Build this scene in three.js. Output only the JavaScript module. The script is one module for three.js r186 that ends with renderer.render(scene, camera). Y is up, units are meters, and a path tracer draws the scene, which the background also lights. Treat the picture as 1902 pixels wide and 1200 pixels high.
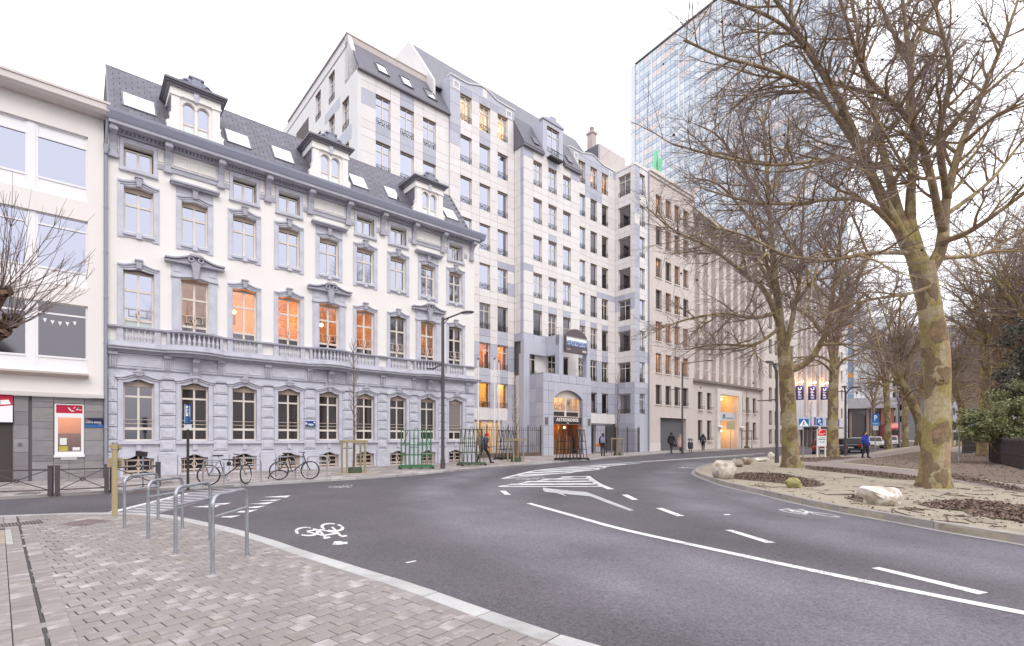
import * as THREE from 'three';
import { mergeGeometries } from 'three/addons/utils/BufferGeometryUtils.js';
import { MarchingCubes } from 'three/addons/objects/MarchingCubes.js';

// ---------------------------------------------------------------- camera, sky, sun, exposure
const F = 925, CX = 951, HZ = 813.5, EYE = 1.7, TILT = 0.0055;     // lens and horizon measured on the photograph (1902 x 1200)
const scene = new THREE.Scene();
const camera = new THREE.PerspectiveCamera(2 * Math.atan(600 / F) * 180 / Math.PI, 1902 / 1200, 0.1, 900);
camera.position.set(0, EYE, 0);
camera.setViewOffset(1902, 1200, 0, -(HZ - 600), 1902, 1200);
const renderer = new THREE.WebGLRenderer({ antialias: true });
renderer.setSize(1024, 646);
renderer.toneMapping = THREE.LinearToneMapping;
renderer.toneMappingExposure = 1.03;
renderer.shadowMap.enabled = true;
const SKY = 1.72;
{
  const w = 128, h = 64, d = new Float32Array(w * h * 4);
  for (let j = 0; j < h; j++) for (let i = 0; i < w; i++) {
    const el = ((j + 0.5) / h - 0.5) * Math.PI, k = (j * w + i) * 4;
    const up = Math.max(0, Math.sin(el)), a = i / w * Math.PI * 2;
    const cloud = 1 + 0.035 * Math.sin(a * 3 + 4 * el) * Math.sin(7 * el + a * 2) + 0.02 * Math.sin(a * 7 - 9 * el);
    const L = (el > 0 ? SKY * (0.9 + 0.22 * up) * cloud : 0.42);
    d[k] = L * 0.985; d[k + 1] = L * 0.99; d[k + 2] = L * 1.035; d[k + 3] = 1;
  }
  const t = new THREE.DataTexture(d, w, h, THREE.RGBAFormat, THREE.FloatType);
  t.mapping = THREE.EquirectangularReflectionMapping; t.magFilter = THREE.LinearFilter; t.minFilter = THREE.LinearFilter; t.needsUpdate = true;
  scene.background = t; scene.environment = t;
}
const sun = new THREE.DirectionalLight(0xfff4ea, 1.0);
sun.position.set(30, 60, 34); sun.castShadow = true; sun.shadow.radius = 40; sun.shadow.mapSize.set(2048, 2048);
Object.assign(sun.shadow.camera, { left: -70, right: 70, top: 70, bottom: -70, near: 1, far: 250 });
sun.target.position.set(5, 0, -30); scene.add(sun, sun.target);

// ---------------------------------------------------------------- helpers
const V = (x, y, z) => new THREE.Vector3(x, y, z);
const PI = Math.PI;
function rng(seed) { let a = seed >>> 0; return () => { a = (a + 0x6D2B79F5) >>> 0; let t = Math.imul(a ^ (a >>> 15), 1 | a); t = (t + Math.imul(t ^ (t >>> 7), 61 | t)) ^ t; return ((t ^ (t >>> 14)) >>> 0) / 4294967296; }; }
const gy = (x, z) => -z * TILT;                                     // the street rises slightly away from the corner
const P = (u, v, lift = 0) => { const d = (EYE - lift) / ((v - HZ) / F + TILT); return V((u - CX) / F * d, TILT * d + lift, -d); };   // a photo pixel on the ground
const at = (u, v, d) => V((u - CX) / F * d, EYE + (HZ - v) / F * d, -d);    // a photo pixel at a known distance
const AX = 0.7531491, AZ = 0.6578498, ORG = [-15.38394, 18.94826], TH = Math.atan2(AZ, AX);   // the street front: direction and start
const fac = (s, n, y = 0) => V(ORG[0] + n * AZ + s * AX, y, -(ORG[1] - n * AX + s * AZ));
const used = {};
const numbered = n => { used[n] = (used[n] || 0) + 1; return used[n] === 1 ? n : n + '_' + String(used[n] - 1).padStart(3, '0'); };
const flat = a => Array.isArray(a) ? a.flat(9) : [a];
function merged(gs) {
  gs = flat(gs).filter(Boolean).map(g => { const h = g.index ? g.toNonIndexed() : g.clone(); for (const k of Object.keys(h.attributes)) if (!['position', 'normal', 'uv', 'color'].includes(k)) h.deleteAttribute(k); if (!h.attributes.normal) h.computeVertexNormals(); return h; });
  const col = gs.some(g => g.attributes.color);
  if (col) for (const g of gs) if (!g.attributes.color) g.setAttribute('color', new THREE.BufferAttribute(new Float32Array(g.attributes.position.count * 3).fill(1), 3));
  for (const g of gs) if (!g.attributes.uv) g.setAttribute('uv', new THREE.BufferAttribute(new Float32Array(g.attributes.position.count * 2), 2));
  return gs.length === 1 ? gs[0] : mergeGeometries(gs);
}
function uvBox(g, ox = 0, oy = 0) {                                 // uv in metres from the dominant axis of each face
  if (g.index) g = g.toNonIndexed();
  const p = g.attributes.position, n = g.attributes.normal, uv = new Float32Array(p.count * 2);
  for (let i = 0; i < p.count; i++) {
    const ax = Math.abs(n.getX(i)), ay = Math.abs(n.getY(i)), az = Math.abs(n.getZ(i));
    let a, b;
    if (ay >= ax && ay >= az) { a = p.getX(i); b = p.getZ(i); } else if (ax > az) { a = p.getZ(i); b = p.getY(i); } else { a = p.getX(i); b = p.getY(i); }
    uv[2 * i] = a + ox; uv[2 * i + 1] = b + oy;
  }
  g.setAttribute('uv', new THREE.BufferAttribute(uv, 2)); return g;
}
function add(o, name, parent) { o.name = parent && parent !== scene ? name : numbered(name); (parent || scene).add(o); o.castShadow = o.receiveShadow = true; return o; }
function part(name, gs, m, parent, keepUV) { let g = merged(gs); if (!keepUV) g = uvBox(g); return add(new THREE.Mesh(g, m), name, parent); }
function thing(name, label, category, pos, turn = 0, group) {
  const o = new THREE.Group(); o.name = numbered(name); if (pos) o.position.copy(pos); o.rotation.y = turn;
  o.userData = { label, category }; if (group) o.userData.group = group; scene.add(o); return o;
}
function tag(o, label, category, group) { o.userData.label = label; o.userData.category = category; if (group) o.userData.group = group; return o; }
function ground(name, gs, m) { const o = part(name, gs, m); o.userData.kind = 'structure'; return o; }
function dup(root, label, pos, turn, group) { const r = root.clone(); r.name = numbered(root.name.replace(/_\d+$/, '')); r.userData = { ...root.userData, label: label || root.userData.label }; if (group) r.userData.group = group; if (pos) r.position.copy(pos); if (turn !== undefined) r.rotation.y = turn; scene.add(r); return r; }
const box = (x0, x1, y0, y1, z0, z1) => new THREE.BoxGeometry(Math.abs(x1 - x0), Math.abs(y1 - y0), Math.abs(z1 - z0)).translate((x0 + x1) / 2, (y0 + y1) / 2, (z0 + z1) / 2);
function poly(pts, holes = []) { const s = new THREE.Shape(pts.map(p => new THREE.Vector2(p[0], p[1]))); for (const h of holes) s.holes.push(new THREE.Path(h.map(p => new THREE.Vector2(p[0], p[1])))); return s; }
const slab = (pts, z0, z1, holes, bevel = 0) => new THREE.ExtrudeGeometry(poly(pts, holes), { depth: z1 - z0 - 2 * bevel, bevelEnabled: bevel > 0, bevelSize: bevel, bevelOffset: -bevel, bevelThickness: bevel, bevelSegments: 1, curveSegments: 6 }).translate(0, 0, z0 + bevel);
const rect = (x0, x1, y0, y1) => [[x0, y0], [x1, y0], [x1, y1], [x0, y1]];
// a moulding: profile [z, y] run along x
const run = (prof, x0, x1) => { const g = new THREE.ExtrudeGeometry(poly(prof), { depth: x1 - x0, bevelEnabled: false }); g.rotateY(PI / 2); const p = g.attributes.position; for (let i = 0; i < p.count; i++) { const a = p.getX(i), z = p.getZ(i); p.setXYZ(i, a + x0, p.getY(i), -z); } g.computeVertexNormals(); return g; };
const bar = (a, b, r, sides = 8) => { const d = V().subVectors(b, a), l = d.length(); const g = new THREE.CylinderGeometry(r, r, l, sides); g.applyQuaternion(new THREE.Quaternion().setFromUnitVectors(V(0, 1, 0), d.normalize())); return g.translate((a.x + b.x) / 2, (a.y + b.y) / 2, (a.z + b.z) / 2); };
const tube = (pts, r, sides = 8, seg) => new THREE.TubeGeometry(new THREE.CatmullRomCurve3(pts, false, 'catmullrom', 0.1), seg || pts.length * 3, r, sides);
function beam(a, b, w, h) { const d = V().subVectors(b, a), l = d.length(); const g = new THREE.BoxGeometry(w, l, h); g.applyQuaternion(new THREE.Quaternion().setFromUnitVectors(V(0, 1, 0), d.normalize())); return g.translate((a.x + b.x) / 2, (a.y + b.y) / 2, (a.z + b.z) / 2); }
// a flat polygon on the ground, given as world points
function sheet(pts, lift = 0, sub = 0) {
  let g = new THREE.ShapeGeometry(poly(pts.map(p => [p.x, -p.z]))); const p = g.attributes.position;
  for (let i = 0; i < p.count; i++) { const x = p.getX(i), d = p.getY(i); p.setXYZ(i, x, TILT * d + lift, -d); }
  g = g.toNonIndexed(); g.computeVertexNormals(); return g;
}
const inside = (x, y, pts) => { let c = false; for (let i = 0, j = pts.length - 1; i < pts.length; j = i++) { const a = pts[i], b = pts[j]; if ((a[1] > y) !== (b[1] > y) && x < (b[0] - a[0]) * (y - a[1]) / (b[1] - a[1]) + a[0]) c = !c; } return c; };
// many alike pieces: the ones that show largest are parts of their own, the rest one part of kind stuff
const tint = (g, c) => { const n = g.attributes.position.count, a = new Float32Array(n * 3); for (let i = 0; i < n; i++) { a[3 * i] = c.r; a[3 * i + 1] = c.g; a[3 * i + 2] = c.b; } g.setAttribute('color', new THREE.BufferAttribute(a, 3)); return g; };
function pieces(parent, name, plural, list, mats, restMat, most = 300) {   // q: { g geometry, m material index, x matrix (optional, for shared geometries) }
  parent.updateMatrixWorld(true);
  for (const q of list) {
    q.g.boundingSphere || q.g.computeBoundingSphere(); const c = q.g.boundingSphere.center.clone(); if (q.x) c.applyMatrix4(q.x); c.applyMatrix4(parent.matrixWorld);
    const d = -c.z, u = CX + F * c.x / d, v = HZ - F * (c.y - EYE) / d, r = q.g.boundingSphere.radius;
    q.w = d > 0.5 && u > -30 && u < 1932 && v > -30 && v < 1225 ? (q.area || r * r) / (d * d) / (q.lie ? d : 1) : -1;
  }
  list.sort((a, b) => b.w - a.w);
  const seen = list.filter(q => q.w > 0).slice(0, most), rest = list.slice(seen.length);
  for (const q of seen) { const o = add(new THREE.Mesh(q.g, mats[q.m]), name, parent); if (q.x) q.x.decompose(o.position, o.quaternion, o.scale); }
  if (rest.length) { const o = add(new THREE.Mesh(merged(rest.map(q => { let g = q.g.index ? q.g.toNonIndexed() : q.g.clone(); if (q.x) g.applyMatrix4(q.x); return tint(g, mats[q.m].color); })), restMat), plural, parent); o.userData.kind = 'stuff'; }
}

// ---------------------------------------------------------------- procedural textures
const hash = (x, y, s) => { let h = Math.imul(x, 374761393) + Math.imul(y, 668265263) + Math.imul(s, 2147483647 - 91); h = Math.imul(h ^ (h >>> 13), 1274126177); h ^= h >>> 16; return (h >>> 0) / 4294967296; };
function vn(x, y, per, s) { const xi = Math.floor(x), yi = Math.floor(y), a = x - xi, b = y - yi, u = a * a * (3 - 2 * a), v = b * b * (3 - 2 * b), m = k => ((k % per) + per) % per; const x0 = m(xi), x1 = m(xi + 1), y0 = m(yi), y1 = m(yi + 1); return (hash(x0, y0, s) * (1 - u) + hash(x1, y0, s) * u) * (1 - v) + (hash(x0, y1, s) * (1 - u) + hash(x1, y1, s) * u) * v; }
function fbm(x, y, per, oct, s) { let f = 0, a = 0.5, t = 0; for (let o = 0; o < oct; o++) { f += a * vn(x, y, per, s + o * 17); t += a; a *= 0.5; x *= 2; y *= 2; per *= 2; } return f / t; }
const toS = x => { x = Math.max(0, Math.min(1, x)); return Math.round(255 * (x <= 0.0031308 ? 12.92 * x : 1.055 * Math.pow(x, 1 / 2.4) - 0.055)); };
const sm = (a, b, x) => { x = Math.max(0, Math.min(1, (x - a) / (b - a))); return x * x * (3 - 2 * x); };
// fn(x, y in 0..1) -> [r, g, b (linear), height]; metres: size of one repeat
function tex(n, metres, fn, bumped) {
  const d = new Uint8Array(n * n * 4), h = bumped ? new Uint8Array(n * n * 4) : null;
  for (let j = 0; j < n; j++) for (let i = 0; i < n; i++) { const c = fn(i / n, j / n), k = (j * n + i) * 4; d[k] = toS(c[0]); d[k + 1] = toS(c[1]); d[k + 2] = toS(c[2]); d[k + 3] = 255; if (h) { h[k] = h[k + 1] = h[k + 2] = Math.max(0, Math.min(255, c[3] * 255)); h[k + 3] = 255; } }
  const mk = (a, srgb) => { const t = new THREE.DataTexture(a, n, n); t.wrapS = t.wrapT = THREE.RepeatWrapping; t.magFilter = THREE.LinearFilter; t.minFilter = THREE.LinearMipmapLinearFilter; t.generateMipmaps = true; if (srgb) t.colorSpace = THREE.SRGBColorSpace; const mm = Array.isArray(metres) ? metres : [metres, metres]; t.repeat.set(1 / mm[0], 1 / mm[1]); t.needsUpdate = true; return t; };
  return { map: mk(d, true), bump: h ? mk(h, false) : null };
}
const mat = (t, o = {}) => { const { bump = 0, color, ...r } = o; const m = new THREE.MeshPhysicalMaterial({ roughness: 0.85, metalness: 0, ...r }); if (t) { m.map = t.map; if (t.bump && bump) { m.bumpMap = t.bump; m.bumpScale = bump; } } if (color) m.color.setRGB(...color); return m; };
const plain = (r, g, b, rough = 0.7, o = {}) => mat(null, { color: [r, g, b], roughness: rough, ...o });
const mix3 = (a, b, t) => [a[0] + (b[0] - a[0]) * t, a[1] + (b[1] - a[1]) * t, a[2] + (b[2] - a[2]) * t];
const mul3 = (a, k) => [a[0] * k, a[1] * k, a[2] * k];

const T = {};
T.asphalt = tex(1024, 3.2, (x, y) => { const a = fbm(x * 5, y * 5, 5, 4, 3), g = vn(x * 330, y * 330, 330, 9), g2 = vn(x * 150, y * 150, 150, 12), k = 0.88 + 0.25 * (a - 0.5) + 0.5 * (g - 0.5) + 0.42 * (g2 - 0.5), w = g > 0.94 ? 0.05 : 0; return [0.278 * k + 2 * w, 0.26 * k + 2 * w, 0.288 * k + 2 * w, 0.35 * g + 0.4 * g2]; }, true);
T.stone = tex(512, 1.6, (x, y) => { const a = fbm(x * 6, y * 6, 6, 5, 21), b = fbm(x * 3, y * 12, 3, 4, 31), g = vn(x * 220, y * 220, 220, 41); const k = 0.87 + 0.3 * (a - 0.5) + 0.14 * (g - 0.5), s = sm(0.58, 0.78, b) * 0.16; return [...mul3(mix3([1, 1, 1], [0.8, 0.78, 0.76], s * 3), k), 0.5 * a + 0.3 * g]; }, true);
T.stucco = tex(512, 4, (x, y) => { const a = fbm(x * 4, y * 4, 4, 5, 51), st = fbm(x * 18, y * 2, 2, 3, 61), g = vn(x * 256, y * 256, 256, 71); const k = 0.965 + 0.05 * (a - 0.5) + 0.03 * (g - 0.5) - 0.05 * sm(0.66, 0.85, st); return [k, k, k * (1 - 0.02 * a), 0.5 * g + 0.3 * a]; }, true);
T.clad = tex(512, 2.4, (x, y) => { const a = fbm(x * 7, y * 3, 3, 4, 81), g = vn(x * 200, y * 200, 200, 91); const k = 0.94 + 0.1 * (a - 0.5) + 0.05 * (g - 0.5); return [k, k * (0.995 + 0.01 * a), k * (0.985 + 0.02 * a), g * 0.5]; });
T.block = tex(1024, 2.2, (x, y) => { const a = fbm(x * 9, y * 9, 9, 4, 101), b = fbm(x * 7 + 0.3, y * 7, 7, 5, 111), g = vn(x * 300, y * 300, 300, 121), w = sm(0.56, 0.72, b) * sm(0.35, 0.6, fbm(x * 26, y * 26, 26, 3, 131)); const k = 0.86 + 0.22 * (a - 0.5) + 0.16 * (g - 0.5); const c = mix3([k, k * 0.985, k * 0.98], [1.6, 1.57, 1.6], w * 0.5); return [c[0] / 2, c[1] / 2, c[2] / 2, 0.6 * g]; }, true);
T.dirt = tex(1024, 5, (x, y) => { const a = fbm(x * 8, y * 8, 8, 5, 141), b = fbm(x * 3, y * 3, 3, 4, 151), g = vn(x * 340, y * 340, 340, 161), g2 = fbm(x * 60, y * 60, 60, 2, 171); let c = mix3([0.44, 0.37, 0.275], [0.42, 0.37, 0.3], b); c = mix3(c, [0.17, 0.125, 0.095], sm(0.56, 0.76, a) * 0.42); c = mul3(c, 0.88 + 0.2 * (g2 - 0.5) + 0.13 * (g - 0.5)); return [...c, 0.5 * g2 + 0.3 * g]; }, true);
T.path = tex(512, 3, (x, y) => { const a = fbm(x * 6, y * 6, 6, 4, 181), g = vn(x * 256, y * 256, 256, 191), k = 0.9 + 0.2 * (a - 0.5) + 0.22 * (g - 0.5); return [0.31 * k, 0.25 * k, 0.235 * k, g]; }, true);
const barkFn = (fx, fy) => (x, y) => {
  const wx = x * fx + 0.5 * fbm(x * 4, y * 4, 4, 3, 203), wy = y * fy + 0.5 * fbm(x * 4 + 1.5, y * 4, 4, 3, 207);
  const a = fbm(x * fx, y * fy, fx, 4, 201), b = fbm(wx, wy, fx, 5, 211), c = fbm(x * 3, y * 40, 3, 3, 221), g = vn(x * 200, y * 100, 100, 231), o = fbm(wx + 2.3, wy + 1.1, fx, 4, 243);
  let q = mix3([0.38, 0.305, 0.125], [0.49, 0.41, 0.26], sm(0.38, 0.6, a)); q = mix3(q, [0.25, 0.175, 0.105], sm(0.495, 0.53, b) * 0.9); q = mix3(q, [0.42, 0.27, 0.17], sm(0.58, 0.66, o) * 0.75);
  q = mul3(q, 0.86 + 0.55 * (c - 0.5) + 0.3 * (g - 0.5) + 0.35 * (fbm(x * 30, y * 60, 30, 3, 251) - 0.5)); return [...q, 0.55 * sm(0.495, 0.53, b) + 0.3 * c + 0.15 * g];
};
T.bark = tex(512, [1.6, 2.0], barkFn(4, 4), true);
T.trunk = tex(1024, [2.512, 5.6], barkFn(5, 9), true);
T.slate = tex(512, 2.5, (x, y) => { const a = fbm(x * 9, y * 9, 9, 4, 251), g = vn(x * 60, y * 240, 60, 261), k = 0.9 + 0.25 * (a - 0.5) + 0.14 * (g - 0.5); return [k, k, k, 0.5]; });
T.rock = tex(512, 0.9, (x, y) => { const a = fbm(x * 4, y * 4, 4, 6, 271), b = fbm(x * 7, y * 7, 7, 4, 281); return [...mul3(mix3([0.9, 0.87, 0.83], [0.62, 0.53, 0.44], sm(0.45, 0.7, b)), 0.65 + 0.6 * a), a]; }, true);
T.paint = tex(512, 1.3, (x, y) => { const a = fbm(x * 6, y * 6, 6, 4, 311), g = vn(x * 120, y * 120, 120, 321), h = vn(x * 50, y * 50, 50, 331), w = sm(0.6, 0.8, a * 0.55 + g * 0.35 + h * 0.25), k = 0.74 + 0.1 * (a - 0.5) + 0.08 * (g - 0.5); return mix3([k, k, k * 1.01], [0.16, 0.15, 0.165], w * 0.75); });
T.wood = tex(256, [0.3, 2], (x, y) => { const a = fbm(x * 12, y * 2, 2, 4, 291), k = 0.75 + 0.5 * (a - 0.5); return [0.42 * k, 0.34 * k, 0.2 * k, a]; });
T.brick = tex(256, 2, (x, y) => { const a = fbm(x * 8, y * 8, 8, 4, 301), k = 0.8 + 0.5 * (a - 0.5); return [0.2 * k, 0.12 * k, 0.09 * k, a]; });

const M = {
  asphalt: mat(T.asphalt, { roughness: 0.78, bump: 0.004, vertexColors: true }), paint: mat(T.paint, { roughness: 0.7 }), paintOld: mat(T.stone, { color: [0.52, 0.52, 0.54], roughness: 0.8 }),
  kerb: mat(T.stone, { color: [0.5, 0.49, 0.49], bump: 0.003 }), kerb2: mat(T.stone, { color: [0.4, 0.36, 0.34], bump: 0.004 }), joint: plain(0.07, 0.06, 0.057, 0.95),
  dirt: mat(T.dirt, { bump: 0.007, roughness: 0.95 }), path: mat(T.path, { bump: 0.003, roughness: 0.92 }),
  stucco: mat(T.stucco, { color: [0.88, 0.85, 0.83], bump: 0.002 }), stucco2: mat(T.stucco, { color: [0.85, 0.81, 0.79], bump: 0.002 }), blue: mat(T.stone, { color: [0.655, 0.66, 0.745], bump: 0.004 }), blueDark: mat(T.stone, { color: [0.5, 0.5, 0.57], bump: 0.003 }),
  white: plain(0.8, 0.79, 0.79, 0.5), cream: plain(0.74, 0.67, 0.6, 0.5), grille: plain(0.66, 0.55, 0.47, 0.55),
  slate: mat(T.slate, { color: [0.155, 0.15, 0.185], roughness: 0.55 }), lead: plain(0.2, 0.19, 0.22, 0.5), zinc: plain(0.3, 0.31, 0.37, 0.45),
  glassSky: mat(null, { color: [0.42, 0.43, 0.51], metalness: 1, roughness: 0.04 }), glassDark: mat(null, { color: [0.035, 0.026, 0.026], roughness: 0.04, ior: 1.45 }), glassMid: mat(null, { color: [0.16, 0.15, 0.165], metalness: 1, roughness: 0.05 }),
  glass: mat(null, { color: [1, 1, 1], transmission: 1, thickness: 0, roughness: 0.02, ior: 1.85 }),
  iron: plain(0.03, 0.028, 0.03, 0.5), pole: plain(0.085, 0.075, 0.085, 0.45), galv: mat(T.stone, { color: [0.5, 0.52, 0.57], metalness: 0.75, roughness: 0.42 }), woodPost: mat(T.wood, { roughness: 0.8 }), rubber: plain(0.02, 0.02, 0.02, 0.8), chrome: plain(0.6, 0.6, 0.62, 0.2, { metalness: 1 }),
  skin: plain(0.5, 0.3, 0.22, 0.6)
};
const R0 = rng(11);
// ================================================================ GROUND
const XD = p => [p.x, -p.z];
function prism(pts, lift0, lift1, bevel = 0) {                       // pts [x, depth]; a block that stands on the sloping street
  const g = slab(pts, lift0, lift1, [], bevel).rotateX(-PI / 2), p = g.attributes.position;
  for (let i = 0; i < p.count; i++) p.setY(i, p.getY(i) - p.getZ(i) * TILT);
  g.computeVertexNormals(); return g;
}
function resample(pts, step) { const out = [pts[0]]; let c = new THREE.CatmullRomCurve3(pts.map(p => V(p[0], 0, p[1])), false, 'centripetal'); const L = c.getLength(), n = Math.max(1, Math.round(L / step)); return c.getSpacedPoints(n).map(p => [p.x, p.z]); }
function offset(pts, w) { return pts.map((p, i) => { const a = pts[Math.max(0, i - 1)], b = pts[Math.min(pts.length - 1, i + 1)], dx = b[0] - a[0], dy = b[1] - a[1], l = Math.hypot(dx, dy) || 1; return [p[0] - dy / l * w, p[1] + dx / l * w]; }); }
function strip(pts, w) { const l = offset(pts, w / 2), r = offset(pts, -w / 2); return [...l, ...r.reverse()]; }
// the carriageway: tyre-polished bands and patches of new surfacing are the wear that the photograph shows
const road = (() => {
  const xs = [], ds = []; for (let x = -260; x < -24; x += 30) xs.push(x); for (let x = -24; x < 40; x += 0.45) xs.push(x); for (let x = 40; x <= 270; x += 30) xs.push(x);
  for (let d = -12; d < 2; d += 3.5) ds.push(d); for (let d = 2; d < 60; d += 0.45) ds.push(d); for (let d = 60; d <= 440; d += 40) ds.push(d);
  const tracks = [[[935, 845], [905, 870], [812, 905], [818, 925], [880, 965], [1000, 1010], [1250, 1090], [1600, 1190]], [[1150, 858], [1010, 880], [935, 905], [930, 940], [1040, 985], [1300, 1050], [1902, 1180]], [[1300, 860], [1240, 890], [1300, 935], [1500, 985], [1902, 1060]], [[1350, 880], [1400, 925], [1560, 965], [1902, 1030]]].map(t => resample(t.map(p => XD(P(p[0], p[1]))), 0.7));
  const pos = [], col = [], idx = [], w = xs.length;
  for (const d of ds) for (const x of xs) {
    let t = 9; if (x > -24 && x < 40 && d > 2 && d < 60) for (const q of tracks) for (const p of q) t = Math.min(t, Math.hypot(p[0] - x, p[1] - d));
    const n1 = fbm(x * 0.35 + 50, d * 0.35, 999, 4, 7), n2 = fbm(x * 1.6 + 50, d * 1.1, 999, 3, 17), near = sm(1.5, 0.15, t) * (0.35 + 1.0 * n2);
    const k = 0.375 + 0.18 * (n1 - 0.5) + 0.1 * (n2 - 0.5) + 0.3 * near, e = Math.min(1, near * 1.2); pos.push(x, TILT * d, -d); col.push(k, k * (0.94 + 0.055 * e), k * (1.0 + 0.06 * e));
  }
  for (let j = 0; j + 1 < ds.length; j++) for (let i = 0; i + 1 < w; i++) { const a = j * w + i; idx.push(a, a + 1, a + w, a + 1, a + w + 1, a + w); }
  const g = new THREE.BufferGeometry(); g.setAttribute('position', new THREE.Float32BufferAttribute(pos, 3)); g.setAttribute('color', new THREE.Float32BufferAttribute(col, 3)); g.setIndex(idx); g.computeVertexNormals();
  return ground('road', g, M.asphalt);
})();
function kerbRun(parent, name, pts, step, w, l0, l1, mats, seed) {   // separate kerb stones along a line; w > 0: to the left of the direction of travel
  const q = resample(pts, step), o = offset(q, w), r = rng(seed);
  for (let i = 0; i + 1 < q.length; i++) {
    const k = (a, b, t) => [a[0] + (b[0] - a[0]) * t, a[1] + (b[1] - a[1]) * t], e = 0.008 / step, dl = (r() - 0.5) * 0.008;
    const g = prism([k(q[i], q[i + 1], e), k(q[i], q[i + 1], 1 - e), k(o[i], o[i + 1], 1 - e), k(o[i], o[i + 1], e)], l0, l1 + dl, 0.006);
    part(name, g, mats[Math.floor(r() * mats.length)], parent);
  }
  return o;
}
const KM = [M.kerb, mat(T.stone, { color: [0.45, 0.44, 0.44], bump: 0.003 }), mat(T.stone, { color: [0.56, 0.55, 0.55], bump: 0.003 })];
const KM2 = [M.kerb2, mat(T.stone, { color: [0.44, 0.4, 0.37], bump: 0.004 }), mat(T.stone, { color: [0.36, 0.33, 0.31], bump: 0.004 })];

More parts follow.
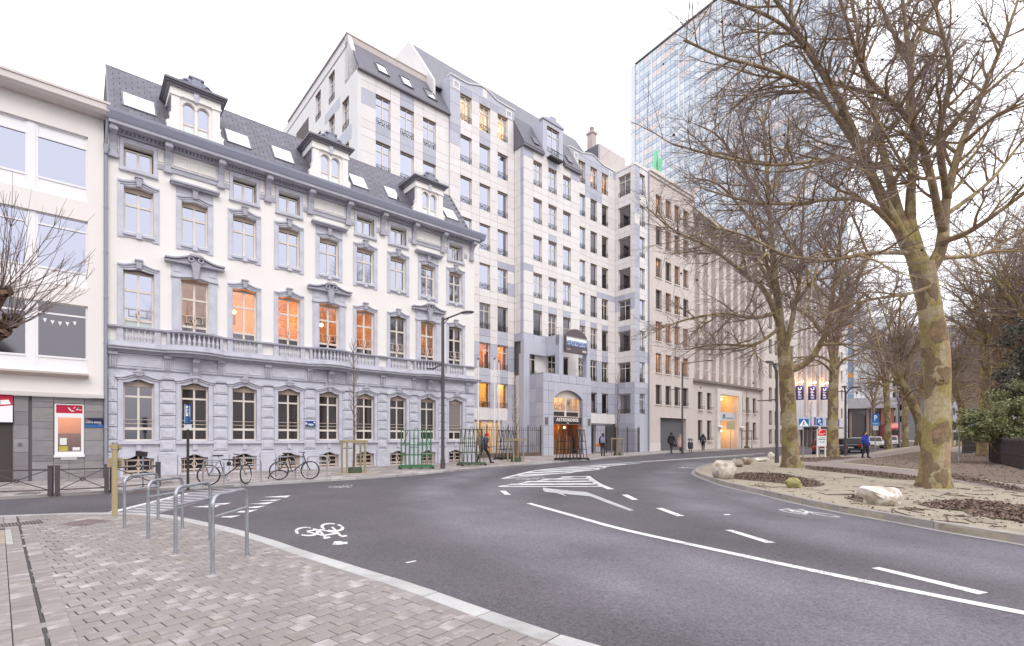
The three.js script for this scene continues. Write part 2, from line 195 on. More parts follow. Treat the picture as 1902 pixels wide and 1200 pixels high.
// --- near pavement at the corner
{
  const LF = 0.05;
  const outer = [[-150, 963], [0, 957.5], [65, 954.5], [130, 952.5], [195, 952], [250, 952.5], [295, 954.5], [330, 959], [387, 970.5], [463.7, 989], [499.5, 1000], [560, 1020], [630, 1041.6], [769.8, 1084.4], [964.6, 1151.9], [1105, 1196.8]].map(p => XD(P(p[0], p[1], LF)));
  outer.push([1.6, 3.25], [2.9, 2.1]);
  const pav = ground('corner_pavement', prism([...outer.map(p => p), [2.9, -6], [-17, -6], [-17, outer[0][1]]], -0.05, LF - 0.012), M.joint);
  const q = kerbRun(pav, 'kerb_stone', outer, 0.82, -0.2, -0.02, LF, KM, 5);
  // edging row of square setts along the kerb
  const blocks = [], mats = [[0.61, 0.55, 0.54], [0.65, 0.595, 0.585], [0.57, 0.51, 0.495], [0.74, 0.69, 0.68], [0.6, 0.54, 0.51]].map(c => mat(T.block, { color: c, roughness: 0.82, bump: 0.003 }));
  const rest = mat(T.block, { roughness: 0.82, bump: 0.003, vertexColors: true });
  const r = rng(77), geos = {};
  const geo = (L, W) => { const k = L.toFixed(2) + W.toFixed(2); if (!geos[k]) geos[k] = Array.from({ length: 6 }, (_, i) => uvBox(slab(rect(-L / 2, L / 2, -W / 2, W / 2), 0, 0.05, [], 0.003).rotateX(-PI / 2), i * 0.37, i * 0.61)); return geos[k][Math.floor(r() * 6)]; };
  const lay = (x, d, ang, L, W, low = 0) => {
    const m = new THREE.Matrix4().compose(V(x, TILT * d + LF - 0.047 - r() * 0.004 - low, -d), new THREE.Quaternion().setFromEuler(new THREE.Euler((r() - 0.5) * 0.012 + TILT, ang + (r() - 0.5) * 0.012, (r() - 0.5) * 0.012)), V(1, 1, 1));
    const cl = vn(x * 1.7 + 40, d * 1.7, 999, 7), k = r() < 0.04 + 0.26 * sm(0.5, 0.8, cl) ? (r() < 0.6 ? 3 : 1) : [0, 0, 2, 4, 0, 1][Math.floor(r() * 6)];
    blocks.push({ g: geo(L, W), m: k, x: m, lie: true });
  };
  const edge = offset(resample(outer, 0.19), -0.205), edge2 = offset(resample(outer, 0.19), -0.375);
  for (let i = 10; i + 1 < edge.length; i++) { const a = [(edge[i][0] + edge2[i + 1][0]) / 2, (edge[i][1] + edge2[i + 1][1]) / 2]; lay(a[0], a[1], Math.atan2(edge[i + 1][1] - edge[i][1], edge[i + 1][0] - edge[i][0]), 0.18, 0.155); }
  const wide = offset(resample(outer, 0.19), -0.275), field = [...edge2, [2.4, -4], [-16.5, -4], [-16.5, edge2[0][1]]], field2 = [...wide, [2.5, -4], [-16.5, -4], [-16.5, wide[0][1]]];
  const e1 = [0.695, 0.718], e2 = [0.718, -0.695], SPLIT = 0.455;
  const A = 52 * PI / 180, c = Math.cos(A), s = Math.sin(A), L = 0.203, W = 0.165;
  for (let j = -90; j < 90; j++) for (let i = -90; i < 90; i++) {
    const a = (i + (j & 1 ? 0.5 : 0) + 0.06 * Math.sin(j * 1.7)) * L, b = j * W, x = -3 + a * c + b * s, d = 6 + a * s - b * c;
    if (d < 2.9 || d > 12.5 || x < -14) continue;
    const q = x * e1[0] + d * e1[1]; if (q < SPLIT - 0.12 || !inside(x, d, field2)) continue;
    lay(x, d, A, L - 0.009, W - 0.009, q < SPLIT + 0.12 || !inside(x, d, field) ? 0.007 : 0);
  }
  const A2 = Math.atan2(e1[1], e1[0]);
  [[-1.77, -1.59], [-1.585, -1.405], [-1.4, -1.22], [-1.215, -1.035], [-1.03, -0.85], [-0.845, -0.665], [-0.66, -0.475], [-0.47, -0.29], [-0.285, -0.105], [-0.1, 0.085], [0.09, 0.262], [0.292, 0.452]].forEach(([a0, a1]) => {
    for (let j = -112; j < 60; j++) { const b = j * 0.122 - 4, a = (a0 + a1) / 2, x = a * e1[0] + b * e2[0], d = a * e1[1] + b * e2[1]; if (d < 2.9 || d > 11.5 || x < -13 || !inside(x, d, field2)) continue; if (a0 < 0.05 && x < -8.55 && d > 7.9 && d < 8.75) continue; lay(x, d, A2, a1 - a0 - 0.006, 0.115); }
  });
  pieces(pav, 'paving_block', 'paving_blocks', blocks, mats, rest);
  part('drain_slot', prism(strip([[0.277, -13.2], [0.277, -3.2]].map(([a, b]) => [a * e1[0] + b * e2[0], a * e1[1] + b * e2[1]]), 0.02), 0, LF - 0.006), plain(0.05, 0.045, 0.045, 0.6), pav);
  const px = a => a.map(p => XD(P(p[0], p[1], LF)));
  part('access_cover', prism(px([[108, 974], [165, 964.5], [207, 967.5], [150, 978]]), 0, LF + 0.006, 0.003), mat(T.block, { color: [0.36, 0.27, 0.27], roughness: 0.7 }), pav);
  const gr = px([[-12, 981], [-14, 975], [76, 966.5], [82, 971.5]]);
  const gp = part('drain_grate', prism(gr, 0, LF + 0.004, 0.003), mat(T.block, { color: [0.4, 0.3, 0.3], roughness: 0.7 }), pav);
  part('grate_bars', Array.from({ length: 14 }, (_, i) => { const t = (i + 0.3) / 14, w = 0.35 / 14, k = (a, b, t) => [a[0] + (b[0] - a[0]) * t, a[1] + (b[1] - a[1]) * t]; return prism([k(gr[0], gr[3], t), k(gr[0], gr[3], t + w), k(gr[1], gr[2], t + w), k(gr[1], gr[2], t)], LF + 0.003, LF + 0.008); }), M.joint, gp).userData.kind = 'stuff';
  // tree pit of the pollard at the left edge
  const pit = px([[-60, 1016], [-60, 986], [8, 985], [10, 1009]]);
  part('tree_pit', prism(pit, 0, LF + 0.004), M.dirt, pav);
  part('pit_edging', prism(px([[8.5, 985], [20, 984], [25, 1012], [11, 1012]]), 0, LF + 0.012, 0.004), M.kerb, pav);
}

// --- far pavement along the buildings
const FP = 0.085;
{
  const k = [[-260, 943], [0, 928], [210, 916], [344, 909], [420, 905.5], [568, 896.5], [740, 885.5], [840, 875.8], [940, 867.5], [1097, 854.7], [1220, 844], [1338, 837.8], [1452, 830], [1540, 825]].map(p => XD(P(p[0], p[1])));
  const back = [fac(115, -9), fac(17.9, -9), fac(17.9, -0.6), fac(-12, -0.6)].map(XD);
  const pav = ground('building_pavement', prism([...k, ...back], -0.05, FP - 0.01), mat(T.stone, { color: [0.36, 0.33, 0.32] }));
  const inner = kerbRun(pav, 'kerb_stone', k.slice(0, 12), 1.0, 0.16, -0.03, FP + 0.004, KM, 8);
  const gut = offset(resample(k.slice(0, 12), 2), -0.22);
  part('gutter', sheet([...resample(k.slice(0, 12), 2), ...gut.reverse()].map(p => V(p[0], 0, -p[1])), 0.005), mat(T.stone, { color: [0.22, 0.2, 0.2] }), road);
  const area = [...offset(resample(k, 1), 0.2), ...back], list = [], r = rng(31);
  const mats = [[0.37, 0.33, 0.325], [0.43, 0.39, 0.385], [0.32, 0.285, 0.28], [0.47, 0.43, 0.42]].map(c => mat(T.block, { color: c.map(x => x * 1.9), roughness: 0.85 }));
  const g = Array.from({ length: 5 }, (_, i) => uvBox(box(-0.292, 0.292, 0, 0.03, -0.192, 0.192), i * 0.41, i * 0.77));
  for (let j = -20; j < 26; j++) for (let i = -14; i < 92; i++) {
    const p = fac((i + (j & 1 ? 0.5 : 0)) * 0.6, j * 0.4), x = p.x, d = -p.z; if (!inside(x, d, area)) continue;
    list.push({ g: g[Math.floor(r() * 5)], m: Math.floor(r() * 4), lie: true, x: new THREE.Matrix4().compose(V(x, TILT * d + FP - 0.03 - r() * 0.003, p.z), new THREE.Quaternion().setFromEuler(new THREE.Euler(TILT, TH, 0)), V(1, 1, 1)) });
  }
  pieces(pav, 'paving_slab', 'paving_slabs', list, mats, mat(T.block, { roughness: 0.85, vertexColors: true }));
  const cov = (a) => part('access_cover', prism(a.map(p => XD(P(p[0], p[1], FP))), 0, FP + 0.006), plain(0.17, 0.14, 0.14, 0.7), pav);
  cov([[26, 918.5], [44, 914.5], [78, 914], [70, 918]]); cov([[247, 911.5], [262, 905], [296, 903.5], [290, 909.5]]); cov([[296, 896.5], [318, 893], [325, 897], [300, 900]]);
}

// --- park: bare earth behind its own kerb, paths, mulch
const PK = 0.11;
const parkEdge = [[1291, 878.5], [1292, 881.5], [1303, 887], [1347, 902.5], [1414.6, 918.5], [1478.5, 934], [1532, 945.5], [1600, 958.5], [1668, 970], [1770, 989.5], [1902, 1011], [2150, 1056], [2500, 1130]].map(p => XD(P(p[0], p[1])));
const parkBack = [[1292, 875.5], [1300, 871], [1330, 863], [1380, 856.5], [1440, 850], [1530, 846.5], [1575, 848.5], [1606, 845], [1650, 836.5], [1700, 829.5], [1760, 823]].map(p => XD(P(p[0], p[1])));
const park = ground('park_ground', prism([...parkEdge, [34, 1], [120, 4], [200, 150], [118, 170], ...parkBack.slice().reverse()], -0.1, PK), M.dirt);
kerbRun(park, 'kerb_stone', [...parkBack.slice(0, 6).reverse(), ...parkEdge], 1.05, 0.15, -0.05, PK + 0.03, KM2, 9);
{
  const e = resample([parkBack[1], parkBack[0], ...parkEdge], 0.6);
  part('gutter', sheet([...e, ...offset(e, -0.16).reverse()].map(p => V(p[0], 0, -p[1])), 0.006), mat(T.stone, { color: [0.42, 0.4, 0.39] }), road);
  const pp = a => a.map(p => P(p[0], p[1], PK));
  ground('park_path', [sheet(pp([[1470, 862], [1516, 858], [1600, 848], [1640, 841.5], [1712, 827.5], [1800, 819], [1830, 821], [1727, 832.5], [1640, 847], [1562, 860.5], [1640, 868], [1706, 874.5], [1800, 888], [1902, 903], [2100, 930], [2100, 950], [1902, 916], [1800, 899.5], [1706, 885], [1620, 875], [1540, 868]]), PK + 0.005), sheet(pp([[1640, 842], [1720, 830], [1820, 834], [2000, 850], [2000, 862], [1820, 841], [1726, 836]]), PK + 0.009)], M.path);
}
const mulchPoly = [
  [[1352, 884], [1380, 879], [1440, 880], [1470, 884], [1490, 889], [1520, 896], [1527, 901], [1500, 905], [1472, 900], [1440, 897], [1405, 894], [1372, 890]],
  [[1492, 866], [1540, 869], [1620, 876], [1706, 886], [1712, 893], [1650, 889], [1580, 880], [1510, 873]],
  [[1475, 851], [1530, 849.5], [1590, 849], [1560, 854], [1500, 858], [1478, 856]],
  [[1564, 858.5], [1640, 848.5], [1728, 838], [1820, 843], [1902, 858], [1990, 872], [1990, 905], [1902, 900], [1800, 885], [1706, 872], [1640, 865.5]],
  [[1704, 936], [1760, 930], [1830, 931], [1902, 940], [2000, 956], [2000, 984], [1902, 970], [1840, 963], [1790, 951], [1730, 944]],
  [[1575, 926], [1596, 921], [1606, 926], [1590, 931]], [[1762, 880], [1830, 893], [1902, 910], [1902, 915], [1830, 901], [1770, 889]],
];
{
  const wob = (pts, s) => { const w = pts.map(p => XD(P(p[0], p[1], PK))), out = resample([...w, w[0]], 0.25); const r = rng(s); return out.slice(0, -1).map(p => [p[0] + (r() - 0.5) * 0.16, p[1] + (r() - 0.5) * 0.2]); };
  ground('mulch_bed', mulchPoly.map((m, i) => sheet(wob(m, i + 3).map(p => V(p[0], 0, -p[1])), PK + 0.012 + 0.001 * i)), mat(T.dirt, { color: [0.5, 0.42, 0.42], bump: 0.02, roughness: 1 }));
  // fallen leaves, bark chips and twigs
  const r = rng(404), leaf = new THREE.PlaneGeometry(0.042, 0.03, 2, 1); { const p = leaf.attributes.position; for (let i = 0; i < p.count; i++) p.setZ(i, Math.abs(p.getX(i)) * 0.5 + (i % 2 ? 0.006 : 0)); leaf.computeVertexNormals(); }
  const stick = new THREE.CylinderGeometry(0.004, 0.006, 0.3, 5).rotateZ(PI / 2);
  const spots = [], polys = mulchPoly.map(m => m.map(p => XD(P(p[0], p[1], PK))));
  polys.forEach((q, qi) => { const xs = q.map(p => p[0]), ys = q.map(p => p[1]), x0 = Math.min(...xs), x1 = Math.max(...xs), y0 = Math.min(...ys), y1 = Math.max(...ys), n = Math.min(8000, (x1 - x0) * (y1 - y0) * [220, 180, 70, 60, 230, 260, 180][qi]); for (let i = 0; i < n; i++) { const x = x0 + r() * (x1 - x0), d = y0 + r() * (y1 - y0); if (inside(x + (r() - 0.5) * 0.3, d + (r() - 0.5) * 0.3, q)) spots.push([x, d]); } });
  for (let i = 0; i < 500; i++) { const p = P(1330 + r() * 570, 872 + r() * 110, PK); if (inside(p.x, -p.z, [...parkEdge, [60, 40], ...parkBack.slice().reverse()])) spots.push([p.x, -p.z]); }
  const cols = [[0.11, 0.07, 0.055], [0.17, 0.11, 0.085], [0.075, 0.05, 0.045], [0.24, 0.16, 0.125], [0.3, 0.2, 0.16], [0.13, 0.09, 0.085]].map(c => new THREE.Color().setRGB(...c));
  const im = new THREE.InstancedMesh(leaf, plain(1, 1, 1, 0.9, { side: THREE.DoubleSide }), spots.length), o = new THREE.Object3D();
  spots.forEach(([x, d], i) => { o.position.set(x, TILT * d + PK + 0.012 + r() * 0.03, -d); o.rotation.set(-PI / 2 + (r() - 0.5) * 1.3, (r() - 0.5) * 1.2, r() * 7); o.scale.setScalar(0.5 + r() * 1.1); o.updateMatrix(); im.setMatrixAt(i, o.matrix); im.setColorAt(i, cols[Math.floor(r() * 6)]); });
  add(im, 'leaf_litter'); im.userData = { kind: 'stuff', label: 'brown fallen leaves and bark chips scattered over the park earth', category: 'leaves' };
  const st = []; const polysN = [polys[4], polys[0], polys[6]];
  for (let i = 0; i < 240; i++) { const p = i < 170 ? P(1560 + r() * 340, 905 + r() * 75, PK) : P(1330 + r() * 300, 875 + r() * 50, PK); if (inside(p.x, -p.z, [...parkEdge, [60, 40], ...parkBack.slice().reverse()])) st.push(p); }
  const is = new THREE.InstancedMesh(stick, plain(0.12, 0.08, 0.065, 0.9), st.length);
  st.forEach((p, i) => { o.position.set(p.x, p.y + 0.012, p.z); o.rotation.set(0, r() * 7, (r() - 0.5) * 0.1); const k = 0.3 + r() * r() * 2.6; o.scale.set(k, 1 + k * 0.5, 1 + k * 0.5); o.updateMatrix(); is.setMatrixAt(i, o.matrix); });
  add(is, 'fallen_twigs'); is.userData = { kind: 'stuff', label: 'thin fallen twigs lying on the bare park earth', category: 'twigs' };
}

// --- painted markings on the road
{
  const LP = 0.005, paint = (name, pts, m = M.paint, lift = LP) => part(name, sheet(pts.map(p => P(p[0], p[1])), lift), m, road);
  const line = (name, px, w, m, lift) => { const q = resample(px.map(p => XD(P(p[0], p[1]))), 0.5); return part(name, sheet(strip(q, w).map(p => V(p[0], 0, -p[1])), lift || LP), m || M.paint, road); };
  line('lane_line', [[982, 935], [1060, 957], [1150, 982], [1250, 1004.5], [1442.6, 1046], [1664, 1092], [1902, 1139], [2200, 1195]], 0.15);
  for (const q of [[[928.4, 912], [939, 912], [949.4, 919.5], [938, 919.5]], [[1154.5, 919.3], [1166, 919], [1185.6, 928.5], [1174, 928.7]], [[1218, 944], [1230, 944], [1272, 958.8], [1257, 959]], [[1345.7, 984.7], [1360, 984.5], [1441, 1008.6], [1424, 1009.4]], [[1618.6, 1055.8], [1633, 1054], [1836, 1101.5], [1818, 1105]]]) paint('lane_dash', q);
  paint('lane_arrow', [[1008, 905.5], [1014, 907], [1036, 909.5], [1090, 914.5], [1100, 918], [1140, 933.5], [1178, 948.2], [1169, 948.9], [1130, 935], [1096, 922], [1060, 918.8], [1045, 917], [1053, 922.3], [1034, 916], [1013, 914], [1009, 911]], M.paintOld);
  // hatched islands
  const hatch = (outer, bars, edges) => { for (const b of bars) paint('hatch_stripe', b); for (const e of edges) line('hatch_edge', e[0], e[1]); };
  hatch(null, [[[1045, 885.2], [1090, 884.8], [1092, 886], [1040, 886.6]], [[1010, 889.3], [1096, 888.6], [1098, 890.4], [1003, 891.2]], [[980, 893.8], [1103, 893], [1106, 895.2], [972, 896.2]], [[950, 898.8], [1109, 898], [1112, 900.4], [940, 901.4]], [[927, 903.2], [1118, 903.2], [1120, 904.4], [927, 904.6]]],
    [[[[926, 903.8], [985, 895.5], [1046, 887.8], [1092, 884.4]], 0.14], [[[1091, 884.6], [1100, 892], [1115, 901], [1135, 909]], 0.22]]);
  hatch(null, [[[1050, 868.8], [1140, 865], [1133, 867], [1036, 870.6]], [[1010, 872.8], [1127, 868.6], [1118, 871], [998, 875]], [[985, 877.2], [1100, 872.6], [1090, 875], [975, 879.6]], [[965, 882], [1070, 877], [1060, 879], [958, 884.6]], [[1085, 865.2], [1165, 861.6], [1160, 863], [1075, 866.6]]],
    [[[[934, 889.3], [965, 881], [1000, 873.6], [1060, 867.6], [1130, 862.6], [1190, 857.8], [1300, 850.5], [1420, 842]], 0.2], [[[934, 889.6], [1000, 883], [1060, 877.2], [1105, 873], [1130, 866.6], [1190, 860]], 0.16]]);
  line('lane_line', [[1190, 858.5], [1300, 851.5], [1400, 845.5]], 0.14);
  // give-way teeth and grid of the crossing on the left
  for (const t of [[[540, 920.5], [532, 924.5], [488, 923.5]], [[523, 927.5], [511, 931], [478, 930.5]], [[510, 932.5], [496, 937], [462, 936.5]], [[494, 939.5], [478, 944], [440, 943.8]], [[479, 946.8], [461, 952.5], [422, 951.8]], [[447, 957.5], [430, 961.8], [398, 960.8]], [[430, 934], [418, 937.5], [380, 937.5]], [[410, 938.5], [398, 943], [352, 942]]]) paint('give_way_tooth', t);
  paint('crossing_edge', [[200, 951.5], [262, 936.5], [345, 916], [352, 917.3], [272, 937], [215, 952]]);
  for (let i = 0; i < 11; i++) { const t = i / 10, a = [232 + (372 - 232) * t, 950 + (906.5 - 950) * t], b = [288 + (448 - 288) * t, 953 + (911 - 953) * t]; paint('crossing_stripe', [a, [a[0] + 9, a[1] - 1.5 * (1 - t) - 0.4], [b[0] + 8, b[1] - 1.5 * (1 - t) - 0.4], b], M.paintOld); }
  ground('crossing_deck', sheet([[214, 952.5], [352, 915.5], [450, 905.5], [445, 913], [295, 954]].map(p => P(p[0], p[1])), 0.0025), mat(T.asphalt, { color: [0.8, 0.8, 0.82], roughness: 0.8 }));
  paint('lane_dash', [[752, 1045.3], [770, 1042], [775, 1042.6], [757, 1046.6]]); paint('lane_dash', [[1343, 955.6], [1356, 955.2], [1357, 957], [1346, 957]]); paint('paint_blob', [[617, 1012], [621, 1006.3], [632, 1005.6], [638, 1007.2], [646, 1007], [645, 1011], [631, 1012.4]]);
  // bicycle symbols: two open wheels, frame and handlebar, laid in the plane of the road
  const bike = (a, b, c, m) => {
    const o = P(...a), w = P(...b).sub(o), up = P(...c).sub(o.clone().add(w.clone().multiplyScalar(0.5))), G = (x, y) => { const q = o.clone().addScaledVector(w, x).addScaledVector(up, y); return V(q.x, 0, q.z); };
    const ring = (cx) => [[0.3, 2.6], [3.0, 5.6], [5.9, 6.45]].map(([s, e]) => { const A = [], B = []; for (let i = 0; i <= 12; i++) { const t = s + (e - s) * i / 12; A.push(G(cx + 0.4 * Math.cos(t), 0.5 * Math.sin(t))); B.push(G(cx + 0.3 * Math.cos(t), 0.36 * Math.sin(t))); } return sheet([...A, ...B.reverse()], LP); });
    const bar2 = (x0, y0, x1, y1, t = 0.045) => { const dx = x1 - x0, dy = y1 - y0, l = Math.hypot(dx, dy), nx = -dy / l * t, ny = dx / l * t * 1.3; return sheet([G(x0 + nx, y0 + ny), G(x1 + nx, y1 + ny), G(x1 - nx, y1 - ny), G(x0 - nx, y0 - ny)], LP + 0.001); };
    part('bicycle_symbol', [ring(0), ring(1), bar2(0, 0, 0.42, 0), bar2(0.45, 0, 0.28, 0.78), bar2(0, 0.05, 0.28, 0.6), bar2(0.3, 0.62, 0.8, 0.66), bar2(0.48, 0.02, 0.8, 0.6), bar2(1, 0, 0.78, 0.95), bar2(0.18, 0.86, 0.42, 0.86, 0.05), bar2(0.76, 0.98, 0.98, 1.0, 0.05)], m || M.paint, road);
  };
  bike([570, 987.5], [617, 979.5], [621, 1000]); bike([621, 904.6], [645, 902.4], [640, 906.6], M.paintOld); bike([1473, 951], [1530, 956], [1468, 945]); bike([970, 889.6], [1000, 887.6], [988, 891.2], M.paintOld); bike([1266, 868.8], [1283, 869.2], [1270, 867.4]);
}

// --- boulders on the park edge
{
  const boulder = (u, v, w, h, dpt, seed, label, color, ang = 0, flatTop = 0) => {
    const p = P(u, v, PK), g = new THREE.IcosahedronGeometry(0.5, 3), q = g.attributes.position, r = rng(seed), cuts = [];
    for (let i = 0; i < 13; i++) { const n = V(r() * 2 - 1, r() * 1.6 - 0.6, r() * 2 - 1).normalize(); cuts.push([n, 0.26 + r() * 0.13]); } cuts.push([V(0.1, 1, 0.1).normalize(), 0.36 - flatTop]);
    for (let i = 0; i < q.count; i++) { const a = V().fromBufferAttribute(q, i); for (const [n, k] of cuts) { const e = a.dot(n) - k; if (e > 0) a.addScaledVector(n, -e * 0.985); } const f = 1 + 0.09 * (fbm(a.x * 5 + 9, a.y * 5 + a.z * 4 + 9, 99, 3, seed) - 0.5); q.setXYZ(i, a.x * f, a.y * f, a.z * f); }
    g.computeBoundingBox(); const b = g.boundingBox; g.translate(0, -b.min.y, 0).scale(w / (b.max.x - b.min.x), h * 1.18 / (b.max.y - b.min.y), dpt / (b.max.z - b.min.z));
    const g2 = g.toNonIndexed(); g2.computeVertexNormals();
    const o = part('boulder', g2, mat(T.rock, { color, bump: 0.02, roughness: 0.95 })); o.position.set(p.x, p.y - h * 0.18, p.z); o.rotation.y = ang; tag(o, label, 'boulder', 'boulders along the park kerb'); return o;
  };
  boulder(1348, 889, 0.86, 0.68, 0.75, 3, 'tall knobbly pale boulder with yellow top at the kerb bend', [0.78, 0.74, 0.68]); boulder(1366, 867, 0.75, 0.42, 0.6, 14, 'grey brown wedge boulder behind the tall knobbly one', [0.6, 0.55, 0.52], 0.4); boulder(1389, 863, 0.7, 0.4, 0.6, 25, 'pointed tan boulder between wedge boulder and flat white slab', [0.65, 0.58, 0.5], 1);
  boulder(1415, 857, 0.95, 0.24, 0.5, 36, 'low flat white boulder lying beside the lamp post', [0.92, 0.92, 0.93], 0.2, 0.15); boulder(1433, 853, 0.6, 0.5, 0.5, 47, 'small white boulder standing next to the lamp post', [0.88, 0.86, 0.84]);
  boulder(1472, 906, 0.6, 0.31, 0.45, 58, 'mossy greenish boulder on the leaf litter', [0.5, 0.52, 0.24], 0.3); boulder(1641, 937, 1.02, 0.42, 0.6, 69, 'large white slanted boulder beside the thick plane tree', [0.95, 0.93, 0.92], -0.15, 0.06);
}
// ================================================================ OLD TOWN HOUSE (nine bays, bluestone ground floor, stucco above, slate mansard)
const sOf = (u, n) => { const k = (u - CX) / F, x0 = ORG[0] + n * AZ, d0 = ORG[1] - n * AX; return (k * d0 - x0) / (AX - k * AZ); };
const depthOf = (s, n) => ORG[1] - n * AX + s * AZ;
const yOf = (u, v, n) => EYE + (HZ - v) / F * depthOf(sOf(u, n), n);
const front = (name, label, cat, s, n) => thing(name, label, cat, fac(s, n, 0), TH);
const bell = t => 0.5 + 0.5 * Math.cos(PI * Math.min(1, Math.abs(t) / 0.82));
function archTop(w, y, rise, n = 12, f = bell) { const a = []; for (let i = 0; i <= n; i++) { const t = 1 - 2 * i / n; a.push([t * w, y + rise * f(t)]); } return a; }   // right to left
const opening = (w, y0, y1, rise) => [[-w, y0], [w, y0], ...archTop(w, y1, rise)];
const shiftP = (pts, x) => pts.map(p => [p[0] + x, p[1]]);
function ringArch(w, y, rise, th, z0, z1, f) { const o = archTop(w, y + th, rise, 14, f), i = archTop(w, y, rise, 14, f).reverse(); return slab([...o, ...i], z0, z1, [], 0.008); }
function frameU(wo, y0, to, ro, wi, ti, ri) { return [[wi, y0], [wo, y0], ...archTop(wo, to, ro), [-wo, y0], [-wi, y0], ...archTop(wi, ti, ri).reverse()]; }   // a surround open at the bottom
const BAY = k => 0.95 + 1.88 * k;
const lampWarm = new THREE.MeshStandardMaterial({ color: 0xffe2b0, emissive: new THREE.Color().setRGB(1, 0.72, 0.34), emissiveIntensity: 5 });
function roomLamp(parent, x, y, z, cd, col = 0xff9440) { const b = part('ceiling_lamp', new THREE.SphereGeometry(0.1, 10, 8).translate(x, y, z), lampWarm, parent, true); const l = new THREE.PointLight(col, cd, 0, 2); l.position.set(x, y, z); l.castShadow = true; l.shadow.radius = 5; parent.add(l); l.name = 'lamp_light'; return b; }  // lamps mostly out of view, placed to light the rooms behind the windows
function room(parent, x0, x1, y0, y1, z0, z1, m, mf) {               // closed room behind a lit window: open to the glass side only
  const rr = rng(Math.round(x0 * 31 + y0 * 57 + z0 * 13)), w = x1 - x0, cab = [], n = Math.max(1, Math.round(w / 1.5)); for (let i = 0; i < n; i++) { const c = x0 + w * (i + 0.2 + 0.6 * rr()) / n, cw = 0.25 + 0.3 * rr(); cab.push(box(c - cw, c + cw, y0, y0 + (y1 - y0) * (0.25 + 0.4 * rr()), z0 + 0.01, z0 + 0.3 + 0.5 * rr())); if (rr() < 0.6) cab.push(box(c + cw + 0.1, c + cw + 0.45, y0 + (y1 - y0) * 0.5, y0 + (y1 - y0) * 0.75, z0 + 0.005, z0 + 0.03)); }
  part('room_furniture', cab, plain(0.2, 0.12, 0.07, 0.7), parent).userData.kind = 'stuff'; part('room_ceiling', box(x0, x1, y1 - 0.03, y1 - 0.002, z0 + 0.01, z1 - 0.01), plain(0.7, 0.62, 0.5, 0.8), parent);
  return part('lit_room', [box(x0 - 0.05, x1 + 0.05, y0 - 0.06, y0, z0, z1), box(x0 - 0.05, x1 + 0.05, y1, y1 + 0.06, z0, z1), box(x0 - 0.06, x0, y0, y1, z0, z1), box(x1, x1 + 0.06, y0, y1, z0, z1), box(x0 - 0.06, x1 + 0.06, y0 - 0.06, y1 + 0.06, z0 - 0.06, z0)], m, parent);
}
const house = front('town_house', 'old cream town house with bluestone window frames and slate mansard roof', 'building', 0, 0);
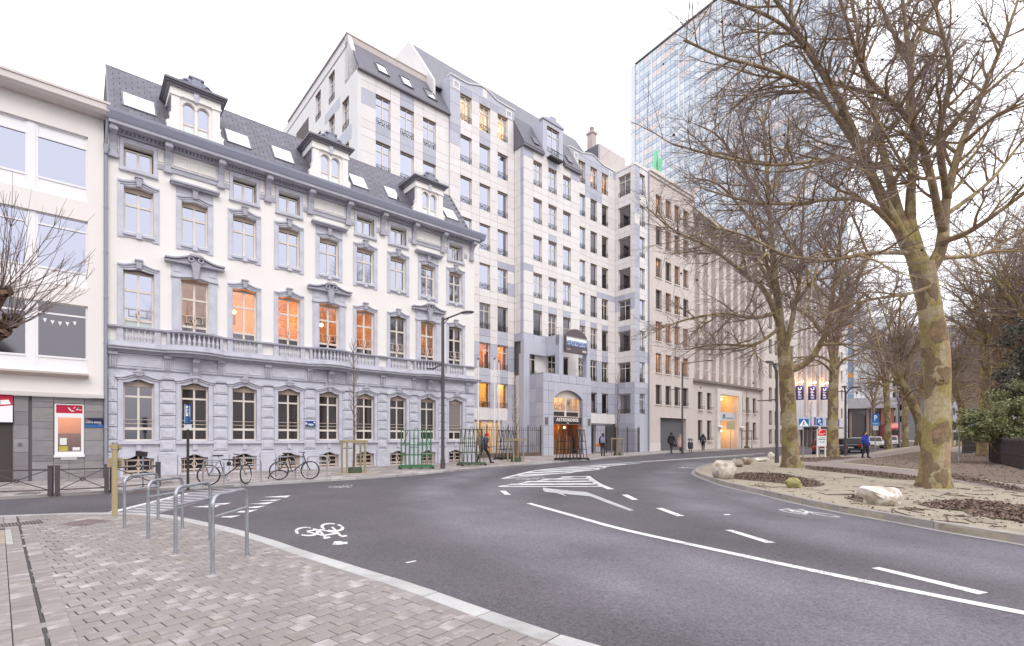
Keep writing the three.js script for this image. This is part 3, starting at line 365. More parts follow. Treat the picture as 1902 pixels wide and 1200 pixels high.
{
  const W = 17.36, H = house, special = [1, 4, 7], lit = [1, 2, 3, 4, 5, 7];
  // --- walls
  const gfHoles = [], upHoles = [];
  for (let k = 0; k < 9; k++) {
    const b = BAY(k);
    gfHoles.push(shiftP(opening(0.49, 1.59, 3.86, 0.14), b), shiftP(opening(0.48, 0.24, 0.88, 0.13), b));
    upHoles.push(shiftP(opening(0.485, 5.98, 8.26, 0.06), b), shiftP(opening(0.465, 9.74, 11.46, 0.06), b));
    if (!special.includes(k)) upHoles.push(shiftP(rect(-0.47, 0.47, 12.2, 13.1), b));
  }
  part('bluestone_wall', slab(rect(0, W, -0.4, 5.06), -0.34, 0, gfHoles), M.blue, H);
  part('stucco_wall', slab(rect(0, W, 5.06, 13.95), -0.34, 0, upHoles), M.stucco, H);
  part('side_wall', [box(W - 0.3, W - 0.004, -0.4, 13.9, -9, -0.35), box(0.004, 0.3, -0.4, 13.9, -9, -0.35), box(0.3, W - 0.3, 13.3, 13.9, -9, -3), box(0.01, W - 0.01, 13.88, 17.0, -9.3, -9)], M.stucco2, H);
  part('interior_wall', box(0.3, W - 0.3, -0.4, 13.3, -5.2, -5), plain(0.05, 0.045, 0.045), H);
  // --- lit rooms of the first floor
  const orange = mat(T.stucco, { color: [0.72, 0.61, 0.48], roughness: 0.9 });
  for (const [x0, x1, xs, cd] of [[1.95, 3.7, [2.3], 0.9], [3.82, 7.45, [4.75, 6.5], 3.6], [7.6, 11.2, [8.9, 10.2], 1.6], [13.25, 15.0, [14.4], 0.7]]) { room(H, x0, x1, 5.92, 8.75, -3.4, -0.345, orange); for (const x of xs) roomLamp(H, x, 7.7, -2.2, cd); }
  // --- windows
  const frameBars = (w, y0, y1, rise, rows, mid = 0.07) => {        // rows: heights of horizontal bars [y, thickness]
    const t = 0.06, g = [slab(opening(w, y0, y1, rise), 0, 0.07, [opening(w - t, y0 + t, y1 - (rise ? 0 : t), rise)])];
    g.push(box(-mid / 2, mid / 2, y0 + t, y1 + rise - 0.01, 0.005, 0.065)); for (const [y, h] of rows) g.push(box(-w + t, w - t, y - h / 2, y + h / 2, 0.008, 0.075)); return g;
  };
  const panes = (o, w, ys, m, z = 0.02, rise = 0) => { for (let i = 0; i + 1 < ys.length; i++) for (const s of [-1, 1]) part('pane', box(s < 0 ? -w + 0.03 : 0.02, s < 0 ? -0.02 : w - 0.03, ys[i], ys[i + 1] + (i + 2 === ys.length ? rise : 0), z, z + 0.012), Array.isArray(m) ? m[i] : m, o); };
  const keyst = (y, h, z1) => [slab([[-0.075, y - h], [0.075, y - h], [0.1, y], [-0.1, y]], 0, z1, [], 0.012), box(-0.135, 0.135, y, y + 0.055, 0, z1 + 0.03)];
  // ground floor
  const gf = k => {
    const o = part('window', frameBars(0.49, 1.59, 3.86, 0.12, [[3.33, 0.075], [2.07, 0.1]]), M.cream, H); o.position.set(BAY(k), 0, -0.24);
    panes(o, 0.48, [1.63, 2.05, 3.32, 3.9], k === 0 ? M.glassMid : M.glassDark, 0.02);
    if (k === 8) part('roller_blind', box(-0.43, 0.43, 2.1, 3.86, 0.08, 0.09), plain(0.25, 0.21, 0.2, 0.8), o);
    part('guard_rail', [bar(V(-0.49, 2.26, 0.12), V(0.49, 2.26, 0.12), 0.012, 6), bar(V(-0.49, 2.42, 0.12), V(0.49, 2.42, 0.12), 0.012, 6)], M.grille, o);
    part('surround', [slab(frameU(0.66, 1.58, 4.0, 0.16, 0.49, 3.86, 0.13), 0.2, 0.29, [], 0.01), box(-0.61, -0.56, 1.6, 3.95, 0.28, 0.315), box(0.56, 0.61, 1.6, 3.95, 0.28, 0.315)], M.blue, o);
    part('hood', [ringArch(0.74, 4.02, 0.17, 0.075, 0.2, 0.4), ringArch(0.68, 3.95, 0.165, 0.07, 0.2, 0.345)], M.blue, o);
    part('keystone', special.includes(k) ? keyst(4.16, 0.2, 0.4).map(g => g) : [slab([[-0.1, 4.12], [0.1, 4.12], [0.13, 4.25], [-0.13, 4.25]], 0.2, 0.42, [], 0.01), slab([[-0.19, 4.25], [0.19, 4.25], [0.1, 4.34], [0.03, 4.41], [-0.03, 4.41], [-0.1, 4.34]], 0.2, 0.44, [], 0.012)], M.blueDark, o);
    part('sill', [box(-0.67, 0.67, 1.46, 1.575, 0.05, 0.37), box(-0.08, 0.08, 1.2, 1.46, 0.2, 0.31)], M.blue, o);
    part('shutter_box', slab(opening(0.43, 3.72, 3.84, 0.1), 0.07, 0.1), plain(0.42, 0.33, 0.27, 0.7), o);
    return o;
  };
  for (let k = 0; k < 9; k++) gf(k);
  // basement lights
  for (let k = 0; k < 9; k++) {
    const o = part('basement_window', frameBars(0.48, 0.24, 0.88, 0.12, [[0.4, 0.05], [0.82, 0.07]]), M.grille, H); o.position.set(BAY(k), 0, -0.24);
    panes(o, 0.46, [0.28, 0.9], M.glassDark, 0.02);
    part('grille', [bar(V(-0.47, 0.6, 0.13), V(-0.1, 0.6, 0.13), 0.014, 6), bar(V(0.1, 0.6, 0.13), V(0.47, 0.6, 0.13), 0.014, 6), bar(V(-0.47, 0.36, 0.13), V(0.47, 0.36, 0.13), 0.014, 6), bar(V(-0.47, 0.8, 0.13), V(0.47, 0.8, 0.13), 0.014, 6), bar(V(-0.36, 0.26, 0.13), V(-0.36, 0.9, 0.13), 0.014, 6), bar(V(0.36, 0.26, 0.13), V(0.36, 0.9, 0.13), 0.014, 6), bar(V(0, 0.24, 0.13), V(0, 0.45, 0.13), 0.014, 6), bar(V(0, 0.75, 0.13), V(0, 0.95, 0.13), 0.014, 6), ...[[0, 0.44, 0.1, 0.6], [0.1, 0.6, 0, 0.76], [0, 0.76, -0.1, 0.6], [-0.1, 0.6, 0, 0.44]].map(q => bar(V(q[0], q[1], 0.13), V(q[2], q[3], 0.13), 0.018, 6))], M.grille, o);
    part('surround', slab([[-0.6, 0.14], [0.6, 0.14], ...archTop(0.6, 1.0, 0.12)], 0.22, 0.265, [opening(0.48, 0.2, 0.88, 0.13)], 0.008), M.blue, o);
  }
  // first floor
  const railG = [bar(V(-0.485, 6.78, 0.16), V(-0.06, 6.78, 0.16), 0.013, 6), bar(V(0.06, 6.78, 0.16), V(0.485, 6.78, 0.16), 0.013, 6), ...[-1, 1].flatMap(s => [bar(V(s * 0.29, 6.78, 0.16), V(s * 0.29, 6.5, 0.16), 0.013, 6), bar(V(s * 0.29, 6.5, 0.16), V(s * 0.05, 6.5, 0.16), 0.013, 6)]), slab([[0, 6.3], [0.085, 6.6], [0, 6.86], [-0.085, 6.6]], 0.13, 0.18, [[[0, 6.48], [-0.03, 6.6], [0, 6.72], [0.03, 6.6]]], 0.004)];
  for (let k = 0; k < 9; k++) {
    const L = lit.includes(k), o = part('window', frameBars(0.485, 5.98, 8.2, 0, [[7.48, 0.085], [6.34, 0.09]], 0.085), M.cream, H); o.position.set(BAY(k), 0, -0.24);
    panes(o, 0.47, [6.02, 6.33, 7.47, 8.16], L ? [M.glassMid, M.glass, M.glass] : k === 0 ? [plain(0.5, 0.58, 0.57, 0.2), M.glassSky, M.glassSky] : [M.glassMid, M.glassMid, M.glassMid], 0.02);
    if (k !== 2) part('guard_rail', railG, M.grille, o);
    part('lintel_panel', slab(opening(0.43, 8.16, 8.2, 0.07), 0.06, 0.1), plain(0.4, 0.32, 0.26, 0.7), o);
    if (special.includes(k)) {
      part('pilaster', [box(-0.8, -0.5, 6.0, 8.28, 0.2, 0.31), box(-0.74, -0.56, 6.12, 8.2, 0.3, 0.33)], M.blue, o); part('pilaster', [box(0.5, 0.8, 6.0, 8.28, 0.2, 0.31), box(0.56, 0.74, 6.12, 8.2, 0.3, 0.33)], M.blue, o);
      part('lintel', [slab([[-0.82, 8.3], [0.82, 8.3], [0.82, 8.86], [-0.82, 8.86]], 0.2, 0.3, [], 0.01), ringArch(0.84, 8.26, 0.1, 0.1, 0.2, 0.38), box(-0.74, -0.5, 8.5, 8.76, 0.29, 0.325), box(0.5, 0.74, 8.5, 8.76, 0.29, 0.325)], M.blue, o);
      part('pediment', [slab([[-1.0, 8.86], [1.0, 8.86], ...archTop(1.0, 8.96, 0.2, 16)], 0.18, 0.46, [], 0.015), ringArch(1.06, 8.95, 0.22, 0.07, 0.18, 0.56), box(-1.06, 1.06, 8.84, 8.9, 0.18, 0.5)], M.blueDark, o);
      part('keystone', [slab([[-0.08, 8.26], [0.08, 8.26], [0.13, 8.72], [0.17, 8.8], [0.17, 9.0], [-0.17, 9.0], [-0.17, 8.8], [-0.13, 8.72]], 0.25, 0.55, [], 0.015), new THREE.TorusGeometry(0.09, 0.03, 6, 14).translate(-0.17, 9.04, 0.56), new THREE.TorusGeometry(0.09, 0.03, 6, 14).translate(0.17, 9.04, 0.56), slab([[-0.28, 9.16], [0.28, 9.16], [0.2, 9.26], [-0.2, 9.26]], 0.2, 0.62, [], 0.012)], M.blueDark, o);
    } else {
      part('surround', slab(frameU(0.67, 6.03, 8.46, 0.12, 0.485, 8.22, 0.07), 0.2, 0.29, [], 0.012), M.blue, o);
      part('hood', [ringArch(0.66, 8.36, 0.13, 0.06, 0.22, 0.34), ringArch(0.6, 8.28, 0.11, 0.05, 0.22, 0.32)], M.blueDark, o);
      part('keystone', keyst(8.62, 0.3, 0.38).map(g => g), M.blueDark, o);
    }
  }
  // second floor
  for (let k = 0; k < 9; k++) {
    const sp = special.includes(k), o = part('window', frameBars(0.465, 9.74, 11.42, 0, [[10.82, 0.08]], 0.08), M.cream, H); o.position.set(BAY(k), 0, -0.24);
    panes(o, 0.45, [9.78, 10.81, 11.39], [M.glassSky, M.glassSky], 0.02);
    part('lintel_panel', slab(opening(0.42, 11.3, 11.44, 0.06), 0.06, 0.1), plain(0.4, 0.32, 0.26, 0.7), o);
    part('surround', slab([[-0.66, 9.46], [-0.45, 9.46], [-0.4, 9.5], [0.4, 9.5], [0.45, 9.46], [0.66, 9.46], ...archTop(0.66, sp ? 11.72 : 11.7, sp ? 0.0 : 0.12)], 0.2, 0.29, [opening(0.465, 9.72, 11.46, 0.07)], 0.012), M.blue, o);
    part('hood', [ringArch(0.64, 11.58, 0.12, 0.06, 0.22, 0.34), ringArch(0.58, 11.5, 0.11, 0.05, 0.22, 0.32)], M.blueDark, o);
    part('keystone', keyst(sp ? 11.98 : 11.86, 0.34, 0.38).map(g => g), M.blueDark, o);
    part('sill', [box(-0.5, -0.12, 9.58, 9.66, 0.26, 0.36), box(0.12, 0.5, 9.58, 9.66, 0.26, 0.36), box(-0.09, 0.09, 9.5, 9.72, 0.26, 0.35)], M.blue, o);
    if (sp) part('straight_hood', [slab(rect(-0.66, 0.66, 11.72, 12.02), 0.2, 0.27), box(-0.84, 0.84, 12.02, 12.08, 0.2, 0.46), box(-0.88, 0.88, 12.08, 12.15, 0.2, 0.52)], M.blueDark, o);
    else {
      const a = part('attic_window', frameBars(0.44, 12.24, 13.0, 0, [], 0.09), M.cream, H); a.position.set(BAY(k), 0, -0.3);
      panes(a, 0.42, [12.28, 12.96], M.glassSky, 0.02);
      part('surround', slab(rect(-0.6, 0.6, 12.1, 13.3), 0.16, 0.36, [rect(-0.47, 0.47, 12.2, 13.12)], 0.008), M.blue, a); part('sill', box(-0.62, 0.62, 12.04, 12.12, 0.2, 0.42), M.blue, a);
    }
  }
  // --- rusticated piers of the ground floor
  const courses = [1.16, 1.64, 2.12, 2.6, 3.08, 3.57, 4.03];
  for (let k = 0; k <= 9; k++) {
    const xc = BAY(k) - 0.94, x0 = k === 0 ? 0.0 : xc - 0.28, x1 = k === 9 ? W - 0.02 : xc + 0.28, mid = k === 4 || k === 6;
    for (let j = 0; j < 6; j++) part('rusticated_block', [slab(rect(x0 + 0.01, x1 - 0.01, courses[j] + 0.022, courses[j + 1] - 0.022), -0.01, 0.06, [], 0.014), slab(rect(x0 + 0.09, x1 - 0.09, courses[j] + 0.085, courses[j + 1] - 0.085), 0.05, 0.085, [], 0.012)], M.blue, H);
    part('pier_base', [slab(rect(x0 - 0.03, x1 + 0.03, -0.4, 1.02), -0.01, 0.1, [], 0.014), slab(rect(x0 - 0.01, x1 + 0.01, 1.02, 1.12), -0.01, 0.08, [], 0.02)], M.blue, H);
    part('triglyph', [box(xc - 0.11 + (k === 0 ? 0.14 : k === 9 ? -0.14 : 0), xc + 0.11 + (k === 0 ? 0.14 : k === 9 ? -0.14 : 0), 4.42, 5.03, 0, 0.06), ...[-0.075, 0, 0.075].map(q => { const c = xc + q + (k === 0 ? 0.14 : k === 9 ? -0.14 : 0); return box(c - 0.024, c + 0.024, 4.44, 4.9, 0.05, 0.1); }), ...[4.9].map(y => { const c = xc + (k === 0 ? 0.14 : k === 9 ? -0.14 : 0); return box(c - 0.14, c + 0.14, y, 5.0, 0, 0.16); })], M.blueDark, H);
    if (k < 9) part('frieze_panel', slab(rect(xc + 0.2, xc + 1.68, 4.5, 4.98), 0, 0.03, [rect(xc + 0.25, xc + 1.63, 4.56, 4.93)], 0.006), M.blue, H);
    if (k > 0 && k < 9) part('string_course', box(x0 + 0.06, x1 - 0.06, 4.055, 4.12, 0, 0.11), M.blueDark, H);
  }
  part('string_course', box(0.002, W - 0.002, 4.4, 4.44, 0, 0.07), M.blueDark, H);
  // consoles under the bowed balconies
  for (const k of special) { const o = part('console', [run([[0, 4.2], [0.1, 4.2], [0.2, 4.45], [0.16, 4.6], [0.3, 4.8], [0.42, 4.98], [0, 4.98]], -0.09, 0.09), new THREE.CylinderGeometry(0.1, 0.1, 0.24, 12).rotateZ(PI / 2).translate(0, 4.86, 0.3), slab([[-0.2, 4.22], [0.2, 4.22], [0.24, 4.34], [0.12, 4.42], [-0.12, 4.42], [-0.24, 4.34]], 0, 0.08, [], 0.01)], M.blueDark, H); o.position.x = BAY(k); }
  // --- cornice, balcony plinth and handrail: bowed out in front of the three main windows
  const bulge = x => special.reduce((m, k) => Math.max(m, 0.42 * Math.pow(Math.max(0, Math.cos(Math.max(-1, Math.min(1, (x - BAY(k)) / 1.02)) * PI / 2)), 0.7)), 0);
  const layer = (proj, y0, y1, x0 = 0, x1 = W, b = 1, back = 0) => { const pts = []; for (let x = x0; x < x1; x += 0.09) pts.push([x, -proj - b * bulge(x)]); pts.push([x1, -proj - b * bulge(x1)], [x1, back], [x0, back]); return slab(pts.reverse(), y0, y1, []).rotateX(-PI / 2); };
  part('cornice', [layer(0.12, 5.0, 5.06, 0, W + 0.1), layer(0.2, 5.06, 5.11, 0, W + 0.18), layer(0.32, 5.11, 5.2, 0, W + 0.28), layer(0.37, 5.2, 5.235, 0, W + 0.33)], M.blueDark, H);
  part('balcony_plinth', layer(0.13, 5.235, 5.46, 0, W - 0.1), M.blue, H);
  part('handrail', [layer(0.14, 5.92, 5.96, 0, W), layer(0.19, 5.96, 6.03, 0, W + 0.03)], M.blueDark, H);
  const bal = new THREE.LatheGeometry([[0, 5.46], [0.062, 5.46], [0.062, 5.5], [0.035, 5.52], [0.062, 5.6], [0.066, 5.64], [0.05, 5.71], [0.026, 5.8], [0.024, 5.86], [0.05, 5.88], [0.05, 5.92], [0, 5.92]].map(p => new THREE.Vector2(...p)), 10);
  for (let k = 0; k < 9; k++) {
    const sp = special.includes(k), n = sp ? 10 : 5;
    for (let i = 0; i < n; i++) { const x = BAY(k) + (i - (n - 1) / 2) * (sp ? 0.172 : 0.19), o = add(new THREE.Mesh(bal, M.blue), 'baluster', H); o.position.set(x, 0, 0.065 + bulge(x)); }
    if (!sp) for (const s of [-1, 1]) part('balcony_post', box(BAY(k) + s * 0.59 - 0.1, BAY(k) + s * 0.59 + 0.1, 5.46, 5.925, 0, 0.12), M.blue, H);
    else for (const s of [-1, 1]) part('balcony_post', box(BAY(k) + s * 0.93 - 0.05, BAY(k) + s * 0.93 + 0.05, 5.46, 5.925, 0, 0.12 + bulge(BAY(k) + s * 0.93)), M.blue, H);
  }
  // --- eaves
  for (let k = 0; k <= 9; k++) {
    const x = k === 0 ? 0.16 : k === 9 ? W - 0.24 : BAY(k) - 0.94;
    part('eaves_bracket', [run([[0, 12.5], [0.06, 12.48], [0.14, 12.56], [0.12, 12.7], [0.14, 12.95], [0.28, 13.2], [0.5, 13.32], [0.5, 13.5], [0, 13.5]], x - 0.1, x + 0.1), new THREE.CylinderGeometry(0.09, 0.09, 0.26, 10).rotateZ(PI / 2).translate(x, 13.36, 0.42), box(x - 0.15, x + 0.15, 12.42, 12.56, 0, 0.16)], M.blueDark, H);
    if (k < 9) {
      const a = BAY(k) - 0.94, sp = special.includes(k);
      if (sp) { part('frieze_band', [box(a + 0.12, a + 1.76, 12.5, 12.56, 0, 0.06), box(a + 0.12, a + 1.76, 12.56, 12.68, 0, 0.03), box(a + 0.12, a + 1.76, 12.68, 12.73, 0, 0.06)], M.blueDark, H); for (const [c, d] of [[0.18, 0.72], [0.78, 1.1], [1.16, 1.7]]) part('frieze_panel', slab(rect(a + c, a + d, 12.8, 13.24), 0, 0.035, [rect(a + c + 0.05, a + d - 0.05, 12.85, 13.19)], 0.006), M.stucco, H); }
      else for (const [c, d] of [[0.14, 0.33], [1.55, 1.74]]) { part('frieze_band', box(a + c - 0.03, a + d + 0.03, 12.5, 12.72, 0, 0.04), M.blueDark, H); part('frieze_panel', slab(rect(a + c, a + d, 12.8, 13.24), 0, 0.035, [rect(a + c + 0.04, a + d - 0.04, 12.85, 13.19)], 0.005), M.stucco, H); }
    }
  }
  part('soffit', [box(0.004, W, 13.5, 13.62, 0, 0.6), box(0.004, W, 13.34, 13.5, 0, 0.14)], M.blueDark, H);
  const dent = []; for (let x = 0.06; x < W - 0.1; x += 0.13) dent.push(box(x, x + 0.075, 13.4, 13.5, 0.13, 0.23)); part('dentils', dent, M.blueDark, H).userData.kind = 'stuff';
  part('gutter', run([[0, 13.62], [0.62, 13.62], [0.66, 13.68], [0.76, 13.86], [0.78, 13.95], [0.7, 13.95], [0.64, 13.82], [0.1, 13.82], [0, 13.95]], -0.06, W + 0.34), mat(T.clad, { color: [0.34, 0.355, 0.45], roughness: 0.5 }), H);
  // --- slate mansard
  const z0 = 0.16, y0 = 13.9, z1 = -2.2, y1 = 17.1, sl = Math.hypot(z1 - z0, y1 - y0), ang = Math.atan2(y1 - y0, z0 - z1), R = W - 0.3;
  const roof = part('roof', [slab([[z0 - 0.02, y0], [z1, y1 - 0.03], [-9, y1 - 0.03], [-9, y0], [z0 - 0.1, y0]].map(p => [-p[0], p[1]]), 0.02, R - 0.02).rotateY(-PI / 2).scale(-1, 1, -1).rotateY(PI).translate(0, 0, 0)], M.slate, H);
  { roof.geometry.dispose(); roof.geometry = uvBox(run([[z0 - 0.02, y0], [z1 - 0.02, y1], [-9, y1], [-9, y0]].reverse(), 0.02, R - 0.02)); roof.material = plain(0.045, 0.042, 0.05, 0.8); }
  const list = [], r = rng(19), sm1 = [[0.15, 0.145, 0.18], [0.17, 0.165, 0.2], [0.135, 0.13, 0.16], [0.16, 0.155, 0.195]].map(c => mat(T.slate, { color: c, roughness: 0.5 }));
  const rows = 18, ex = sl / rows, gs = Array.from({ length: 4 }, (_, i) => uvBox(box(-0.199, 0.199, -0.01, ex + 0.05, 0, 0.024), i * 0.5, i * 0.3));
  for (let j = 0; j < rows; j++) for (let i = 0; i < 42; i++) {
    const x = (i + (j & 1 ? 0.5 : 0)) * 0.416 + 0.22; if (x > R - 0.16) continue; const t = (j + 0.02) / rows, tr = (xx, sx) => new THREE.Matrix4().compose(V(xx, y0 + (y1 - y0) * t, z0 + (z1 - z0) * t + 0.012), new THREE.Quaternion().setFromEuler(new THREE.Euler(ang - PI / 2 + 0.075, 0, 0)), V(sx, 1, 1));
    if (i === 0 && (j & 1)) list.push({ g: gs[1], m: j % 4, x: tr(0.115, 0.5) });
    list.push({ g: gs[Math.floor(r() * 4)], m: Math.floor(r() * 4), x: new THREE.Matrix4().compose(V(x + (r() - 0.5) * 0.008, y0 + (y1 - y0) * t, z0 + (z1 - z0) * t + 0.012), new THREE.Quaternion().setFromEuler(new THREE.Euler(ang - PI / 2 + 0.085, 0, (r() - 0.5) * 0.008)), V(1, 1, 1)) });
  }
  pieces(roof, 'slate', 'slates', list, sm1, mat(T.slate, { roughness: 0.5, vertexColors: true }));
  part('ridge_cap', box(0, R, y1 - 0.02, y1 + 0.06, z1 - 0.12, z1 + 0.05), M.lead, H);
  part('verge', beam(V(R, y0, z0), V(R, y1 + 0.05, z1), 0.06, 0.1), M.lead, H); part('verge', beam(V(0.03, y0, z0), V(0.03, y1 + 0.05, z1), 0.05, 0.1), M.lead, H);
  // roof lights
  const lightG = new THREE.MeshPhysicalMaterial({ metalness: 1, roughness: 0.06 }); lightG.color.setRGB(0.72, 0.73, 0.78);
  for (const [u, half] of [[258, 0.5], [441, 0.45], [524, 0.42], [664, 0.4], [726, 0.34], [834, 0.4]]) {
    const s = sOf(u, -0.85), o = part('roof_light', [box(-half, half, -0.06, 0.0, 0, 0.09), box(-half, half, 1.0, 1.06, 0, 0.09), box(-half - 0.06, -half, -0.06, 1.06, 0, 0.09), box(half, half + 0.06, -0.06, 1.06, 0, 0.09)], M.lead, H), t = 0.28;
    o.position.set(Math.min(s, R - 0.6), y0 + (y1 - y0) * t, z0 + (z1 - z0) * t); o.rotation.x = ang - PI / 2;
    part('pane', box(-half, half, 0, 1, 0.075, 0.088), lightG, o);
  }
  // --- dormers with scrolled sides and paired round-headed lights
  const semi = (cx, w, y0, y1) => { const a = [[cx - w, y0], [cx + w, y0]]; for (let i = 0; i <= 10; i++) { const t = PI * i / 10; a.push([cx + w * Math.cos(t), y1 + w * Math.sin(t)]); } return a; };
  const scroll = [[1.42, 13.86], [1.4, 14.0], [1.22, 14.06], [1.05, 14.2], [1.0, 14.4], [1.04, 14.55], [0.93, 14.62], [0.9, 14.78], [0.93, 14.9], [0.86, 14.95], [0.85, 15.1]];
  for (const k of special) {
    const D = part('dormer', slab([...scroll, [0.85, 15.95], [-0.85, 15.95], ...scroll.slice().reverse().map(p => [-p[0], p[1]])].reverse(), -0.18, 0, [semi(-0.255, 0.205, 14.0, 15.32), semi(0.255, 0.205, 14.0, 15.32)]), M.stucco, H);
    D.position.set(BAY(k) + 0.03, 0, 0.1);
    for (const s of [-1, 1]) {
      part('pilaster', [box(s * 0.72 - 0.14, s * 0.72 + 0.14, 13.95, 15.78, -0.02, 0.07), box(s * 0.72 - 0.18, s * 0.72 + 0.18, 15.62, 15.7, -0.02, 0.12)], M.stucco, D);
      part('window', slab(semi(s * 0.255, 0.205, 14.0, 15.32), -0.14, -0.08, [semi(s * 0.255, 0.17, 14.05, 15.32)]), M.cream, D);
      part('pane', slab(semi(s * 0.255, 0.18, 14.72, 15.32), -0.12, -0.105), M.glassSky, D); part('pane', box(s * 0.255 - 0.18, s * 0.255 + 0.18, 14.02, 14.64, -0.12, -0.105), plain(0.78, 0.83, 0.83, 0.12), D); part('window_bar', box(s * 0.255 - 0.18, s * 0.255 + 0.18, 14.63, 14.71, -0.13, -0.07), M.cream, D);
      part('cheek', [box(s * 0.84 - 0.02, s * 0.84 + 0.02, 13.9, 15.9, -2.0, -0.18)], M.slate, D);
      part('arch_trim', new THREE.TorusGeometry(0.225, 0.022, 6, 14, PI).translate(s * 0.255, 15.32, 0.005), M.cream, D);
    }
    part('entablature', [box(-0.92, 0.92, 15.66, 15.72, -1.5, 0.1), box(-0.9, 0.9, 15.72, 15.98, -1.6, 0.04)], M.stucco, D);
    part('dormer_cornice', [box(-1.0, 1.0, 15.98, 16.06, -1.7, 0.14), box(-1.06, 1.06, 16.06, 16.12, -1.75, 0.22), box(-1.12, 1.12, 16.12, 16.2, -1.8, 0.3)], M.lead, D);
    part('dormer_keystone', slab([[-0.06, 15.6], [0.06, 15.6], [0.1, 15.98], [-0.1, 15.98]], 0, 0.12, [], 0.01), M.blue, D);
    part('crest', [slab([[-0.85, 16.2], [0.85, 16.2], ...archTop(0.85, 16.2, 0.4, 14, t => Math.pow(Math.cos(t * PI / 2), 1.3))], -0.1, 0.1, [], 0.02), box(-0.28, 0.28, 16.56, 16.63, -0.16, 0.17), slab([[-0.2, 16.2], [0.2, 16.2], [0.15, 16.56], [-0.15, 16.56]], 0.05, 0.16, [], 0.01), new THREE.TorusGeometry(0.12, 0.035, 6, 14, PI).translate(-0.38, 16.3, 0.12), new THREE.TorusGeometry(0.12, 0.035, 6, 14, PI).translate(0.38, 16.3, 0.12)], mat(T.stone, { color: [0.36, 0.38, 0.47] }), D);
    part('dormer_roof', run([[0.2, 16.2], [-0.9, 16.42], [-2.2, 16.42], [-2.2, 16.2]].reverse(), -1.0, 1.0), M.slate, D);
  }
  // --- rainwater pipe between this house and its neighbour
  const dp = part('downpipe', [bar(V(-0.06, 0.1, 0.16), V(-0.06, 12.4, 0.16), 0.055, 10), ...[0.6, 2.1, 3.6, 5.3, 7, 8.7, 10.4].map(y => new THREE.CylinderGeometry(0.068, 0.068, 0.08, 10).translate(-0.06, y, 0.16)), slab([[-0.14, 12.75], [-0.1, 12.4], [-0.02, 12.4], [0.02, 12.75]], 0.06, 0.28, [], 0.01), bar(V(-0.06, 12.75, 0.2), V(-0.02, 13.65, 0.5), 0.05, 8)], M.zinc, H);
  // --- blue enamel plate on the pier between the fourth and fifth bays
}
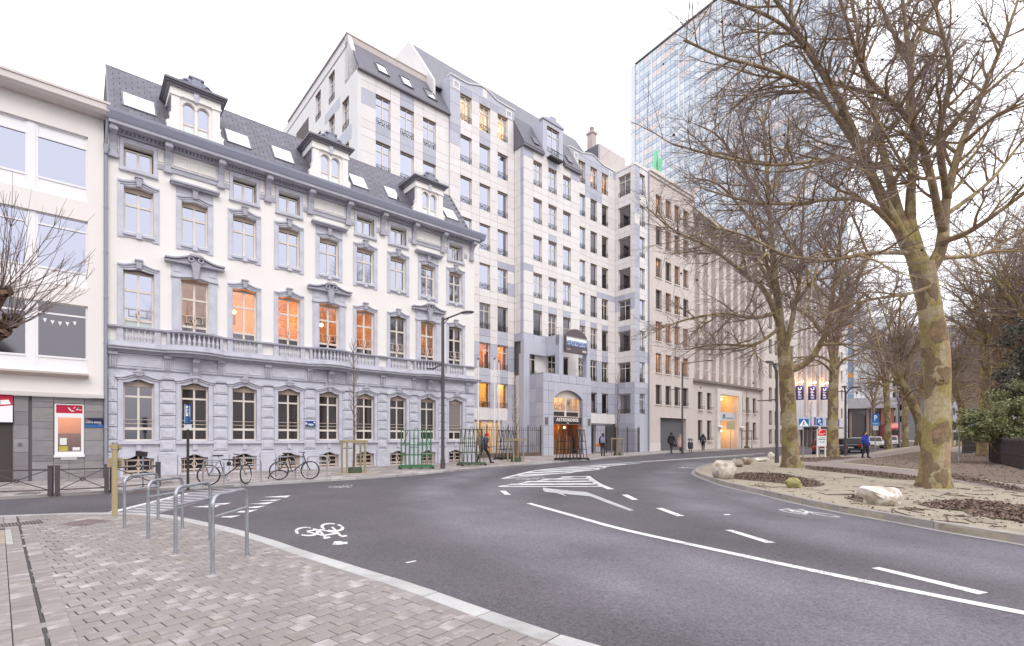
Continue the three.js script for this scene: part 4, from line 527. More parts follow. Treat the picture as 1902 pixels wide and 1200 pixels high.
// ================================================================ MODERN NEIGHBOUR (left edge)
function textTex(w, h, bg, draw) { const c = document.createElement('canvas'); c.width = w; c.height = h; const x = c.getContext('2d'); x.fillStyle = bg; x.fillRect(0, 0, w, h); draw(x, w, h); const t = new THREE.CanvasTexture(c); t.colorSpace = THREE.SRGBColorSpace; return new THREE.MeshPhysicalMaterial({ map: t, roughness: 0.5 }); }
function board(name, w, h, th, face, edge, parent, pos) { const g = new THREE.BoxGeometry(w, h, th); const o = add(new THREE.Mesh(g, [edge, edge, edge, edge, face, edge]), name, parent); if (pos) o.position.copy(pos); return o; }
{
  const n = 0.12, H = front('modern_building', 'white rendered building with wide windows over a grey stone ground floor', 'building', 0, n), X = u => sOf(u, n);
  const right = -0.12, wins = [[X(67), X(163)], [X(67) - 1.62, X(67) - 0.22], [X(67) - 3.4, X(67) - 1.85]];
  const floors = [[10.43, 12.87], [7.25, 9.73], [4.07, 6.58]];
  part('rendered_wall', slab(rect(-7, right, 3.3, 13.7), -0.3, 0, floors.map(f => rect(wins[2][0] - 1.5, wins[0][1], f[0], f[1]))), M.stucco2, H);
  part('roof_slab', [run([[-6, 13.68], [0.5, 13.68], [0.62, 13.78], [0.62, 14.0], [-6, 14.05]].reverse(), -7, 0.02), box(-7, 0.05, 14.0, 14.08, -6, 0.66)], mat(T.stucco, { color: [0.7, 0.64, 0.62] }), H);
  part('side_wall', box(right - 0.3, right - 0.005, -0.3, 13.7, -8, -0.31), M.stucco2, H);
  const wm = plain(0.84, 0.83, 0.85, 0.4);
  floors.forEach((f, fi) => wins.forEach((w, wi) => {
    const [x0, x1] = w, [y0, y1] = f, top = fi === 0 ? y1 - 0.47 : y1 - 0.44, bot = y0 + 0.58;
    const o = part('window', [box(x0 - 0.22, x0 - 0.02, y0, y1, -0.2, -0.08), box(x0 - 0.02, x0 + 0.05, y0, y1, -0.18, -0.1), box(x1 - 0.06, x1, y0, y1, -0.18, -0.1), box(x0, x1, bot - 0.07, bot, -0.18, -0.09), box(x0, x1, top, top + 0.06, -0.18, -0.09), box(x0, x1, y1 - 0.05, y1, -0.18, -0.1), box(x0, x1, y0, y0 + 0.03, -0.18, -0.06)], wm, H);
    part('lower_panel', box(x0 + 0.04, x1 - 0.05, y0 + 0.03, bot - 0.07, -0.16, -0.12), wm, o);
    part(fi === 0 ? 'upper_panel' : 'pane', box(x0 + 0.05, x1 - 0.06, top + 0.06, y1 - 0.05, -0.16, -0.13), fi === 0 ? wm : fi === 1 ? M.glassSky : M.glassMid, o);
    part('pane', box(x0 + 0.05, x1 - 0.06, bot, top, -0.16, -0.14), fi === 2 ? M.glassMid : M.glassSky, o);
    if (fi === 2 && wi === 0) { const b = []; for (let i = 0; i < 5; i++) { const x = x0 + 0.22 + i * 0.2, y = top - 0.12 - 0.1 * Math.sin(PI * (i + 0.6) / 5.2); b.push(slab([[x - 0.055, y], [x + 0.055, y], [x + 0.005, y - 0.15]], -0.135, -0.13)); } part('bunting', b, wm, o); }
  }));
  part('ledge', run([[0, 3.88], [0.34, 3.98], [0.34, 4.05], [0, 4.07]].reverse(), -7, X(163) + 0.02), mat(T.stucco, { color: [0.55, 0.47, 0.44] }), H);
  part('wall_rail', [box(-7, right, 3.18, 3.26, 0, 0.16), box(-7, right, 3.26, 3.32, 0, 0.08)], plain(0.6, 0.57, 0.55, 0.6), H);
  // ground floor: grey stone slabs round a door and a window
  const gm = [[0.3, 0.285, 0.3], [0.35, 0.335, 0.35], [0.26, 0.245, 0.26], [0.33, 0.31, 0.31]].map(c => mat(T.stone, { color: c, bump: 0.003 })), r = rng(5);
  part('ground_floor_wall', [box(-7, X(53), -0.4, 3.18, -0.4, -0.08), box(X(53), X(101), -0.4, 3.18, -0.4, -0.08), box(X(156), right, -0.4, 3.18, -0.4, -0.08), box(X(101), X(156), -0.4, 1.05, -0.4, -0.08), box(X(101), X(156), 2.95, 3.18, -0.4, -0.08)], M.joint, H);
  const cut = (x0, x1, ys) => { for (let i = 0; i + 1 < ys.length; i++) part('stone_slab', slab(rect(x0 + 0.004, x1 - 0.004, ys[i] + 0.004, ys[i + 1] - 0.004), -0.09, -0.002 - r() * 0.006, [], 0.003), gm[Math.floor(r() * 4)], H); };
  cut(X(25), X(53), [-0.4, 0.16, 0.72, 1.2, 1.68, 2.15, 2.62, 3.18]); cut(X(59), X(99.5), [-0.4, 0.6, 0.86, 1.08, 1.6, 2.05, 2.28, 2.78, 3.0, 3.18]); cut(X(99.5), X(128), [-0.4, 0.4, 0.78, 1.02]); cut(X(128), X(156.5), [-0.4, 0.4, 0.78, 1.02]); cut(X(156.5), right, [-0.4, 0.45, 0.84, 1.06, 1.6, 2.1, 2.68, 2.95, 3.18]); cut(X(99.5), X(156.5), [2.96, 3.18]);
  part('wall_groove', box(X(53), X(59), -0.4, 3.18, -0.09, -0.06), plain(0.15, 0.12, 0.125, 0.8), H);
  { const x0 = X(101), x1 = X(156), o = part('shop_window', [slab(rect(x0, x1, 1.06, 2.94), -0.14, -0.04, [rect(x0 + 0.09, x1 - 0.08, 1.2, 2.44), rect(x0 + 0.04, x1 - 0.04, 2.6, 2.9)]), box(x0 - 0.02, x1 + 0.02, 1.0, 1.08, -0.14, 0.04)], wm, H);
    part('pane', box(x0 + 0.08, x1 - 0.07, 1.19, 2.45, -0.11, -0.1), M.glass, o);
    const f = textTex(256, 96, '#b8103c', (c, w, h) => { c.fillStyle = '#e8e4e6'; c.beginPath(); c.moveTo(110, 30); c.quadraticCurveTo(130, 60, 140, 70); c.lineTo(178, 76); c.lineTo(170, 62); c.lineTo(144, 58); c.quadraticCurveTo(138, 40, 124, 28); c.fill(); c.fillStyle = '#f3b48a'; c.beginPath(); c.ellipse(178, 30, 14, 7, -0.7, 0, 7); c.fill(); c.fillStyle = '#2d7f86'; c.beginPath(); c.ellipse(216, 34, 9, 13, 0.5, 0, 7); c.fill(); c.fillStyle = '#fff'; c.fillRect(196, 44, 18, 12); c.fillRect(222, 50, 26, 6); });
    board('red_panel', x1 - x0 - 0.09, 0.3, 0.03, f, wm, o, V((x0 + x1) / 2, 2.75, -0.08));
    room(H, x0 - 0.3, x1 + 0.2, 0.9, 2.9, -2.2, -0.405, mat(T.stucco, { color: [0.6, 0.5, 0.4] })); roomLamp(H, (x0 + x1) / 2 - 0.2, 2.7, -1.4, 2.2);
    part('notice', box(x0 + 0.14, x0 + 0.33, 1.45, 1.7, -0.096, -0.09), plain(0.75, 0.76, 0.76), o); part('notice', box(x1 - 0.32, x1 - 0.11, 1.24, 1.36, -0.096, -0.09), plain(0.75, 0.75, 0.77), o); part('notice', box(x0 + 0.12, x0 + 0.36, 1.22, 1.4, -0.098, -0.093), plain(0.45, 0.42, 0.06), o);
  }
  part('letter_slot', [box(X(113), X(143), 0.9, 1.02, 0, 0.02), box(X(118), X(138), 0.935, 0.985, 0.02, 0.028)], plain(0.55, 0.53, 0.53, 0.4), H);
  { const o = part('entrance_door', [box(X(-40), X(24.5), -0.3, 2.2, -0.3, -0.2)], plain(0.34, 0.33, 0.35, 0.5), H); part('door_frame', [box(X(9.5), X(11), 0.2, 2.1, -0.2, -0.1), box(X(16.5), X(18.5), 0.2, 2.1, -0.2, -0.1), box(X(23.5), X(25), 0.0, 2.2, -0.2, -0.08), box(X(10), X(25), 2.05, 2.2, -0.2, -0.1)], plain(0.5, 0.46, 0.46, 0.5), o);
    part('door_glow', [box(X(11), X(16.5), 0.35, 2.05, -0.19, -0.17), box(X(18.5), X(23.5), 0.35, 1.2, -0.19, -0.17)], new THREE.MeshStandardMaterial({ color: 0x331100, emissive: new THREE.Color().setRGB(0.9, 0.28, 0.03), emissiveIntensity: 0.7 }), o).name = 'lit_window'; }
  { const f = textTex(256, 300, '#f2f3f5', (c, w, h) => { c.fillStyle = '#c0123f'; c.beginPath(); c.moveTo(0, 0); c.lineTo(256, 0); c.lineTo(256, 118); c.lineTo(0, 190); c.fill(); c.fillStyle = '#f4f4f4'; c.beginPath(); c.arc(30, 130, 62, 0, 7); c.fill(); c.fillStyle = '#c0123f'; c.beginPath(); c.arc(22, 130, 22, 0, 7); c.fill(); c.fillStyle = '#eee'; c.font = 'bold 26px sans-serif'; c.fillText('T', 22, 40); c.save(); c.translate(120, 112); c.rotate(-0.22); c.fillStyle = '#f4f4f4'; c.fillRect(0, -26, 128, 48); c.fillStyle = '#333'; c.font = 'bold 22px sans-serif'; c.fillText('THEQUE', 10, -4); c.fillText('THEEK', 22, 18); c.restore(); c.fillStyle = '#444'; for (let i = 0; i < 8; i++) c.fillRect(10 + i * 10, 256 + (i % 3) * 3, 6, 14 - (i % 2) * 4); });
    const b = board('shop_sign', 1.5, 0.96, 0.05, f, wm, scene, fac(X(24.5) - 0.76, n + 0.04, 2.72)); b.rotation.y = TH; tag(b, 'white and red sign board over the door beside the stone pier', 'sign'); }
  { const f = textTex(256, 132, '#17143a', (c, w, h) => { c.fillStyle = '#2a63a8'; c.fillRect(6, 92, 244, 36); c.fillStyle = '#b02a4a'; c.fillRect(10, 12, 26, 16); c.fillStyle = '#e8e6ea'; c.font = 'bold 13px sans-serif'; c.fillText('RUE DE LA', 10, 44); c.font = 'bold 31px sans-serif'; c.fillText('LIMITE-GRENS-', 6, 74, 244); c.font = 'bold 13px sans-serif'; c.fillText('STRAAT', 186, 88); c.strokeStyle = '#c8c8d8'; c.strokeRect(3, 3, 250, 126); });
    const b = board('street_plate', X(192) - X(158), 0.36, 0.02, f, plain(0.05, 0.05, 0.15), scene, fac((X(158) + X(192)) / 2, n + 0.015, 2.27)); b.rotation.y = TH; tag(b, 'dark blue street name plate beside the red topped window', 'street sign'); }
  { const f = textTex(64, 64, '#7c777c', c => { c.fillStyle = '#3a3338'; c.font = 'bold 52px sans-serif'; c.fillText('2', 16, 50); }); const b = board('house_number', 0.13, 0.13, 0.01, f, gm[0], scene, fac(X(37), n + 0.004, 1.47)); b.rotation.y = TH; tag(b, 'small metal house number two on the grey stone pier', 'house number'); }
  { const f = textTex(256, 180, '#14388c', (c) => { c.fillStyle = '#c9cfd6'; c.beginPath(); c.moveTo(0, 20); c.lineTo(60, 70); c.lineTo(30, 110); c.lineTo(0, 100); c.fill(); c.beginPath(); c.moveTo(60, 80); c.quadraticCurveTo(150, 60, 230, 100); c.lineTo(180, 130); c.quadraticCurveTo(120, 140, 70, 110); c.fill(); c.fillStyle = '#5a6a58'; c.fillRect(0, 150, 256, 30); c.fillStyle = '#e8e8ee'; c.fillRect(210, 20, 40, 40); });
    const b = board('enamel_plate', 0.47, 0.3, 0.015, f, plain(0.05, 0.07, 0.2), scene, fac(BAY(4) - 0.94, 0.1, 2.36)); b.rotation.y = TH; tag(b, 'blue enamel plate fixed to a bluestone pier of the town house', 'plaque'); }
}

// ================================================================ STONE CLAD OFFICE BLOCK
const S0 = 12.8, NL = -6.5, office = front('office_block', 'tall pale stone office block with blue stone bands and balcony railings', 'building', S0, NL);
{
  const H = office, clads = [[0.8, 0.76, 0.755], [0.82, 0.79, 0.79], [0.77, 0.73, 0.72], [0.5, 0.51, 0.6], [0.54, 0.55, 0.635], [0.45, 0.46, 0.555]].map(c => mat(T.clad, { color: c, roughness: 0.7 }));
  const list = [], r = rng(65), TOP = 27.65, PITCH = 3.085, rowsY = Array.from({ length: 8 }, (_, k) => TOP - k * PITCH);
  const railing = (w) => { const g = [bar(V(-w, 0.42, 0), V(w, 0.42, 0), 0.016, 5), bar(V(-w, 0.05, 0), V(w, 0.05, 0), 0.014, 5)], q = (a, b, c, d) => g.push(bar(V(a, b, 0), V(c, d, 0), 0.014, 5)); for (const s of [-1, 1]) { q(s * w * 0.98, 0.05, s * w * 0.98, 0.42); q(s * w * 0.75, 0.42, s * w * 0.75, 0.16); q(s * w * 0.75, 0.16, s * w * 0.45, 0.16); q(s * w * 0.45, 0.16, s * w * 0.45, 0.33); q(s * w * 0.45, 0.33, s * w * 0.2, 0.33); q(0, 0.02, s * w * 0.2, 0.24); q(s * w * 0.2, 0.24, 0, 0.46); q(s * w * 0.6, 0.28, s * w * 0.95, 0.28); } return g; };
  const protos = {};
  function winProto(w, h, kind) {                                     // kind: c = cross frame, p = plain sheet; l = lit
    const key = w + kind; if (protos[key]) return protos[key];
    const x = w / 2, gl = kind.includes('l') ? M.glass : kind.includes('d') ? M.glassDark : kind.includes('m') ? M.glassMid : M.glassSky, fm = M.cream;
    const g = [box(-x, -x + 0.06, 0, h, 0, 0.06), box(x - 0.06, x, 0, h, 0, 0.06), box(-x + 0.06, x - 0.06, 0, 0.06, 0, 0.06), box(-x + 0.06, x - 0.06, h - 0.06, h, 0, 0.06)];
    if (kind.includes('c')) g.push(box(-0.035, 0.035, 0.06, h - 0.06, 0.005, 0.065), box(-x + 0.06, x - 0.06, h * 0.7, h * 0.7 + 0.06, 0.008, 0.07));
    const o = new THREE.Mesh(uvBox(merged(g)), fm);
    const ps = kind.includes('c') ? [[-x + 0.05, -0.03, 0.05, h * 0.7], [0.03, x - 0.05, 0.05, h * 0.7], [-x + 0.05, -0.03, h * 0.7 + 0.06, h - 0.05], [0.03, x - 0.05, h * 0.7 + 0.06, h - 0.05]] : [[-x + 0.05, x - 0.05, 0.05, h - 0.05]];
    for (const p of ps) part('pane', box(...p, 0.02, 0.035), gl, o);
    part('railing', railing(x), M.iron, o).position.set(0, 0.04, 0.2);
    part('reveal_head', box(-x, x, h - 0.005, h + 0.02, 0.07, 0.24), plain(0.34, 0.26, 0.22, 0.7), o);
    return protos[key] = o;
  }
  function putWin(w, h, kind, x, y, z, ry = 0) { const p = winProto(w, h, kind), o = p.userData.used ? p.clone() : p; p.userData.used = 1; o.userData = {}; p.userData.used = 1; add(o, 'window', H); o.traverse(q => { q.castShadow = q.receiveShadow = true; }); o.position.set(x, y, z); o.rotation.y = ry; return o; }
  // one face of cladding: thick panels round the openings; place(g) moves it to its face
  function clad(a0, a1, y0, y1, wins, place, pick, colJ = 0.95, thick = 0.26) {
    const xs = new Set([a0, a1]); for (const w of wins) { xs.add(w.x0); xs.add(w.x1); } let X = [...xs].filter(v => v >= a0 - 1e-6 && v <= a1 + 1e-6).sort((p, q) => p - q);
    const ext = []; for (let i = 0; i + 1 < X.length; i++) { const n = Math.max(1, Math.round((X[i + 1] - X[i]) / colJ)); for (let k = 0; k < n; k++) ext.push(X[i] + (X[i + 1] - X[i]) * k / n); } ext.push(a1); X = ext;
    for (let i = 0; i + 1 < X.length; i++) {
      const mx = (X[i] + X[i + 1]) / 2, col = wins.filter(w => mx > w.x0 && mx < w.x1).sort((p, q) => p.y0 - q.y0), ys = [y0];
      const levels = []; for (const t of rowsY) levels.push(t - 2.0, t - 1.0, t, t + 0.54); const lv = levels.filter(v => v > y0 + 0.2 && v < y1 - 0.2).sort((p, q) => p - q);
      const Y = [y0, ...lv, y1];
      for (let j = 0; j + 1 < Y.length; j++) {
        const my = (Y[j] + Y[j + 1]) / 2; if (col.some(w => my > w.y0 - 0.01 && my < w.y1 + 0.01)) continue;
        const m = pick(mx, my, r); const g = place(uvBox(slab(rect(X[i] + 0.009, X[i + 1] - 0.009, Y[j] + 0.009, Y[j + 1] - 0.009), -thick, -0.001 - r() * 0.004), r() * 5, r() * 5));
        list.push({ g, m, area: (X[i + 1] - X[i]) * (Y[j + 1] - Y[j]) });
      }
    }
  }
  const backing = []; const id = z => g => g.translate(0, 0, z), retL = (x, z) => g => g.rotateY(-PI / 2).translate(x, 0, z);
  const L = s => s - S0;
  const cream = rr => [0, 0, 1, 1, 2, 0][Math.floor(rr() * 6)], blue = rr => [3, 3, 4, 5][Math.floor(rr() * 4)];
  const face = (cols, rows, w, h = 2.0) => cols.flatMap(c => rows.map(y => ({ x0: c - w / 2, x1: c + w / 2, y0: y - h, y1: y, c, y })));
  const litRooms = [];
  // left wing, part under the small mansard
  {
    const cols = [14.62, 16.42, 18.22].map(L), wins = face(cols, rowsY.slice(1, 5), 1.06);
    clad(0, L(19.9), 12.4, 25.66, wins, id(0), (x, y, q) => Math.abs(y - 23.2) < 2.2 && (Math.abs(x - cols[1]) < 0.85 || y < 22.5 && cols.some(c => Math.abs(x - c) < 0.6)) ? blue(q) : x < 0.5 && y > 23.8 ? blue(q) : Math.abs(y - 23.98) < 0.3 && x < 2 ? blue(q) : cream(q));
    wins.forEach((w, i) => putWin(1.06, 2.0, (w.y > 24 || i % 8 === 6) ? 'c' : i % 3 === 1 ? 'c' : 'p', w.c, w.y0, -0.2));
    backing.push(box(0.1, L(19.9), 12.4, 25.6, -0.4, -0.27));
    // its mansard, parapet, roof lights
    part('mansard', run([[0.1, 25.66], [0.16, 25.72], [-1.5, 28.3], [-2.0, 28.3], [-2.0, 25.66]].reverse(), 0.0, L(19.9)), M.slate, H);
    const cs = []; for (let k = 0; k < 13; k++) { const t = k / 13; cs.push(box(0.02, L(19.9) - 0.02, -0.02, 0.28, 0, 0.014).rotateX(Math.atan2(2.58, 1.66) - PI / 2 + 0.06).translate(0, 25.74 + 2.58 * t, 0.18 - 1.66 * t)); } part('slate_courses', cs, M.slate, H).userData.kind = 'stuff';
    part('parapet', [box(-0.05, L(19.2), 28.28, 28.85, -1.9, -1.52), box(-0.1, L(19.2), 28.82, 28.9, -14, -1.48)], mat(T.clad, { color: [0.56, 0.5, 0.48] }), H);
    part('gutter', box(-0.02, L(19.9) + 0.02, 25.58, 25.7, 0.02, 0.24), M.lead, H);
    for (const c of [14.75, 16.6, 18.55].map(L)) { const o = part('roof_light', [box(-0.36, 0.36, -0.06, 0, 0, 0.09), box(-0.36, 0.36, 1.1, 1.16, 0, 0.09), box(-0.42, -0.36, -0.06, 1.16, 0, 0.09), box(0.36, 0.42, -0.06, 1.16, 0, 0.09)], M.lead, H); o.position.set(c, 26.3, -0.15); o.rotation.x = Math.atan2(2.58, 1.66) - PI / 2; part('pane', box(-0.36, 0.36, 0, 1.1, 0.03, 0.05), new THREE.MeshPhysicalMaterial({ color: 0xd8d9de, metalness: 1, roughness: 0.08 }), o); }
  }
  // side wall towards the town house
  {
    const zc = [[-1.86, [1, 2]], [-4.3, [0, 1, 2]], [-6.95, [0, 1]]], wins = zc.flatMap(([c, ks]) => ks.map(k => ({ x0: c - 0.53, x1: c + 0.53, y0: rowsY[k] - 2, y1: rowsY[k], c, y: rowsY[k] })));
    const vent = { x0: -12.0, x1: -9.0, y0: 24.2, y1: 26.9 };
    const g = slab([[-15.5, 12.4], [0, 12.4], [0, 25.6], [-1.55, 28.84], [-15.5, 28.84]], -0.26, 0, [...wins.map(w => rect(w.x0, w.x1, w.y0, w.y1)), rect(vent.x0, vent.x1, vent.y0, vent.y1)]);
    part('side_wall', retL(0, -0.002)(g), mat(T.clad, { color: [0.78, 0.76, 0.77] }), H);
    wins.forEach(w => putWin(1.06, 2.0, 'c', 0.2, w.y0, w.c, -PI / 2));
    part('side_band', [retL(0, 0)(slab(rect(-5.6, -2.8, 24.6, 25.3), 0.001, 0.012)), retL(0, 0)(slab(rect(-2.9, -0.9, 21.6, 22.5), 0.001, 0.012))], clads[4], H);
    part('vent_grille', [retL(0, 0)(slab(rect(vent.x0, vent.x1, vent.y0, vent.y1), -0.2, -0.15)), ...Array.from({ length: 16 }, (_, i) => retL(0, 0)(slab(rect(vent.x0, vent.x1, vent.y0 + i * 0.168, vent.y0 + i * 0.168 + 0.07), -0.15, -0.03)))], plain(0.26, 0.22, 0.22, 0.6), H);
    backing.push(box(0.27, 0.4, 12.4, 28.5, -15.4, -1.7)); backing.push(box(0.05, L(19.2), 12.4, 28.8, -15.5, -15.3));
  }
  // left wing with the waved gable
  const wave = (x0, x1, y, rise) => { const a = []; for (let i = 0; i <= 40; i++) { const t = i / 40, q = Math.abs(t - 0.48) / 0.27; a.push([x0 + (x1 - x0) * t, y + rise * (q < 1 ? 0.5 + 0.5 * Math.cos(PI * q) : 0)]); } return a; };
  {
    const z = 0.15, cols = [21.35, 23.16, 24.98].map(L), wins = face(cols, rowsY, 1.05), x0 = L(19.9), x1 = L(26.23);
    clad(x0, x1, 3.1, 28.19, wins, id(z), (x, y, q) => y > 25.65 && Math.abs(y - 26.6) > 1.0 ? blue(q) : y < 3.7 ? (Math.abs(x - cols[1]) > 2.4 ? blue(q) : 1) : y < 7.2 ? (cols.some(c => Math.abs(Math.abs(x - c) - 1.1) < 0.22 && y > 6.1) ? cream(q) : blue(q)) : y < 9.3 && cols.some(c => Math.abs(Math.abs(x - c) - 0.72) < 0.24) ? blue(q) : y > 9.1 && y < 10.3 && cols.some(c => Math.abs(x - c) < 0.6) ? blue(q) : Math.abs(x - x0) < 0.6 && y > 24 ? blue(q) : y > 13.2 && y < 15.7 && x > cols[2] - 0.6 ? (y > 15.2 || y < 14.3 ? blue(q) : cream(q)) : y > 24.6 && Math.abs(x - cols[1]) < 0.9 ? blue(q) : cream(q));
    const kinds = ['cl', 'p', 'p', 'p', 'p', 'c', 'cl', 'pl'];
    wins.forEach(w => { const k = Math.round((TOP - w.y) / PITCH), i = cols.indexOf(w.c); putWin(1.05, 2.0, k === 4 && i === 2 ? 'c' : k === 5 ? (i === 2 ? 'pm' : 'cm') : kinds[k], w.c, w.y0, z - 0.2); });
    part('waved_gable', slab([...wave(x0, x1, 28.6, 0.42).reverse(), [x0, 28.2], [x1, 28.2]].reverse(), z - 0.26, z, []), clads[4], H);
    part('gable_coping', slab([...wave(x0 - 0.03, x1 + 0.05, 28.6, 0.42), ...wave(x0 - 0.03, x1 + 0.05, 28.68, 0.42).reverse()], z - 0.34, z + 0.08), plain(0.75, 0.74, 0.75, 0.5), H);
    for (const c of [cols[0] - 0.9, cols[2] + 0.65]) part('gable_square', slab(rect(c - 0.32, c + 0.32, 27.75, 28.4), z, z + 0.02, [rect(c - 0.2, c + 0.2, 27.88, 28.27)], 0.004), clads[1], H);
    part('gable_insert', box(cols[1] - 0.22, cols[1] + 0.22, 28.3, 28.95, z, z + 0.012), clads[1], H); part('gable_insert', box(cols[1] - 0.22, cols[1] + 0.22, 27.85, 28.28, z, z + 0.012), clads[5], H);
    part('side_return', [box(x0 - 0.002, x0 + 0.24, 25.7, 28.6, -2, z - 0.27), box(x1 - 0.24, x1, 25.3, 28.6, -2, z - 0.27)], clads[4], H);
    backing.push(slab(rect(x0, x1, 0.1, 28.2), -0.4, z - 0.39, [...wins.filter(w => w.y > 27 || w.y < 10).map(w => rect(w.x0 + 0.01, w.x1 - 0.01, w.y0 + 0.01, w.y1 - 0.01)), rect(x0 + 0.7, x1 - 1.3, 0.25, 2.95)]));
    part('ground_pier', [box(x0, x0 + 0.7, -0.2, 3.1, z - 0.38, z), box(x1 - 1.3, x1, -0.2, 3.1, z - 0.38, z)], clads[4], H);
    room(H, x0 + 0.5, x1 - 1.1, 0.2, 3.0, -3, -0.41, mat(T.stucco, { color: [0.78, 0.7, 0.57] })); for (const q of [1.3, 3.2]) roomLamp(H, x0 + q, 2.8, -1.6, 5, 0xffc468);
    for (let i = 0; i < 5; i++) { const a = x0 + 0.7 + i * 0.866, o = part('glazed_door', [slab(rect(a, a + 0.86, 0.2, 3.08), z - 0.3, z - 0.2, [rect(a + 0.07, a + 0.79, 0.3, 3.0)])], M.cream, H); part('pane', box(a + 0.06, a + 0.8, 0.29, 3.01, z - 0.26, z - 0.25), M.glass, o); }
    const warm = mat(T.stucco, { color: [0.75, 0.68, 0.56] }), warm2 = mat(T.stucco, { color: [0.75, 0.65, 0.53] });
    room(H, x0 + 0.2, x1 - 0.3, rowsY[7] - 2.3, rowsY[7] + 0.3, -2.6, -0.41, warm); room(H, x0 + 0.2, x1 - 0.3, rowsY[6] - 2.2, rowsY[6] + 0.3, -2.6, -0.41, warm2); room(H, x0 + 0.2, x1 - 0.3, rowsY[0] - 2.3, rowsY[0] + 0.3, -2.6, -0.41, mat(T.stucco, { color: [0.8, 0.7, 0.5] }));
    for (const c of cols) { roomLamp(H, c + 0.3, rowsY[7] + 0.1, -1.4, 4.5, 0xffb455); roomLamp(H, c + 0.3, rowsY[6] + 0.1, -1.4, 3.2, 0xff8c40); roomLamp(H, c, rowsY[0] + 0.1, -1.4, 4.5, 0xffe0b0); }
  }
  // centre bay
  const ZC = 1.27;
  {
    const x0 = L(26.23), x1 = L(33.05), cols = [27.82, 29.58, 31.38].map(L), rows = rowsY.slice(1, 6).map(y => y - 0.12), wins = face(cols, rows, 0.98);
    clad(x0, x1, 9.6, 25.3, wins, id(ZC), (x, y, q) => x < x0 + 0.5 ? blue(q) : Math.abs(x - cols[1]) < 0.6 && (y > 22.6 || Math.abs(y - 19.0) < 0.5 && q() < 0.6 || y < 13 && y > 12 ) ? blue(q) : y > 24.6 && Math.abs(x - cols[1]) > 2.0 ? blue(q) : y > 12.1 && y < 13.0 && cols.some(c => Math.abs(x - c) < 0.5) ? blue(q) : y > 15.0 && y < 15.7 && x < cols[0] ? blue(q) : y < 10.3 ? blue(q) : cream(q));
    clad(0, ZC - 0.15, 9.6, 25.3, [], retL(x0, 0.15), (x, y, q) => x > 0.75 ? blue(q) : y < 10.4 ? blue(q) : cream(q), 0.37);
    wins.forEach(w => { const k = rows.findIndex(y => Math.abs(y - w.y) < 0.01), i = cols.indexOf(w.c); putWin(0.98, 2.0, k === 0 || i === 1 || k === 3 ? (k === 4 ? 'cm' : 'c') : k === 4 ? 'pm' : 'p', w.c, w.y0, ZC - 0.2); });
    backing.push(box(x0 + 0.27, x1, 0.1, 25.3, -0.4, ZC - 0.39));
    part('bay_mansard', [run([[ZC + 0.15, 25.3], [ZC + 0.2, 25.42], [ZC - 1.5, 28.4], [-2.4, 28.4], [-2.4, 25.3]].reverse(), x0 - 0.1, x0 + 2.2), run([[ZC + 0.15, 25.3], [ZC + 0.2, 25.42], [ZC - 1.5, 28.4], [-2.4, 28.4], [-2.4, 25.3]].reverse(), x1 - 2.1, x1 + 0.1)], M.slate, H);
    const cs = []; for (let k = 0; k < 10; k++) { const t = k / 10; for (const [a, b] of [[x0 - 0.1, x0 + 2.2], [x1 - 2.1, x1 + 0.1]]) cs.push(box(a, b, -0.02, 0.36, 0, 0.014).rotateX(Math.atan2(2.98, 1.7) - PI / 2 + 0.05).translate(0, 25.44 + 2.98 * t, ZC + 0.22 - 1.7 * t)); } part('slate_courses', cs, M.slate, H).userData.kind = 'stuff';
    for (const q of [[x0 - 0.14, x0 + 2.2], [x1 - 2.1, x1 + 0.14]]) part('gutter', box(...q, 25.24, 25.36, ZC, ZC + 0.26), M.lead, H);
    const dc = L(29.62), D = part('roof_dormer', [slab(rect(-1.22, 1.22, 25.3, 28.35), -2.2, 0, [rect(-0.72, 0.72, 25.75, 27.95)])], clads[4], H); D.position.set(dc, 0, ZC + 0.02);
    part('dormer_crest', [slab([[-1.3, 28.35], [1.3, 28.35], [1.3, 28.5], [0.6, 28.68], [0.35, 28.7], [0.3, 28.95], [-0.3, 28.95], [-0.35, 28.7], [-0.6, 28.68], [-1.3, 28.5]], -0.4, 0.1, [], 0.02)], clads[5], D);
    { const w = putWin(1.44, 2.2, 'c', dc, 25.75, ZC - 0.15); w.name = 'dormer_window'; }
    part('balcony_front', [slab(rect(-0.75, 0.75, 25.2, 25.32), 0, 0.5), ...[-0.75, -0.5, -0.25, 0, 0.25, 0.5, 0.75].map(q => bar(V(q, 25.3, 0.45), V(q, 25.8, 0.45), 0.016, 5)), bar(V(-0.75, 25.8, 0.45), V(0.75, 25.8, 0.45), 0.02, 5)], M.iron, D);
    part('roof_window', box(-0.3, 0.3, 0, 0.9, 0.05, 0.1).rotateX(Math.atan2(2.98, 1.7) - PI / 2).translate(x0 + 1.5, 25.9, ZC - 0.02), M.lead, H); part('roof_window', box(-0.3, 0.3, 0, 0.9, 0.05, 0.1).rotateX(Math.atan2(2.98, 1.7) - PI / 2).translate(x1 - 1.2, 25.9, ZC - 0.02), M.lead, H);
    // loggia over the entrance: pillars and beams
    const bl = clads[4], x2 = L(26.8), xm = L(28.7), xe = L(32.6), ZP = 2.87;
    part('loggia_beam', [box(x0, xm, 8.55, 9.6, ZC - 0.35, ZC + 0.06), box(xm, xm + 0.35, 8.55, 10.15, ZC, ZP + 0.02), box(xm, xe, 9.3, 10.1, ZP - 0.4, ZP)], bl, H);
